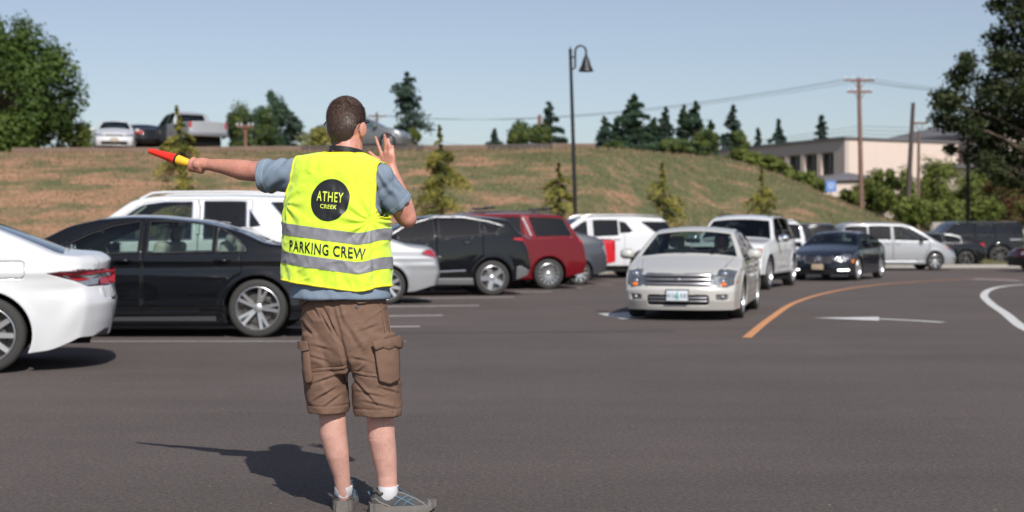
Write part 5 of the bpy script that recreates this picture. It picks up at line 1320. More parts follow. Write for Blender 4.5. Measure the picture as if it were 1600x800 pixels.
# dark oak at the right, nearer than the thicket
g = np.random.default_rng(12); Yt = 60.; X = ix(1600, Yt); KS = 60 / 46
ok_ = empty('oak_tree', (X, Yt, 0), 0, label='large dark oak filling the upper right corner, branches hanging over the thicket', cat='tree')
cl = []
def oc(px, y, dY=0, r=.55): cl.append((np.array([ix(px, Yt) - X, dY, iz(y, Yt)]), r * KS))
for px, y, r_ in [(1490, 125, .45), (1500, 150, .5), (1470, 165, .5), (1462, 190, .42), (1485, 195, .35), (1510, 200, .5), (1530, 175, .6), (1498, 110, .35), (1540, 205, .55), (1520, 88, .3), (1545, 98, .45),
        (1560, 60, .5), (1575, 30, .6), (1590, 5, .6), (1600, 60, .7), (1575, 95, .65), (1600, 110, .8), (1560, 130, .7), (1545, 150, .6), (1590, 150, .8), (1570, 185, .75), (1600, 195, .8), (1560, 225, .6),
        (1540, 240, .55), (1535, 262, .45), (1575, 250, .6), (1600, 240, .6), (1590, 275, .6), (1560, 272, .4), (1610, 290, .5), (1565, 5, .35), (1472, 150, .3), (1492, 232, .22), (1600, 160, .7), (1640, 60, 1.1), (1640, 160, 1.2), (1650, 250, 1.), (1660, -30, 1.3), (1610, -40, .9), (1700, 100, 1.6), (1690, 220, 1.4), (1690, 0, 1.6), (1740, 120, 1.6)]:
    oc(px, y, g.uniform(-1.2, 1.2), r_)
Cs = []; Ns = []
for c_, r_ in cl:
    n_ = int(760 * r_ ** 1.7) + 110; d = g.normal(size=(n_, 3)); d /= np.linalg.norm(d, axis=1)[:, None]; q = g.uniform(0, 1, n_) ** .42
    P = c_ + d * q[:, None] * r_ * np.array([1.1, 1.1, .85]) * (1 + .3 * g.normal(size=(n_, 1)) * .7); Cs.append(P); Ns.append(d * .6 + g.normal(size=(n_, 3)) * .8 + np.array([0, 0, .4]))
C_ = np.concatenate(Cs); N_ = np.concatenate(Ns); quads_obj('crown', C_, N_, g.uniform(.12, .25, len(C_)), M['oakdark'], ok_, seed=5)
tk = MB(); tk.tube([(.6, 0, -.2), (.45, 0, 2.8), (.4, 0, 5), (.6, 0, 9.5)], [.36, .30, .25, .1], 10)
for c_, r_ in cl[::1]:
    a = Vector((.42, 0, max(3.0, min(8.5, c_[2] - 1.4)))); b_ = Vector(c_); mid = a.lerp(b_, .5) + Vector((0, 0, .25)); tk.tube([a, mid, b_], [.075, .04, .012], 5)
tk.obj('trunk', M['bark'], ok_)
# trees standing outside the frame on the right whose shade falls on the end of the bank
for px, Y, h_, sd in ((1790, 60, 6., 91),):
    broad_tree((ix(px, Y), Y, 0), 8, 2.6, 2.8, h_, 9000, .3, M['maple'], 'green maple beyond the right edge of the lot' if sd == 91 else 'taller green maple furthest to the right of the lot', 'maple_tree', seed=sd, lumps=30, trunk=.25)

# ---------------------------------------------------------------- street lamp, poles, wires
M['lamp_metal'] = pbr('lamp_black_metal', (.022, .022, .024), .45, .3)
Y = 45.3; xb_, xt_ = ix(902, Y), ix(891, Y); zt_ = iz(80, Y)
lp = empty('street_lamp', (xb_, Y, gz(xb_, Y)), 0, label='tall black street lamp with bell-shaped hood on a curved arm', cat='street lamp')
zb = gz(xb_, Y); H = zt_ - zb; dx = xt_ - xb_
mb = MB(); mb.tube([(dx * q, 0, H * q) for q in (0, .03, .05, .35, 1)], [.13, .12, .075, .068, .052], 12); mb.ell((dx, 0, H + .02), (.06, .06, .06)); mb.tube([(dx, 0, H), (dx, 0, H + .16)], [.03, .008], 8); mb.obj('pole', M['lamp_metal'], lp)
ar = MB(); ax_ = ix(898.5, Y) - xb_; hx = ix(915.5, Y) - xb_; top = iz(72, Y) - zb
q0 = iz(108, Y) - zb
pts = [(dx + .03, 0, q0 - .02), (ax_, 0, q0 + .03)] + [(ax_ + 0, 0, iz(90, Y) - zb)] + [((ax_ + hx) / 2 - (hx - ax_) / 2 * math.cos(a), 0, iz(81, Y) - zb + (hx - ax_) / 2 * math.sin(a) * 1.05) for a in np.linspace(0, math.pi, 12)] + [(hx, 0, iz(88, Y) - zb)]
ar.tube(pts, .034, 8); ar.tube([(dx, 0, iz(90, Y) - zb), (ax_, 0, iz(90, Y) - zb)], .028, 6); ar.obj('curved_arm', M['lamp_metal'], lp)
hd_ = MB(); z0 = iz(112, Y) - zb
hd_.lathe([(.001, .56), (.045, .55), (.055, .47), (.10, .44), (.105, .36), (.13, .33), (.15, .22), (.20, .12), (.245, .03), (.25, 0), (.235, 0), (.19, .10), (.12, .24), (.001, .28)], (hx, 0, z0), n=24); hd_.obj('lamp_hood', M['lamp_metal'], lp)
bl_ = MB(); bl_.ell((hx, 0, z0 + .10), (.10, .10, .07)); bl_.obj('lens', pbr('lamp_lens', (.6, .6, .58), .3), lp)

def pole(name, xt, yt, xb, yb, Y, r, mt, label, arms=(), cat='utility pole', zb=None):
    X0 = ix(xb, Y); z0_ = gz(X0, Y) if zb is None else zb
    o = empty(name, (X0, Y, z0_), 0, label=label, cat=cat); d = ix(xt, Y) - X0; H = iz(yt, Y) - z0_
    m1 = MB(); m1.tube([(d * q, 0, H * q - (.3 if q == 0 else 0)) for q in (0, .3, .6, 1)], [r * 1.2, r * 1.1, r, r * .8], 10); m1.obj('pole', mt, o)
    for (y_, wpx, kind) in arms:
        z_ = iz(y_, Y) - z0_; w_ = wpx * Y / FPX; cx_ = d * z_ / H
        a_ = MB(); a_.box((cx_, -.1, z_), (w_, .10, .12)); 
        for s in (-1, 1): a_.tube([(cx_ + s * w_ * .25, -.1, z_), (cx_, -.06, z_ - .55)], .02, 5)
        ao = a_.obj('cross_arm', mt, o)
        for q in (-.46, -.22, .22, .46):
            i_ = MB(); i_.lathe([(.02, 0), (.055, .02), (.035, .06), (.055, .09), (.03, .15), (.001, .17)], (cx_ + q * w_, -.1, z_ + .05), n=8); i_.obj('insulator', M['plate'], ao)
    return o, d, H, X0, z0_
pole('utility_pole', 1341, 122, 1347, 318, 80, .135, M['pole_brown'], 'tall red brown wooden utility pole with cross-arms in front of the building', [(126, 47, 0), (144, 38, 0)])
pole('bare_pole', 1426, 161, 1415, 338, 78, .14, M['pole_dark'], 'dark bare pole leaning right, no cross-arm, in the thicket')
pole('thin_pole', 1435, 205, 1434, 345, 80, .10, M['pole_wood'], 'thin pale pole right of the dark leaning pole', [(193, 24, 0)], zb=.5)
pole('lamp_pole', 1511, 190, 1513, 350, 66, .085, M['lamp_metal'], 'slim dark metal pole under the oak branches', (), 'pole', zb=.2)
pole('utility_pole', 384, 195, 384, 238, 80, .09, M['pole_red'], 'short wooden T-shaped pole in front of the leafy olive green tree', [(198, 26, 0)])
pole('utility_pole', 589, 176, 590, 238, 130, .14, M['pole_wood'], 'distant utility pole above the dark grey car by the man\'s head', [(182, 30, 0)], zb=4.5)
pole('utility_pole', 843, 180, 843, 238, 98, .16, M['pole_red'], 'wooden pole standing in the olive clump left of the street lamp', (), zb=4.5)
def wire(a, b, sag, label, r=.010):
    a = Vector(a); b = Vector(b); mb = MB()
    mb.tube([a.lerp(b, q) - Vector((0, 0, sag * 4 * q * (1 - q))) for q in np.linspace(0, 1, 24)], r, 4)
    tag(mb.obj('power_line', M['lamp_metal']), label=label, cat='power line', group='overhead power lines')
def W3(px, y, Y): return (ix(px, Y), Y, iz(y, Y))
for k, (o_, dd) in enumerate(((-22, 0), (-8, 1), (20, 3))):
    wire(W3(1341 + o_, 124, 80), W3(589 + o_ * .6, 180, 130), 1.2, ['upper', 'middle', 'lower'][k] + ' overhead wire from the red brown pole to the pole by the man\'s head')
    wire(W3(1341 + o_, 124, 80), W3(1760 + o_, 145, 88), .5, ['upper', 'middle', 'lower'][k] + ' overhead wire from the red brown pole into the oak')
for k, yy in enumerate((197, 203, 209)):
    wire(W3(1341, yy, 80), W3(650, yy + 18, 125), 1.4 - .2 * k, ['top', 'middle', 'bottom'][k] + ' one of the low cables running left from the red brown pole')
    wire(W3(1341, yy, 80), W3(1780, yy - 25, 90), .5, ['top', 'middle', 'bottom'][k] + ' one of the low cables running right from the red brown pole')

# ---------------------------------------------------------------- buildings
M['stucco'] = pbr('pink_beige_stucco', (.64, .525, .46), .85, var=.06, vscale=2, bump=.003, bscale=40)
M['stucco_grey'] = pbr('taupe_stucco', (.46, .39, .36), .85, var=.06, vscale=2)
M['roof_grey'] = pbr('grey_roofing', (.13, .125, .135), .8, var=.15, vscale=5)
M['win'] = pbr('dark_window_glass', (.012, .014, .017), .3, spec=.25)
A = Vector((26.8, 110, 0)); dA = Vector((-7.7, 16, 0)).normalized(); dB = Vector((-dA.y, dA.x, 0)) * -1   # dA along the long wall, dB along the end wall
bA = empty('flat_roofed_building', A, math.atan2(dA.y, dA.x), label='flat-roofed beige building wing with a row of dark windows between columns', cat='building')
# local x runs along the long wall (away from the camera), local -y is towards the right end wall
Ht = 9.1 
mb = MB(); 
Lw = 19.
def wbox(mb, x0, x1, y0, y1, z0, z1): mb.box(((x0 + x1) / 2, (y0 + y1) / 2, (z0 + z1) / 2), (abs(x1 - x0), abs(y1 - y0), z1 - z0))
wbox(mb, 0, Lw, -12, -.40, .5, Ht - .02)
mb.obj('wall', M['stucco'], bA, smooth=False)
fr = MB(); wbox(fr, .004, 1.4, -.40, 0, .5, Ht); wbox(fr, 1.4, Lw, -.40, 0, 8.15, Ht); wbox(fr, 1.4, Lw, -.40, 0, .5, 6.3)
fr.obj('facade', M['stucco_grey'], bA, smooth=False)
cp = MB(); wbox(cp, -.15, Lw + .1, -12.1, .15, Ht, Ht + .18); cp.obj('roof', M['roof_grey'], bA, smooth=False)
for k in range(7):
    x0_ = 1.4 + k * 2.2
    p_ = MB(); wbox(p_, x0_ + 1.65, x0_ + 2.2, -.34, -.03, 6.3, 8.15); p_.obj('column', M['stucco'], bA, smooth=False)
    q_ = MB(); wbox(q_, x0_, x0_ + 1.65, -.39, -.33, 6.3, 8.15); wo2 = q_.obj('window', M['win'], bA, smooth=False)
    f_ = MB(); wbox(f_, x0_ + .78, x0_ + .84, -.33, -.30, 6.3, 8.07); wbox(f_, x0_, x0_ + 1.65, -.33, -.30, 8.07, 8.15); f_.obj('window_frame', M['stucco_grey'], wo2, smooth=False)
# low porch roof in front
pr2 = empty('porch_building', (ix(1318, 100), 100, 0), 0, label='low grey-roofed porch in front of the beige building, by the red brown pole', cat='building')
m2 = MB(); z1 = iz(283, 100); z2 = iz(271, 100)
wbox(m2, -1.6, 2.2, 0, 4, .5, z1 - .05); m2.obj('wall', M['stucco'], pr2, smooth=False)
m2 = MB(); m2.hexa([Vector(v) for v in ((-2.0, -.3, z1), (2.6, -.3, z1 + .1), (2.2, 4.2, z1 + .1), (-1.6, 4.2, z1), (-1.9, -.25, z1 + .12), (2.5, -.25, z1 + .2), (.9, 2, z2 + .15), (.2, 2, z2 + .1))]); m2.obj('roof', M['roof_grey'], pr2, smooth=False)
# large block behind
P0 = Vector((33.7, 125, 0)); P1 = Vector((40.2, 112.5, 0)); d_ = (P1 - P0); Lb = d_.length
bB = empty('large_hall_building', P0, math.atan2(d_.y, d_.x), label='large windowless pink beige hall with grey pitched roof behind the utility poles', cat='building')
m2 = MB(); wbox(m2, 0, Lb, 0, 24, .5, 9.9); wbox(m2, -2.6, -.004, 1.2, 20, .5, 9.75); m2.obj('wall', M['stucco'], bB, smooth=False)
m2 = MB(); zr = 12.3
m2.add([(-.8, -.5, 9.9), (Lb + .5, -.5, 9.9), (Lb + .5, 24.5, 9.9), (-.8, 24.5, 9.9), (-3.2, 12, zr), (Lb + .5, 12, zr), (-.8, -.5, 9.55), (Lb + .5, -.5, 9.55), (-3.4, 1.0, 9.76), (-3.4, 22, 9.76)],
       [(0, 1, 5, 4), (3, 4, 5, 2), (6, 7, 1, 0), (8, 0, 4), (4, 3, 9), (0, 8, 9, 3)]); m2.obj('roof', M['roof_grey'], bB, smooth=False)
m2 = MB(); 
for k in range(1, 6): wbox(m2, k * Lb / 6 - .03, k * Lb / 6 + .03, -.02, .02, .5, 9.5)
m2.obj('wall_joint', M['stucco_grey'], bB, smooth=False)
# lower dark roof at the right under the oak
lo = empty('low_building', (ix(1545, 98), 98, 0), R(-20), label='low dark-roofed building glimpsed right of the thin poles behind the oak', cat='building')
m2 = MB(); wbox(m2, -4, 8, 0, 8, .3, iz(262, 98)); m2.obj('wall', M['stucco'], lo, smooth=False)
m2 = MB(); wbox(m2, -4.5, 8.4, -.6, 8.6, iz(262, 98), iz(255, 98)); m2.obj('roof', M['roof_grey'], lo, smooth=False)
# blue sign
sg_ = empty('blue_sign', (ix(1298, 72), 72, gz(ix(1298, 72), 72)), 0, label='small blue sign board standing past the shoulder of the bank', cat='sign')
zc_ = iz(291, 72) - gz(ix(1298, 72), 72)
m2 = MB(); m2.box((0, 0, zc_), (.56, .04, .58)); bo = m2.obj('board', pbr('sign_blue', (.10, .22, .55), .5), sg_, smooth=False)
m2 = MB()
for zz, ww in ((.14, .34), (.02, .38), (-.10, .28)): m2.box((0, -.024, zc_ + zz), (ww, .004, .045))
m2.obj('lettering', M['plate'], bo, smooth=False)
m2 = MB(); m2.tube([(0, .03, -.3), (0, .03, zc_ + .2)], .03, 6); m2.obj('post', M['lamp_metal'], sg_)
# low wall by the truck
m2 = MB(); m2.box((ix(1500, 63), 63, .95), (2.6, .2, 1.9)); tag(m2.obj('garden_wall', M['concrete'], smooth=False), label='low grey concrete wall behind the large black truck', cat='wall')
# timber edging along the crest
rg = random.Random(4)
for x0_, x1_ in [(-40, -8 - 10), (112, 170), (170, 236), (236, 345), (345, 410), (410, 472), (472, 542), (542, 602), (602, 662), (662, 762), (762, 862), (862, 930)]:
    if x0_ < 0: x0_, x1_ = 20, 112
    Yc = 58.6; a = ix(x0_, Yc); b_ = ix(x1_, Yc); za = gz(a, Yc); zb_ = gz(b_, Yc)
    mb = MB(); L_ = b_ - a
    mb.box((0, 0, .06), (L_, .25, .34), Matrix.Rotation(-math.atan2(zb_ - za, L_), 3, 'Y'), .03)
    o = mb.obj('edging_timber', M['pole_wood'] if rg.random() < .5 else M['pole_dark']); o.location = ((a + b_) / 2, Yc, (za + zb_) / 2)
    tag(o, label='weathered timber lying along the crest of the bank', cat='timber', group='timbers edging the upper lot')
# ---------------------------------------------------------------- the parking officer
Y0 = 6.0
def P(x, y, d=0.): return Vector((ix(x, Y0 + d), Y0 + d, iz(y, Y0 + d)))
yaw = R(15); rv_ = Vector((math.cos(yaw), -math.sin(yaw), 0)); fv_ = Vector((math.sin(yaw), math.cos(yaw), 0)); UP = Vector((0, 0, 1))
MAN = empty('person', (-.63, 6.03, 0), 0, label='man seen from behind in neon yellow vest and brown cargo shorts, left arm outstretched', cat='person')
def fin(o):
    o.parent = MAN; o.location = -MAN.location; return o
# --- skin
b = MB()
# torso core, neck
def ering(c, a, bb, rr=rv_, ff=fv_, n=40, p=1.0):
    out = []
    for k in range(n):
        q = 2 * math.pi * k / n; cx_, sy_ = math.cos(q), math.sin(q)
        out.append(c + rr * a * math.copysign(abs(cx_) ** p, cx_) + ff * bb * math.copysign(abs(sy_) ** p, sy_))
    return out
b.loft([ering(P(530, y), a, bb) for y, a, bb in ((245, .06, .05), (256, .13, .07), (275, .165, .09), (330, .165, .10), (400, .155, .10), (460, .16, .11), (520, .165, .12), (560, .14, .11))])
nk = [P(541, 262, .0), P(542, 238, .01), P(544, 215, .03), P(545, 195, .05)]
capsules(b, nk, [.078, .068, .066, .064])
capsules(b, [P(500, 268), P(541, 250), P(582, 270)], [.045, .055, .045])
hy = R(24); hr = Vector((math.cos(hy), -math.sin(hy), 0)); hf = Vector((math.sin(hy), math.cos(hy), 0))
HC = P(542, 190.5, .03)
HM = Matrix((hr, hf, UP)).transposed()
b.ell(HC, (.0725, .090, .101), 28, 20, HM); b.ell(HC - UP * .035 - hf * .012, (.071, .076, .060), 24, 16, HM)                                   # cranium
b.ell(HC + hf * .032 - UP * .060, (.060, .068, .072), 20, 14, HM)           # jaw
b.ell(HC + hf * .07 - UP * .105, (.030, .03, .024), 14, 10, HM)               # chin
b.ell(HC + hf * .098 - UP * .028, (.013, .022, .026), 12, 8, HM)             # nose
b.ell(HC + hf * .107 - UP * .040, (.017, .013, .011), 12, 8, HM)
b.ell(HC + hf * .088 - UP * .072, (.026, .010, .010), 12, 8, HM)              # lips
b.ell(HC + hf * .083 + UP * .018, (.045, .014, .012), 12, 8, HM)             # brow
for s in (1, -1):
    ec = HC + hr * s * .077 + hf * (-.010) - UP * .036
    em_ = HM @ Matrix.Rotation(R(-24) * s, 3, 'Z')
    b.ell(ec + hr * s * .012, (.0075, .022, .034), 12, 10, em_)
    b.ell(ec + hr * s * .003, (.010, .014, .024), 12, 10, em_)
    b.ell(ec - UP * .024 + hr * s * .003, (.009, .011, .013), 10, 8, em_)
# left arm, stretched out and forwards
SL, EL, WL = P(474, 270, .05), P(396, 266.5, .17), P(327, 257.5, .27)
def lerp3(a, b_, t): return a.lerp(b_, t)
capsules(b, [SL, lerp3(SL, EL, .5), lerp3(SL, EL, .85) + UP * -.002, EL + UP * -.004, lerp3(EL, WL, .28) - UP * .004, lerp3(EL, WL, .62), WL], [.058, .052, .046, .046, .047, .036, .0265], 18)
# right arm, folded up
SR, ER, WR_ = P(592, 278, -.03), P(636, 339, .07), P(618, 280, .22)
capsules(b, [SR, lerp3(SR, ER, .5), ER + Vector((-.004, 0, 0)), lerp3(ER, WR_, .35) + Vector((.004, 0, .0)), lerp3(ER, WR_, .7), WR_], [.050, .048, .046, .041, .034, .0275], 18)
b.ell(ER + Vector((.004, -.002, -.006)), (.040, .044, .044), 14, 10)
# raised right hand, back of it towards the camera, thumb to the left
pd = .235
capsules(b, [WR_, P(612, 262, pd)], [.026, .024])
KN = [P(596.5, 242, pd + .02), P(603, 238, pd + .01), P(609, 239.5, pd), P(614, 244, pd - .005)]
for k_, kp in enumerate(KN): capsules(b, [P(611 + k_ * 1.2, 266, pd), kp], [.0155, .0125], 12)
for k_, (kp, mid, tip, r_) in enumerate(((KN[0], P(591.5, 228, pd + .025), P(587, 214.5, pd + .03), .0088), (KN[1], P(602.5, 224, pd + .005), P(601, 211, pd + .0), .009),
                                         (KN[2], P(608.5, 229, pd + .0), P(607.3, 218, pd + .01), .0086), (KN[3], P(614.5, 237, pd), P(613.5, 228, pd + .01), .0078))):
    capsules(b, [kp, lerp3(kp, mid, .5), mid, lerp3(mid, tip, .55), tip], [r_ * 1.15, r_ * 1.0, r_ * 1.02, r_ * .92, r_ * .8], 12)
capsules(b, [P(609, 264, pd + .01), P(596, 253, pd + .02), P(586, 246, pd + .025), P(577.5, 238.5, pd + .03)], [.017, .0135, .0105, .009], 12)
# left fist around the wand
WT, WE = P(234, 235.5, .36), P(318, 262.5, .285)             # wand tip, handle end
wax = (WE - WT).normalized(); n1 = wax.cross(Vector((0, 1, 0))).normalized(); n2 = wax.cross(n1).normalized()   # n1 ~ up/down, n2 ~ along view
if n1.z < 0: n1 = -n1
if n2.y > 0: n2 = -n2      # towards the camera
capsules(b, [WL, P(316, 256, .28), P(309, 257, .275)], [.027, .030, .026], 14)
for k_ in range(4):
    c_ = WT.lerp(WE, .80 + k_ * .062); rr = .0235 - .0015 * k_
    pts = []
    for a_ in np.linspace(80, -175, 9):
        q = R(a_); pts.append(c_ + n1 * math.sin(q) * rr * 1.08 + n2 * math.cos(q) * rr)
    capsules(b, pts, [.0118] * 3 + [.0112] * 3 + [.0102, .0095, .0088], 10)
tb = WT.lerp(WE, .92) - n2 * .018 + n1 * .020
capsules(b, [P(316, 252, .27), WT.lerp(WE, .86) + n1 * .024 - n2 * .004, WT.lerp(WE, .77) + n1 * .018 + n2 * .002], [.016, .0125, .009], 10)
# legs
capsules(b, [P(515, 560, .02), P(518, 640, .02), P(519, 655, .0), P(520, 678, .003), P(526, 708, .01), P(533, 742, .03), P(536, 768, .05), P(536, 776, .06)], [.085, .062, .0585, .0600, .0525, .038, .0335, .032], 22)
capsules(b, [P(588, 560, .0), P(593, 640, .0), P(594.5, 655, -.01), P(595.5, 682, -.01), P(600, 712, .0), P(604, 742, .01), P(605.5, 764, .01), P(606, 772, .015)], [.085, .064, .0605, .0605, .0545, .0455, .042, .036], 22)
SV, SF = remesh(b, .0042, 3)
fin(mesh_obj('body', SV, SF, M['skin'], None))

# --- hair
M['hair'] = pbr('brown_hair', (.048, .028, .021), .5, var=.5, vscale=90)
M['hair2'] = pbr('lighter_hair', (.17, .11, .085), .45, var=.3, vscale=60)
hb = MB(); nA, nB = 84, 56
def hline(az):   # az = 0 at the back, +-pi at the face ; returns lowest local z
    a = abs(az)
    return float(np.interp(a, [0, .45, .8, 1.05, 1.25, 1.5, 1.85, 2.1, 2.4, math.pi], [-.112, -.110, -.096, -.060, -.004, .004, -.030, .01, .050, .062]))
vid = {}
def hpt(az, ph, lift=0.):
    d = Vector((math.cos(ph) * math.sin(az), -math.cos(ph) * math.cos(az), math.sin(ph)))
    e_ = (abs(d.x) ** 2.5 + abs(d.y) ** 2.5 + abs(d.z) ** 2.5) ** (-1 / 2.5); r_ = Vector((d.x * .0725, d.y * .092, d.z * .100)) * (e_ * .62 + .38); lo_ = hline(az)
    th = (.0075 - .0035 * abs(d.x)) * min(1, max(.05, (r_.z - lo_) / .045)) + .004 * max(0, r_.z / .1)
    r_ = r_ * (1 + (th + lift) / r_.length)
    if d.z < 0:
        r_.z *= 1.22; hr_ = math.hypot(r_.x, r_.y + .008); need = .0682 * min(1, -r_.z / .06)
        if hr_ < need and r_.y < .03: r_.x *= need / hr_; r_.y = (r_.y + .008) * need / hr_ - .008
    return r_
V_ = []; F_ = []
for j in range(nB + 1):
    for i in range(nA):
        az = 2 * math.pi * i / nA - math.pi; ph = -1.2 + (math.pi / 2 + 1.2) * j / nB
        q = hpt(az, ph); zmin = hline(az)
        q2 = q + q.normalized() * .0014 * noise.noise(q * 220)
        V_.append(HC + HM @ q2); vid[(i, j)] = (az, q.z - zmin)
for j in range(nB):
    for i in range(nA):
        i2 = (i + 1) % nA
        if min(vid[(i, j)][1], vid[(i2, j)][1], vid[(i, j + 1)][1], vid[(i2, j + 1)][1]) < 0: continue
        F_.append((j * nA + i, j * nA + i2, (j + 1) * nA + i2, (j + 1) * nA + i))
rg = random.Random(8); MI = [0] * len(F_)
wh_ = Vector((.012, -.060, .098))     # whorl
for k in range(26000):
    az = rg.uniform(-math.pi, math.pi); ph = math.asin(rg.uniform(-.9, 1)); q = hpt(az, ph); lo_ = hline(az) 
    if q.z < lo_ - .012 or rg.random() > (q.z - lo_ + .014) / .03: continue
    n_ = q.normalized(); away = (q - wh_); away = away - n_ * away.dot(n_); dn = Vector((0, 0, -1)) - n_ * (-n_.z)
    d = (away.normalized() * (.8 if (q - wh_).length < .06 else .25) + dn * .9 + Vector((rg.gauss(0, .11), rg.gauss(0, .11), rg.gauss(0, .11))))
    if q.z > .075 and q.y > -.05: d = Vector((rg.gauss(.1, .3), 1, rg.gauss(.15, .15)))
    d = (d - n_ * d.dot(n_)).normalized(); L_ = rg.uniform(.010, .020) if q.z > -.03 else rg.uniform(.006, .012)
    t_ = n_.cross(d); w_ = rg.uniform(.0007, .0014); base_ = q - n_ * .001
    p = [base_ - t_ * w_, base_ + t_ * w_, base_ + d * L_ + n_ * L_ * rg.uniform(.08, .35)]
    m0 = len(V_); V_ += [HC + HM @ v for v in p]; F_.append((m0, m0 + 1, m0 + 2)); MI.append(1 if rg.random() < .30 else 0)
ho = mesh_obj('hair', V_, F_, [M['hair'], M['hair2']], None, True, MI); fin(ho)
# --- sunglasses, lanyard
g_ = MB()
for s in (1, -1):
    g_.tube([HC + HM @ Vector(v) for v in ((s * .087, -.048, -.016), (s * .090, -.030, -.002), (s * .090, .02, .004), (s * .074, .07, .004))], [.002, .0035, .0035, .003], 8)
g_.tube([HC + HM @ Vector((.074 * math.sin(q), .07 + .036 * math.cos(q) ** .7, .004)) for q in np.linspace(-math.pi / 2 + .01, math.pi / 2 - .01, 15)], .003, 8)
so = fin(g_.obj('sunglasses', M['gloss_black']))
l_ = MB(); rings = []
for s in (1, -1):
    l_.ell(HC + HM @ Vector((s * .032, .086, -.010)), (.026, .006, .018), 16, 10, HM @ Matrix.Rotation(-s * R(22), 3, 'Z'))
lo_ = l_.obj('lens', M['gloss_black']); lo_.parent = so
ly = MB(); cN = P(541, 237, .008); ring = []
for q in np.linspace(0, 2 * math.pi, 41):
    c = Vector((math.cos(q) * .0735, math.sin(q) * .077, -.018 * math.sin(q) * 0 + .012 * (-math.sin(q)) - .0))
    pos = cN + hr * c.x + hf * c.y + UP * (c.z - .004 * math.cos(q))
    nn = (hr * math.cos(q) + hf * math.sin(q)); ring.append([pos - UP * .010 + nn * .0, pos + UP * .010 - nn * .002, pos + UP * .010 + nn * .0015, pos - UP * .010 + nn * .0035])
ly.loft(ring, False); fin(ly.obj('lanyard', M['black']))

# --- t-shirt
M['tee'] = pbr('blue_grey_jersey', (.20, .255, .325), .9, spec=.15, var=.16, vscale=120, bump=.0006, bscale=350)
M['tee_seam'] = pbr('pale_stitching', (.34, .40, .46), .9, spec=.1)
t = MB()
t.loft([ering(P(x, y), a, bb, p=.9) for x, y, a, bb in ((541, 245, .080, .070), (538, 252, .12, .080), (533, 266, .175, .095), (530, 290, .19, .115), (530, 340, .185, .125), (530, 400, .19, .13), (531, 425, .20, .14), (531.5, 450, .222, .160), (531.5, 463, .226, .166), (531.5, 467, .225, .165))])
def cone(mb, a, b_, r0, r1, squash=1., n=30):
    ax_ = (b_ - a).normalized(); u_ = ax_.cross(UP).normalized(); v_ = u_.cross(ax_).normalized()
    mb.loft([[a.lerp(b_, q) + (u_ * math.cos(th) + v_ * math.sin(th) * squash) * (r0 + (r1 - r0) * q) for th in np.linspace(0, 2 * math.pi, n, endpoint=False)] for q in np.linspace(0, 1, 12)])
SLe = P(411, 276, .135); cone(t, P(492, 271, .03), SLe, .066, .072, 1.05)
SRe = P(625.5, 321, .045); cone(t, P(583, 275, -.02), SRe, .076, .067, 1.0)
t.ell(SR, (.070, .072, .072)); t.ell(P(598, 292, -.01), (.068, .07, .068)); t.ell(P(586, 278, -.02), (.066, .07, .066)); t.ell(P(482, 270, .03), (.06, .065, .06))
TV, TF = remesh(t, .0052, 5)
TV = np.array(TV); out = []
for v in TV:
    q = Vector(v); 
    dl = (q - SL).length; dr = (q - SR).length
    k = .0045 * noise.noise(Vector((q.x * 9, q.y * 9, q.z * 16))) + .004 * noise.noise(Vector((q.x * 22 + q.z * 14, q.y * 15, q.z * 10)))
    # folds running down the right sleeve
    if dr < .22: k += .0055 * math.sin((q.x * .8 + q.z * .45) * 150 + 3 * noise.noise(q * 12)) * math.exp(-((dr - .10) / .07) ** 2)
    if dl < .30: k += .0055 * math.sin((q.x * .9 - q.z * .75) * 95 + 3 * noise.noise(q * 10)) * math.exp(-((dl - .13) / .09) ** 2)
    out.append(k)
def disp(V, F, k):
    V = np.array(V); F4 = [f for f in F]; N = np.zeros_like(V)
    A = np.array([f[:4] if len(f) >= 4 else (f[0], f[1], f[2], f[2]) for f in F4]); nn = np.cross(V[A[:, 2]] - V[A[:, 0]], V[A[:, 3]] - V[A[:, 1]])
    for c in range(4): np.add.at(N, A[:, c], nn)
    N /= np.maximum(1e-12, np.linalg.norm(N, axis=1))[:, None]
    return V + N * np.array(k)[:, None], N
TV, TN = disp(TV, TF, out)
tee = fin(mesh_obj('t_shirt', TV, TF, M['tee'], None))
def hem_ring(a, b_, q, r, squash=1., rad=.0012, off=.002):
    ax_ = (b_ - a).normalized(); u_ = ax_.cross(UP).normalized(); v_ = u_.cross(ax_).normalized(); c = a.lerp(b_, q)
    bv = BVHTree.FromPolygons([Vector(v) for v in TV], TF); pts = []
    for th in np.linspace(0, 2 * math.pi, 61):
        d = u_ * math.cos(th) + v_ * math.sin(th); h = bv.ray_cast(c + d * r * 1.8, -d)
        pts.append((h[0] if h[0] else c + d * r) + d * .0008)
    mb = MB(); mb.tube(pts, rad, 5, False); return mb
fin(hem_ring(P(492, 271, .03), SLe, .86, .072).obj('sleeve_stitching', M['tee_seam'])); fin(hem_ring(P(583, 275, -.02), SRe, .86, .066).obj('sleeve_stitching', M['tee_seam']))

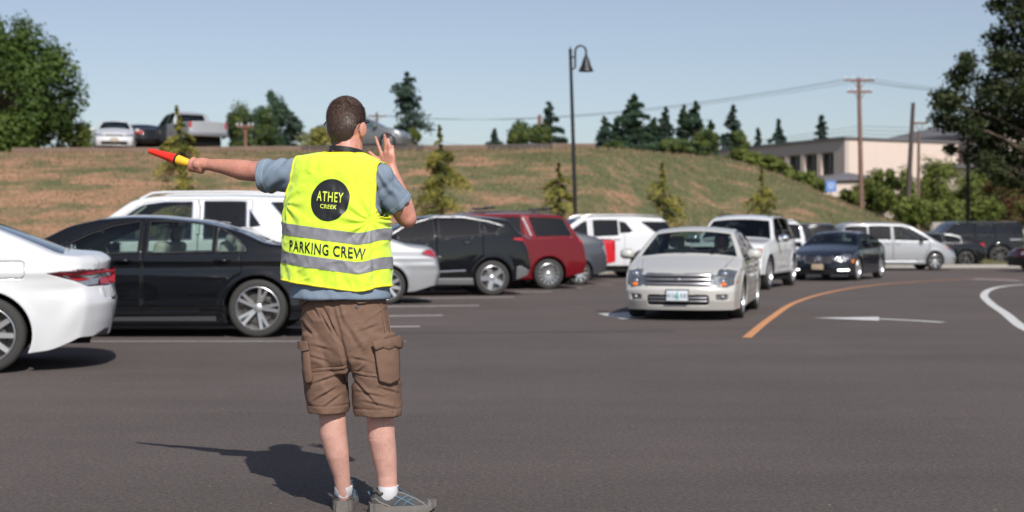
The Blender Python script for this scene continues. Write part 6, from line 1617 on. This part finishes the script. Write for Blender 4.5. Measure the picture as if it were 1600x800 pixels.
# --- shorts
M['khaki'] = pbr('brown_cotton', (.180, .112, .082), .92, spec=.1, var=.2, vscale=26, bump=.0012, bscale=300)
M['stitch'] = pbr('worn_seam', (.20, .125, .09), .95, spec=.1, var=.25, vscale=160)
s_ = MB()
s_.loft([ering(P(x, y), a, bb, p=.92) for x, y, a, bb in ((537, 456, .178, .13), (537.5, 468, .188, .135), (539, 500, .198, .148), (543, 535, .203, .152), (545, 562, .195, .14), (546, 582, .17, .11))])
s_.loft([ering(P(x, y, d), a, bb, p=.95) for x, y, d, a, bb in ((508, 520, .0, .095, .12), (508, 560, .0, .100, .125), (509, 600, .0, .094, .115), (511, 625, .0, .089, .108), (512.5, 644, .0, .087, .105))])
s_.loft([ering(P(x, y, d), a, bb, p=.95) for x, y, d, a, bb in ((582, 520, -.02, .100, .12), (584, 560, -.02, .107, .128), (588, 600, -.02, .106, .12), (590, 630, -.02, .105, .115), (591, 649, -.02, .104, .112))])
HV, HF = remesh(s_, .0046, 4); HV = np.array(HV); k = []
zhL, zhR = iz(644, Y0), iz(649, Y0 - .02)
def seg_d(px, py, a, b_):
    ax_, ay = a; bx, by = b_; t_ = max(0, min(1, ((px - ax_) * (bx - ax_) + (py - ay) * (by - ay)) / ((bx - ax_) ** 2 + (by - ay) ** 2))); return math.hypot(px - ax_ - t_ * (bx - ax_), py - ay - t_ * (by - ay)), t_
CREASES = [((505, 482), (530, 536), 2.2, .0085), ((498, 487), (519, 524), 1.8, .006), ((471, 503), (488, 525), 2.0, .008), ((484, 472), (500, 500), 2.0, .005), ((526, 470), (536, 510), 2.5, .005),
    ((550, 594), (588, 634), 2.2, .0065), ((556, 612), (600, 622), 2.0, .005), ((552, 588), (572, 572), 2.0, .005), ((487, 601), (530, 586), 2.0, .0055), ((490, 628), (526, 606), 2.2, .0065), ((505, 638), (534, 616), 2.0, .005),
    ((534, 500), (566, 552), 4.0, .005), ((486, 540), (516, 548), 2.2, .004), ((560, 520), (592, 508), 2.5, .004), ((565, 628), (620, 640), 2.0, .005), ((480, 556), (512, 566), 2.0, .004), ((548, 560), (576, 566), 2.2, .004), ((590, 606), (624, 616), 2.2, .005)]
for v in HV:
    x = 800 + v[0] * FPX / v[1]; y = 370 - (v[2] - CH) * FPX / v[1]      # where this point lies on the garment pattern, in photo units
    q = Vector(v); back = v[1] < Y0 + .03; left = x < 547
    kk = .0055 * noise.noise(Vector((q.x * 7 + 3, q.y * 7, q.z * 9))) + .0035 * noise.noise(Vector((q.x * 20 + q.z * 18, q.y * 16, q.z * 13)))
    u = (x - 545) * .6 + (y - 560) * .8
    n1_ = noise.noise(Vector((q.x * 13 + q.z * (9 if left else -9), q.y * 6, q.z * 11 - q.x * 3))); n2_ = noise.noise(Vector((q.x * 26 - q.z * 20, q.y * 10 + 4, q.z * 24)))
    kk += .0026 * ((1 - abs(n1_) * 2.2) ** 3 if abs(n1_) < .45 else 0) - .0008 + .0011 * ((1 - abs(n2_) * 2.4) ** 2 if abs(n2_) < .41 else 0)
    if back:
        d, t_ = seg_d(x, y, (517, 470), (547, 596)); kk -= .020 * math.exp(-(d / 3.6) ** 2) * (.25 + .75 * t_)
        for (a_, b2_, wd_, dp_) in CREASES:
            d, t_ = seg_d(x, y, a_, b2_); cr_s = (x - a_[0]) * (b2_[1] - a_[1]) - (y - a_[1]) * (b2_[0] - a_[0])
            e_ = math.sin(math.pi * min(1, max(.12, t_ * .88 + .06))); kk -= dp_ * e_ * math.exp(-(d / wd_) ** 2)
            if cr_s > 0: kk += dp_ * .8 * e_ * math.exp(-((d - wd_ * 1.9) / (wd_ * 1.3)) ** 2)
        d, t_ = seg_d(x, y, (480, 580) if left else (555, 583), (538, 576) if left else (600, 590)); kk += (.0028 * math.exp(-(d / 1.8) ** 2) - .003 * math.exp(-((d - 3.0) / 1.3) ** 2))
    zh = zhL if left else zhR; dz = v[2] - zh
    kk -= .0030 * math.exp(-((dz - .036) / .0035) ** 2); kk += .0012 * noise.noise(q * 60) * (dz < .034)
    k.append(kk)
HB0 = BVHTree.FromPolygons([Vector(v) for v in smooth_np(HV, HF, 12)], HF)
HV, HN = disp(HV, HF, k)
sh = fin(mesh_obj('cargo_shorts', HV, HF, M['khaki'], None))
HBd = BVHTree.FromPolygons([Vector(v) for v in HV], HF)
def on_short(x, y, off=.002, smoothed=False):
    HB = HB0 if smoothed else HBd
    o_ = Vector((0, 0, CH)); d = (P(x, y) - o_).normalized(); h = HB.ray_cast(o_, d)
    if h[0] and (h[0] - P(x, y, -.10)).length < .16: return (h[0] + h[1] * off, h[1])
    h = HB.find_nearest(P(x, y, -.03)); return (h[0] + h[1] * off, h[1])
def patch(name, outline, off, mt, thick=.006, parent=sh, nlev=10, puff=0.0):
    """cloth piece lying on the shorts: outline in garment units, follows the surface"""
    cx_ = sum(p[0] for p in outline) / len(outline); cy_ = sum(p[1] for p in outline) / len(outline)
    dense = []
    for (a, b_) in zip(outline, outline[1:] + outline[:1]):
        for q in range(6): dense.append((a[0] + (b_[0] - a[0]) * q / 6, a[1] + (b_[1] - a[1]) * q / 6))
    V_ = []; n = len(dense)
    for j in range(nlev + 1):
        f_ = 1 - j / nlev
        for (x, y) in dense:
            p, nn = on_short(cx_ + (x - cx_) * f_, cy_ + (y - cy_) * f_, 0, True)
            V_.append(p + nn * (off + puff * (1 - f_ ** 2) + .0015 * noise.noise(p * 30)))
    F_ = [(j * n + i, j * n + (i + 1) % n, (j + 1) * n + (i + 1) % n, (j + 1) * n + i) for j in range(nlev) for i in range(n)]
    o = mesh_obj(name, V_, F_, mt, None); md = o.modifiers.new('thickness', 'SOLIDIFY'); md.thickness = thick; md.offset = -1
    o.parent = parent
    return o, V_[:n]
def stitched(pts, parent, r=.0013):
    mb = MB(); mb.tube([Vector(p) for p in pts], r, 5, False); o = mb.obj('stitching', M['stitch']); o.parent = parent
pk_, e_ = patch('cargo_pocket', [(584, 535), (616, 531), (618, 570), (618, 594), (605, 600), (592, 595), (588, 570)], .009, M['khaki'], .012, puff=.007)
stitched([on_short(x, y, .0175, True)[0] for x, y in ((592, 548), (594, 570), (597, 588), (606, 593), (614, 589))], pk_)
fl_, e_ = patch('pocket_flap', [(579, 535), (600, 530), (616, 526), (620, 533), (619, 545), (610, 541), (602, 546), (593, 542), (585, 547)], .023, M['khaki'], .006, puff=.003)
pk2, e_ = patch('cargo_pocket', [(478, 537), (484, 538), (489, 596), (483, 598), (479, 580)], .008, M['khaki'], .012, puff=.005)
fl2, e_ = patch('pocket_flap', [(474, 533), (484, 533), (487, 547), (479, 549), (474, 544)], .020, M['khaki'], .008)
bp_, e_ = patch('back_pocket_flap', [(546, 466), (581, 463), (580, 470), (570, 474), (560, 475), (552, 471)], .008, M['khaki'], .005)
bp2, e_ = patch('back_pocket_flap', [(467, 468), (484, 465), (482, 473), (473, 478), (466, 478)], .010, M['khaki'], .005)
p_, n_ = on_short(557.5, 479, .003); mb = MB(); mb.lathe([(.001, .002), (.006, .003), (.0075, 0)], (0, 0, 0), n=14)
bt = mb.obj('button', M['grey_plastic']); bt.parent = sh; bt.rotation_euler = n_.to_track_quat('Z', 'Y').to_euler(); bt.location = p_
stitched([on_short(x, y, .0025)[0] for x, y in ((594, 472), (597, 490), (600, 510), (603, 527))], sh, .0022)
stitched([on_short(x, y, .0025)[0] for x, y in ((601, 470), (605, 490), (608, 510), (611, 524))], sh, .0022)
stitched([on_short(x, y, .0022)[0] for x, y in ((512, 466), (513, 480), (516, 492))], sh, .0016)
stitched([on_short(x, y, .0022)[0] for x, y in ((617, 603), (619, 625), (621, 645))], sh, .0018)
stitched([on_short(x, y, .0022)[0] for x, y in ((485, 575), (500, 578), (520, 576), (539, 573))], sh, .0012)
stitched([on_short(x, y, .0022)[0] for x, y in ((556, 582), (570, 586), (588, 588))], sh, .0012)

# --- vest
M['neon'] = pbr('neon_yellow_fabric', (.67, .93, .055), .75, spec=.2, var=.03, vscale=10, bump=.0005, bscale=500)
M['neon'].node_tree.nodes['Principled BSDF'].inputs['Sheen Weight'].default_value = .3
M['reflective'] = pbr('grey_reflective_tape', (.235, .235, .26), .6, .1, var=.06, vscale=80, bump=.0006, bscale=200)
M['print_black'] = pbr('black_print', (.012, .013, .015), .5, var=.2, vscale=30, bump=.0006, bscale=60)
M['neon_print'] = pbr('neon_print', (.72, .86, .10), .6)
M['binding'] = pbr('yellow_binding', (.80, .74, .02), .7)
zbot = iz(446, Y0); ztopv = 1.590
stripes = [(iz(375.5, Y0 - .15), iz(357, Y0 - .15)), (iz(421, Y0 - .15), iz(402.5, Y0 - .15))]
keyz = sorted([zbot, 1.45] + [q for s in stripes for q in s]); levels = []
for a, c in zip(keyz[:-1], keyz[1:]):
    n = max(3, int((c - a) / .0045)); levels += [a + (c - a) * i / n for i in range(n)]
nlow = len(levels)
NTH = 300
def sm(x, a, b_): x = min(1, max(0, (x - a) / (b_ - a))); return x * x * (3 - 2 * x)
VV = []; LZ = []; LX = []; FRONT = []
ntop = 46
def vcen(z): return ix(np.interp(z, [1.0, 1.3, 1.45, 1.6], [526, 525.5, 529, 534]), Y0)
rows = [('low', z) for z in levels] + [('top', i / ntop) for i in range(ntop + 1)]
for kind, z in rows:
    for i in range(NTH):
        th = 2 * math.pi * i / NTH; cx_, sy_ = math.cos(th), math.sin(th)
        if kind == 'low': zz = z; fb = 1.; e = 0
        else:
            e = z; fb = math.sqrt(max(0, 1 - e ** 2.3)); zz = None
        zr = zz if zz is not None else 1.45
        a = np.interp(zr, [1.0, 1.10, 1.25, 1.33, 1.40, 1.45], [.250, .248, .243, .240, .228, .222]) - .004 * e
        bb = np.interp(zr, [1.0, 1.15, 1.30, 1.45], [.168, .162, .150, .138]) * fb
        lx = a * math.copysign(abs(cx_) ** .86, cx_); lyy = bb * math.copysign(abs(sy_) ** .9, sy_)
        if zz is None:
            hx_ = max(0, abs(lx) - .08); ridge = ztopv - (.10 * hx_ + .3 * hx_ ** 2 if lx < 0 else .22 * hx_ + 1.6 * hx_ ** 2)
            zz = 1.45 + (ridge - 1.45) * math.sin(e * math.pi / 2) ** 1.0
        c = Vector((vcen(zr if kind == 'low' else 1.45 + .1 * e), Y0, 0))
        dz = -.125 * lx * (1 - 1.05 * sm(lx, .14, .245)) * sm(1.50 - zz, 0, .12)
        p = c + rv_ * lx + fv_ * lyy; p.z = zz + dz
        low = sm(1.40 - zz, 0, .35)
        bk = 1
        wr = .0060 * noise.noise(Vector((lx * 8, lyy * 8, zz * 7 + 2))) * (.4 + low) + .0032 * noise.noise(Vector((lx * 20 - zz * 14, lyy * 12 + 5, zz * 16 + lx * 10)))
        wr += .0035 * low * math.sin((lx * 1.0 + .35 * zz) * 62 + 4 * noise.noise(Vector((lx * 5, 1, zz * 5)))) * sm(1.13 - zz, 0, .10)
        # radiating pulls towards the right armpit and a vertical fold at the seam
        nq = noise.noise(Vector((lx * 15 + zz * 6, lyy * 9, zz * 17 - lx * 9))); wr += .0034 * (.35 + low) * ((1 - abs(nq) * 2.4) ** 2 if abs(nq) < .41 else 0)
        wr += .0016 * noise.noise(Vector((lx * 45, lyy * 40, zz * 38)))
        dd = math.hypot(lx - .20, zz - 1.30); wr += .0065 * math.sin(math.atan2(zz - 1.30, lx - .20) * 11) * math.exp(-((dd - .07) / .055) ** 2)
        dd = math.hypot(lx + .21, zz - 1.34); wr += .005 * math.sin(math.atan2(zz - 1.34, lx + .21) * 9) * math.exp(-((dd - .07) / .05) ** 2)
        if lyy < 0: wr -= .010 * math.exp(-((lx - .205 + .06 * (zz - 1.2)) / .008) ** 2) * sm(1.36 - zz, 0, .08)
        if e > .2: wr += .003 * math.sin(lx * 90 + 6 * zz) * math.exp(-((abs(lx) - .08) / .03) ** 2)
        nrm = (rv_ * cx_ / a + fv_ * sy_ / max(.02, bb)).normalized() if fb > .2 else UP
        p += nrm * wr
        VV.append(p); LZ.append(zz); LX.append(lx); FRONT.append(lyy > 0)
FF = []; reg = []
nr = len(rows)
def armh(z, s):
    if s < 0: return float(np.interp(z, [1.0, 1.318, 1.335, 1.37, 1.42, 1.48, 1.6], [9, 9, .235, .214, .200, .190, .186]))
    return float(np.interp(z, [1.0, 1.285, 1.305, 1.35, 1.42, 1.48, 1.6], [9, 9, .228, .208, .203, .198, .196]))
VVn = [Vector(v) for v in VV]
def bad(k): return abs(LX[k]) > armh(LZ[k], LX[k])
# snap the armhole edge so that it is smooth
for k in range(len(VV)):
    h = armh(LZ[k], LX[k]); d = abs(LX[k]) - h
    if h < 1 and -.0035 < d < .0045:
        sgn = 1 if LX[k] > 0 else -1; VVn[k] = VVn[k] - rv_ * sgn * d; LX[k] -= sgn * d
for j in range(nr - 1):
    z0_, z1_ = rows[j][1], rows[j + 1][1]; lowr = rows[j + 1][0] == 'low'
    rg_ = 0
    if lowr or rows[j][0] == 'low':
        if rows[j][0] == 'low':
            zc = rows[j][1] + .0005
            for s0, s1 in stripes:
                if s0 - 1e-6 <= rows[j][1] < s1 - 1e-6: rg_ = 1
    for i in range(NTH):
        q = (j * NTH + i, j * NTH + (i + 1) % NTH, (j + 1) * NTH + (i + 1) % NTH, (j + 1) * NTH + i)
        if all(abs(LX[k]) > armh(LZ[k], LX[k]) - .001 for k in q): continue
        if any(abs(LX[k]) > armh(LZ[k], LX[k]) + .006 for k in q): continue
        if rows[j][0] == 'top' and rows[j][1] > .80 and all(abs(LX[k] - .025) < .078 for k in q): continue
        FF.append(q); reg.append(rg_)
def sub(FF_, off=0.):
    used = sorted({k for f in FF_ for k in f}); mp_ = {k: i for i, k in enumerate(used)}
    return [VVn[k] for k in used], [tuple(mp_[k] for k in f) for f in FF_]
V1, F1 = sub([f for f, r_ in zip(FF, reg) if r_ == 0]); 
VA, FA = sub(FF)
vest = fin(mesh_obj('safety_vest', VA, FA, M['neon'], None))
md = vest.modifiers.new('thickness', 'SOLIDIFY'); md.thickness = .003; md.offset = -1
VB = BVHTree.FromPolygons(VA, FA)
# vertex normals for lifting the tape off the cloth
me_ = vest.data; vn = {}
used = sorted({k for f in FF for k in f}); mpv = {k: i for i, k in enumerate(used)}
for si, (s0, s1) in enumerate(stripes):
    fs = [f for f, r_ in zip(FF, reg) if r_ and s0 - 1e-6 <= LZ[f[0]] < s1]
    us = sorted({k for f in fs for k in f}); mm_ = {k: i for i, k in enumerate(us)}
    V_ = [VVn[k] + Vector(me_.vertices[mpv[k]].normal) * .0018 for k in us]
    o = mesh_obj('reflective_stripe', V_, [tuple(mm_[k] for k in f) for f in fs], M['reflective'], None); o.parent = vest
# binding along hem
mb = MB(); mb.tube([VVn[i] for i in range(NTH)] + [VVn[0]], .0042, 6, False); o = mb.obj('hem_binding', M['binding']); o.parent = vest
# bindings along boundary edges of arm and neck holes
ec = {}
for f in FF:
    for i in range(4):
        e_ = tuple(sorted((f[i], f[(i + 1) % 4]))); ec[e_] = ec.get(e_, 0) + 1
be = [e_ for e_, c in ec.items() if c == 1 and min(e_) >= NTH]; adj = {}
for a, c in be: adj.setdefault(a, []).append(c); adj.setdefault(c, []).append(a)
seen = set()
for s0 in list(adj):
    if s0 in seen: continue
    loop = [s0]; seen.add(s0); cur = s0
    while True:
        nx_ = [q for q in adj[cur] if q not in seen]
        if not nx_: break
        cur = nx_[0]; seen.add(cur); loop.append(cur)
    if len(loop) < 25: continue
    pts = [VVn[k] for k in loop]
    for it in range(4): pts = [pts[i - 1] * .25 + pts[i] * .5 + pts[(i + 1) % len(pts)] * .25 for i in range(len(pts))]
    mb = MB(); mb.tube(pts + [pts[0]], .0036, 6, False); o = mb.obj('edge_binding', M['binding']); o.parent = vest
def onvest(lx, z, off):
    c = Vector((vcen(z), Y0, 0)); o_ = c + rv_ * lx - fv_ * .6; o_.z = z; h = VB.ray_cast(o_, fv_)
    return (h[0] + h[1] * (off if h[1].dot(fv_) < 0 else -off)) if h[0] else o_ + fv_ * .45
def img2l(x, y): z = iz(y, (Y0 - .15)); return (ix(x, (Y0 - .15)) - vcen(z) + math.sin(yaw) * .145) / math.cos(yaw), z
lx0, lz0 = img2l(515, 312.5)
V_ = [onvest(lx0, lz0, .0022)]; F_ = []; nr_ = 26; ns_ = 96
for j in range(1, nr_ + 1):
    for i in range(ns_): q = 2 * math.pi * i / ns_; V_.append(onvest(lx0 + .0865 * j / nr_ * math.cos(q), lz0 + .0905 * j / nr_ * math.sin(q), .0022))
for i in range(ns_): F_.append((0, 1 + i, 1 + (i + 1) % ns_))
for j in range(nr_ - 1):
    for i in range(ns_): F_.append((1 + j * ns_ + i, 1 + (j + 1) * ns_ + i, 1 + (j + 1) * ns_ + (i + 1) % ns_, 1 + j * ns_ + (i + 1) % ns_))
o = mesh_obj('round_logo', V_, F_, M['print_black'], None); o.parent = vest
logo = o
def vest_text(txt, x, y, wpx, hpx, tilt, mt, off, parent, bold=0., spacing=1.):
    cu = bpy.data.curves.new('t', 'FONT'); cu.body = txt; cu.size = 1; cu.offset = bold; cu.resolution_u = 5; cu.space_character = spacing
    o = bpy.data.objects.new('t', cu); COL.objects.link(o); dg = bpy.context.evaluated_depsgraph_get(); dg.update()
    me = bpy.data.meshes.new_from_object(o.evaluated_get(dg)); bpy.data.objects.remove(o)
    co = np.array([v.co[:] for v in me.vertices]); mn, mx_ = co.min(0), co.max(0)
    s = 1 / 371.; w_, h_ = wpx * s / math.cos(yaw), hpx * s
    bm = bmesh.new(); bm.from_mesh(me); lxc, lzc = img2l(x, y)
    for v in bm.verts:
        u = ((v.co.x - mn[0]) / (mx_[0] - mn[0]) - .5) * w_; vv = ((v.co.y - mn[1]) / (mx_[1] - mn[1]) - .5) * h_
        v.co = Vector((u, vv - math.tan(tilt) * u, 0))
    bmesh.ops.triangulate(bm, faces=bm.faces[:])
    for it in range(7):
        long_ = [e for e in bm.edges if e.calc_length() > .006]
        if not long_: break
        bmesh.ops.subdivide_edges(bm, edges=long_, cuts=1); bmesh.ops.triangulate(bm, faces=[f for f in bm.faces if len(f.verts) > 3])
    for v in bm.verts: v.co = onvest(lxc + v.co.x, lzc + v.co.y, off)
    bm.to_mesh(me); bm.free(); me.materials.clear(); me.materials.append(mt); me.name = 'lettering'
    q = bpy.data.objects.new('lettering', me); COL.objects.link(q); q.parent = parent
    return q
vest_text('ATHEY', 515.5, 307.5, 42.5, 15.5, R(5), M['neon_print'], .0036, logo, .01, 1.15)
vest_text('CREEK', 513.5, 323, 26.5, 6.6, R(5), M['neon_print'], .0036, logo, .016, 1.12)
vest_text('PARKING CREW', 508.5, 390.2, 124, 17.8, R(6.2), M['print_black'], .0030, vest, .018, 1.12)

# --- shoes and socks
M['shoe'] = pbr('grey_mesh_shoe', (.062, .061, .062), .85, var=.25, vscale=40, bump=.0012, bscale=260)
M['shoe_light'] = pbr('shoe_overlay', (.17, .155, .147), .8, var=.15, vscale=30)
M['sole'] = pbr('shoe_sole', (.15, .135, .125), .85, var=.25, vscale=25, bump=.002, bscale=60)
M['shoe_blue'] = pbr('shoe_blue_stripe', (.055, .115, .165), .6)
M['sock'] = pbr('white_sock', (.72, .72, .76), .9, bump=.0012, bscale=300)
def shoe(org, ang, side):
    T = Matrix.Translation(org) @ Matrix.Rotation(ang, 4, 'Z') @ Matrix.Diagonal((.94, 1.08, 1.22, 1))
    secs = [(-.004, .020, .055, .030), (.012, .033, .078, .020), (.04, .039, .083, .018), (.075, .040, .078, .018), (.11, .041, .088, .018), (.14, .044, .080, .018), (.18, .048, .064, .018), (.22, .050, .052, .018), (.255, .046, .044, .018), (.28, .034, .036, .019), (.296, .014, .028, .022)]
    up = MB(); rings = []
    fine = []
    for i in range(len(secs) - 1):
        for q in range(4): fine.append(tuple(a + (b_ - a) * q / 4 for a, b_ in zip(secs[i], secs[i + 1])))
    fine.append(secs[-1])
    def spt(x, q):      # q angle 0..pi over the shoe: 0 = +y side
        w_, h_, z0_ = (float(np.interp(x, [s[0] for s in secs], [s[k] for s in secs])) for k in (1, 2, 3))
        c_, s__ = math.cos(q), math.sin(q); return Vector((x, w_ * math.copysign(abs(c_) ** .75, c_), z0_ + (h_ - z0_) * abs(s__) ** .8))
    for x, w_, h_, z0_ in fine:
        ring = [spt(x, q) for q in np.linspace(0, math.pi, 19)] + [Vector((x, -w_ * .8, z0_ - .012)), Vector((x, w_ * .8, z0_ - .012))]; rings.append(ring)
    up.loft(rings)
    for i, v in enumerate(up.V):
        v = Vector(v); up.V[i] = T @ (v + Vector((0, 0, 0)))
    so_ = fin(up.obj('shoe', M['shoe']))
    so2 = MB(); rings = []
    for x, w_, h_, z0_ in [(-.012, .022, 0, 0)] + list(fine[1:-1]) + [(.304, .016, 0, 0)]:
        flare = 1.10; zt_ = .030 + (.010 if x < .05 else 0) + max(0, (x - .26)) * .25; zb_ = .0 + max(0, (x - .25)) * .35
        rings.append([Vector((x, w_ * flare, zb_)), Vector((x, w_ * flare * 1.03, zb_ + .012)), Vector((x, w_ * 1.04, zt_)), Vector((x, -w_ * 1.04, zt_)), Vector((x, -w_ * flare * 1.03, zb_ + .012)), Vector((x, -w_ * flare, zb_))])
    so2.loft(rings); so2.V = [T @ Vector(v) for v in so2.V]; q = so2.obj('sole', M['sole']); q.parent = so_
    def line(name, pts, r, mt, flat=1.):
        m_ = MB(); PP = []
        for (a, b_) in zip(pts[:-1], pts[1:]):
            for k in range(6): u = k / 6; PP.append(spt(a[0] + (b_[0] - a[0]) * u, a[1] + (b_[1] - a[1]) * u))
        PP.append(spt(*pts[-1])); m_.tube([T @ (v + Vector((0, 0, .0))) for v in PP], r, 6, True, flat); o = m_.obj(name, mt); o.parent = so_
    for sd in (0, 1):
        f = (lambda a: a) if sd == 0 else (lambda a: math.pi - a)
        line('side_stripe', [(.10, f(.15)), (.14, f(.6)), (.17, f(1.0))], .0042, M['shoe_blue'])
        line('side_stripe', [(.14, f(.12)), (.165, f(.5)), (.19, f(.9))], .0042, M['shoe_blue'])
        line('side_stripe', [(.075, f(.75)), (.13, f(.55)), (.19, f(.25)), (.21, f(.08))], .0040, M['shoe_blue'])
        line('overlay', [(.10, f(1.0)), (.15, f(1.05)), (.20, f(1.0)), (.235, f(.55)), (.25, f(.1))], .005, M['shoe_light'])
        line('overlay', [(.0, f(.8)), (.03, f(.35)), (.08, f(.12))], .0045, M['shoe_light'])
    line('toe_cap', [(.262, .1), (.268, .8), (.27, 1.57), (.268, 2.3), (.262, 3.0)], .006, M['shoe_light'])
    for k in range(5):
        x_ = .115 + k * .018; line('lace', [(x_, 1.25), (x_ + .004, 1.57), (x_, 1.9)], .0028, M['shoe_blue'])
    m_ = MB(); m_.tube([T @ Vector(v) for v in ((.112, .0, .088), (.10, .02, .10), (.118, .035, .10), (.13, .02, .086))], .0028, 5); m_.tube([T @ Vector(v) for v in ((.112, .0, .088), (.105, -.02, .10), (.12, -.035, .098), (.135, -.02, .082))], .0028, 5); o = m_.obj('lace', M['shoe_blue']); o.parent = so_
    # padded collar
    m_ = MB(); m_.tube([T @ Vector((.062 + .050 * math.cos(q), .035 * math.sin(q), .083 + .016 * math.cos(q) + .012 * (1 if math.cos(q) < -.6 else 0))) for q in np.linspace(0, 2 * math.pi, 30)], .0085, 8, False); o = m_.obj('collar', M['shoe']); o.parent = so_
    m_ = MB(); m_.tube([T @ Vector((-.012, -.014, .072)), T @ Vector((-.016, 0, .080)), T @ Vector((-.012, .014, .072))], .004, 6); o = m_.obj('heel_tab', M['shoe_blue']); o.parent = so_
    return T
TR = shoe(Vector((ix(581, 6.02), 6.00, 0)), R(14), -1)
TL = shoe(Vector((ix(535, 6.06), 6.04, 0)), R(93), 1)
for T, top, r_ in ((TR, P(606, 762, .01), .0455), (TL, P(536, 768, .05), .040)):
    m_ = MB(); c = T @ Vector((.066, 0, .06)); m_.tube([c, Vector((top.x, top.y, .095)), Vector((top.x, top.y, .122 if T is TR else .112))], [.040, r_, r_ * 1.01], 20); fin(m_.obj('sock', M['sock']))

# --- wand
wd = empty('traffic_wand', WE, 0, label='red cone traffic wand with yellow handle held in the outstretched hand', cat='traffic wand')
M['wand_red'] = pbr('wand_red', (.85, .035, .02), .45); M['wand_yellow'] = pbr('wand_yellow', (.85, .50, .03), .4, var=.1, vscale=40)
def wt(q): return WT.lerp(WE, q) - WE
m_ = MB(); m_.tube([wt(0), wt(.004), wt(.03), wt(.44), wt(.46), wt(.50)], [.007, .0120, .0130, .0225, .0250, .0258], 24); m_.obj('cone', M['wand_red'], wd)
m_ = MB(); m_.tube([wt(.500), wt(.53)], .0268, 24); m_.obj('ring', M['black'], wd)
m_ = MB(); m_.tube([wt(.53), wt(.60), wt(.70), wt(.76), wt(1.02)], [.0235, .0225, .0195, .0165, .0165], 24); m_.obj('handle', M['wand_yellow'], wd)
m_ = MB(); m_.tube([wt(.755), wt(.775)], .0188, 20); m_.obj('ring', M['black'], wd)
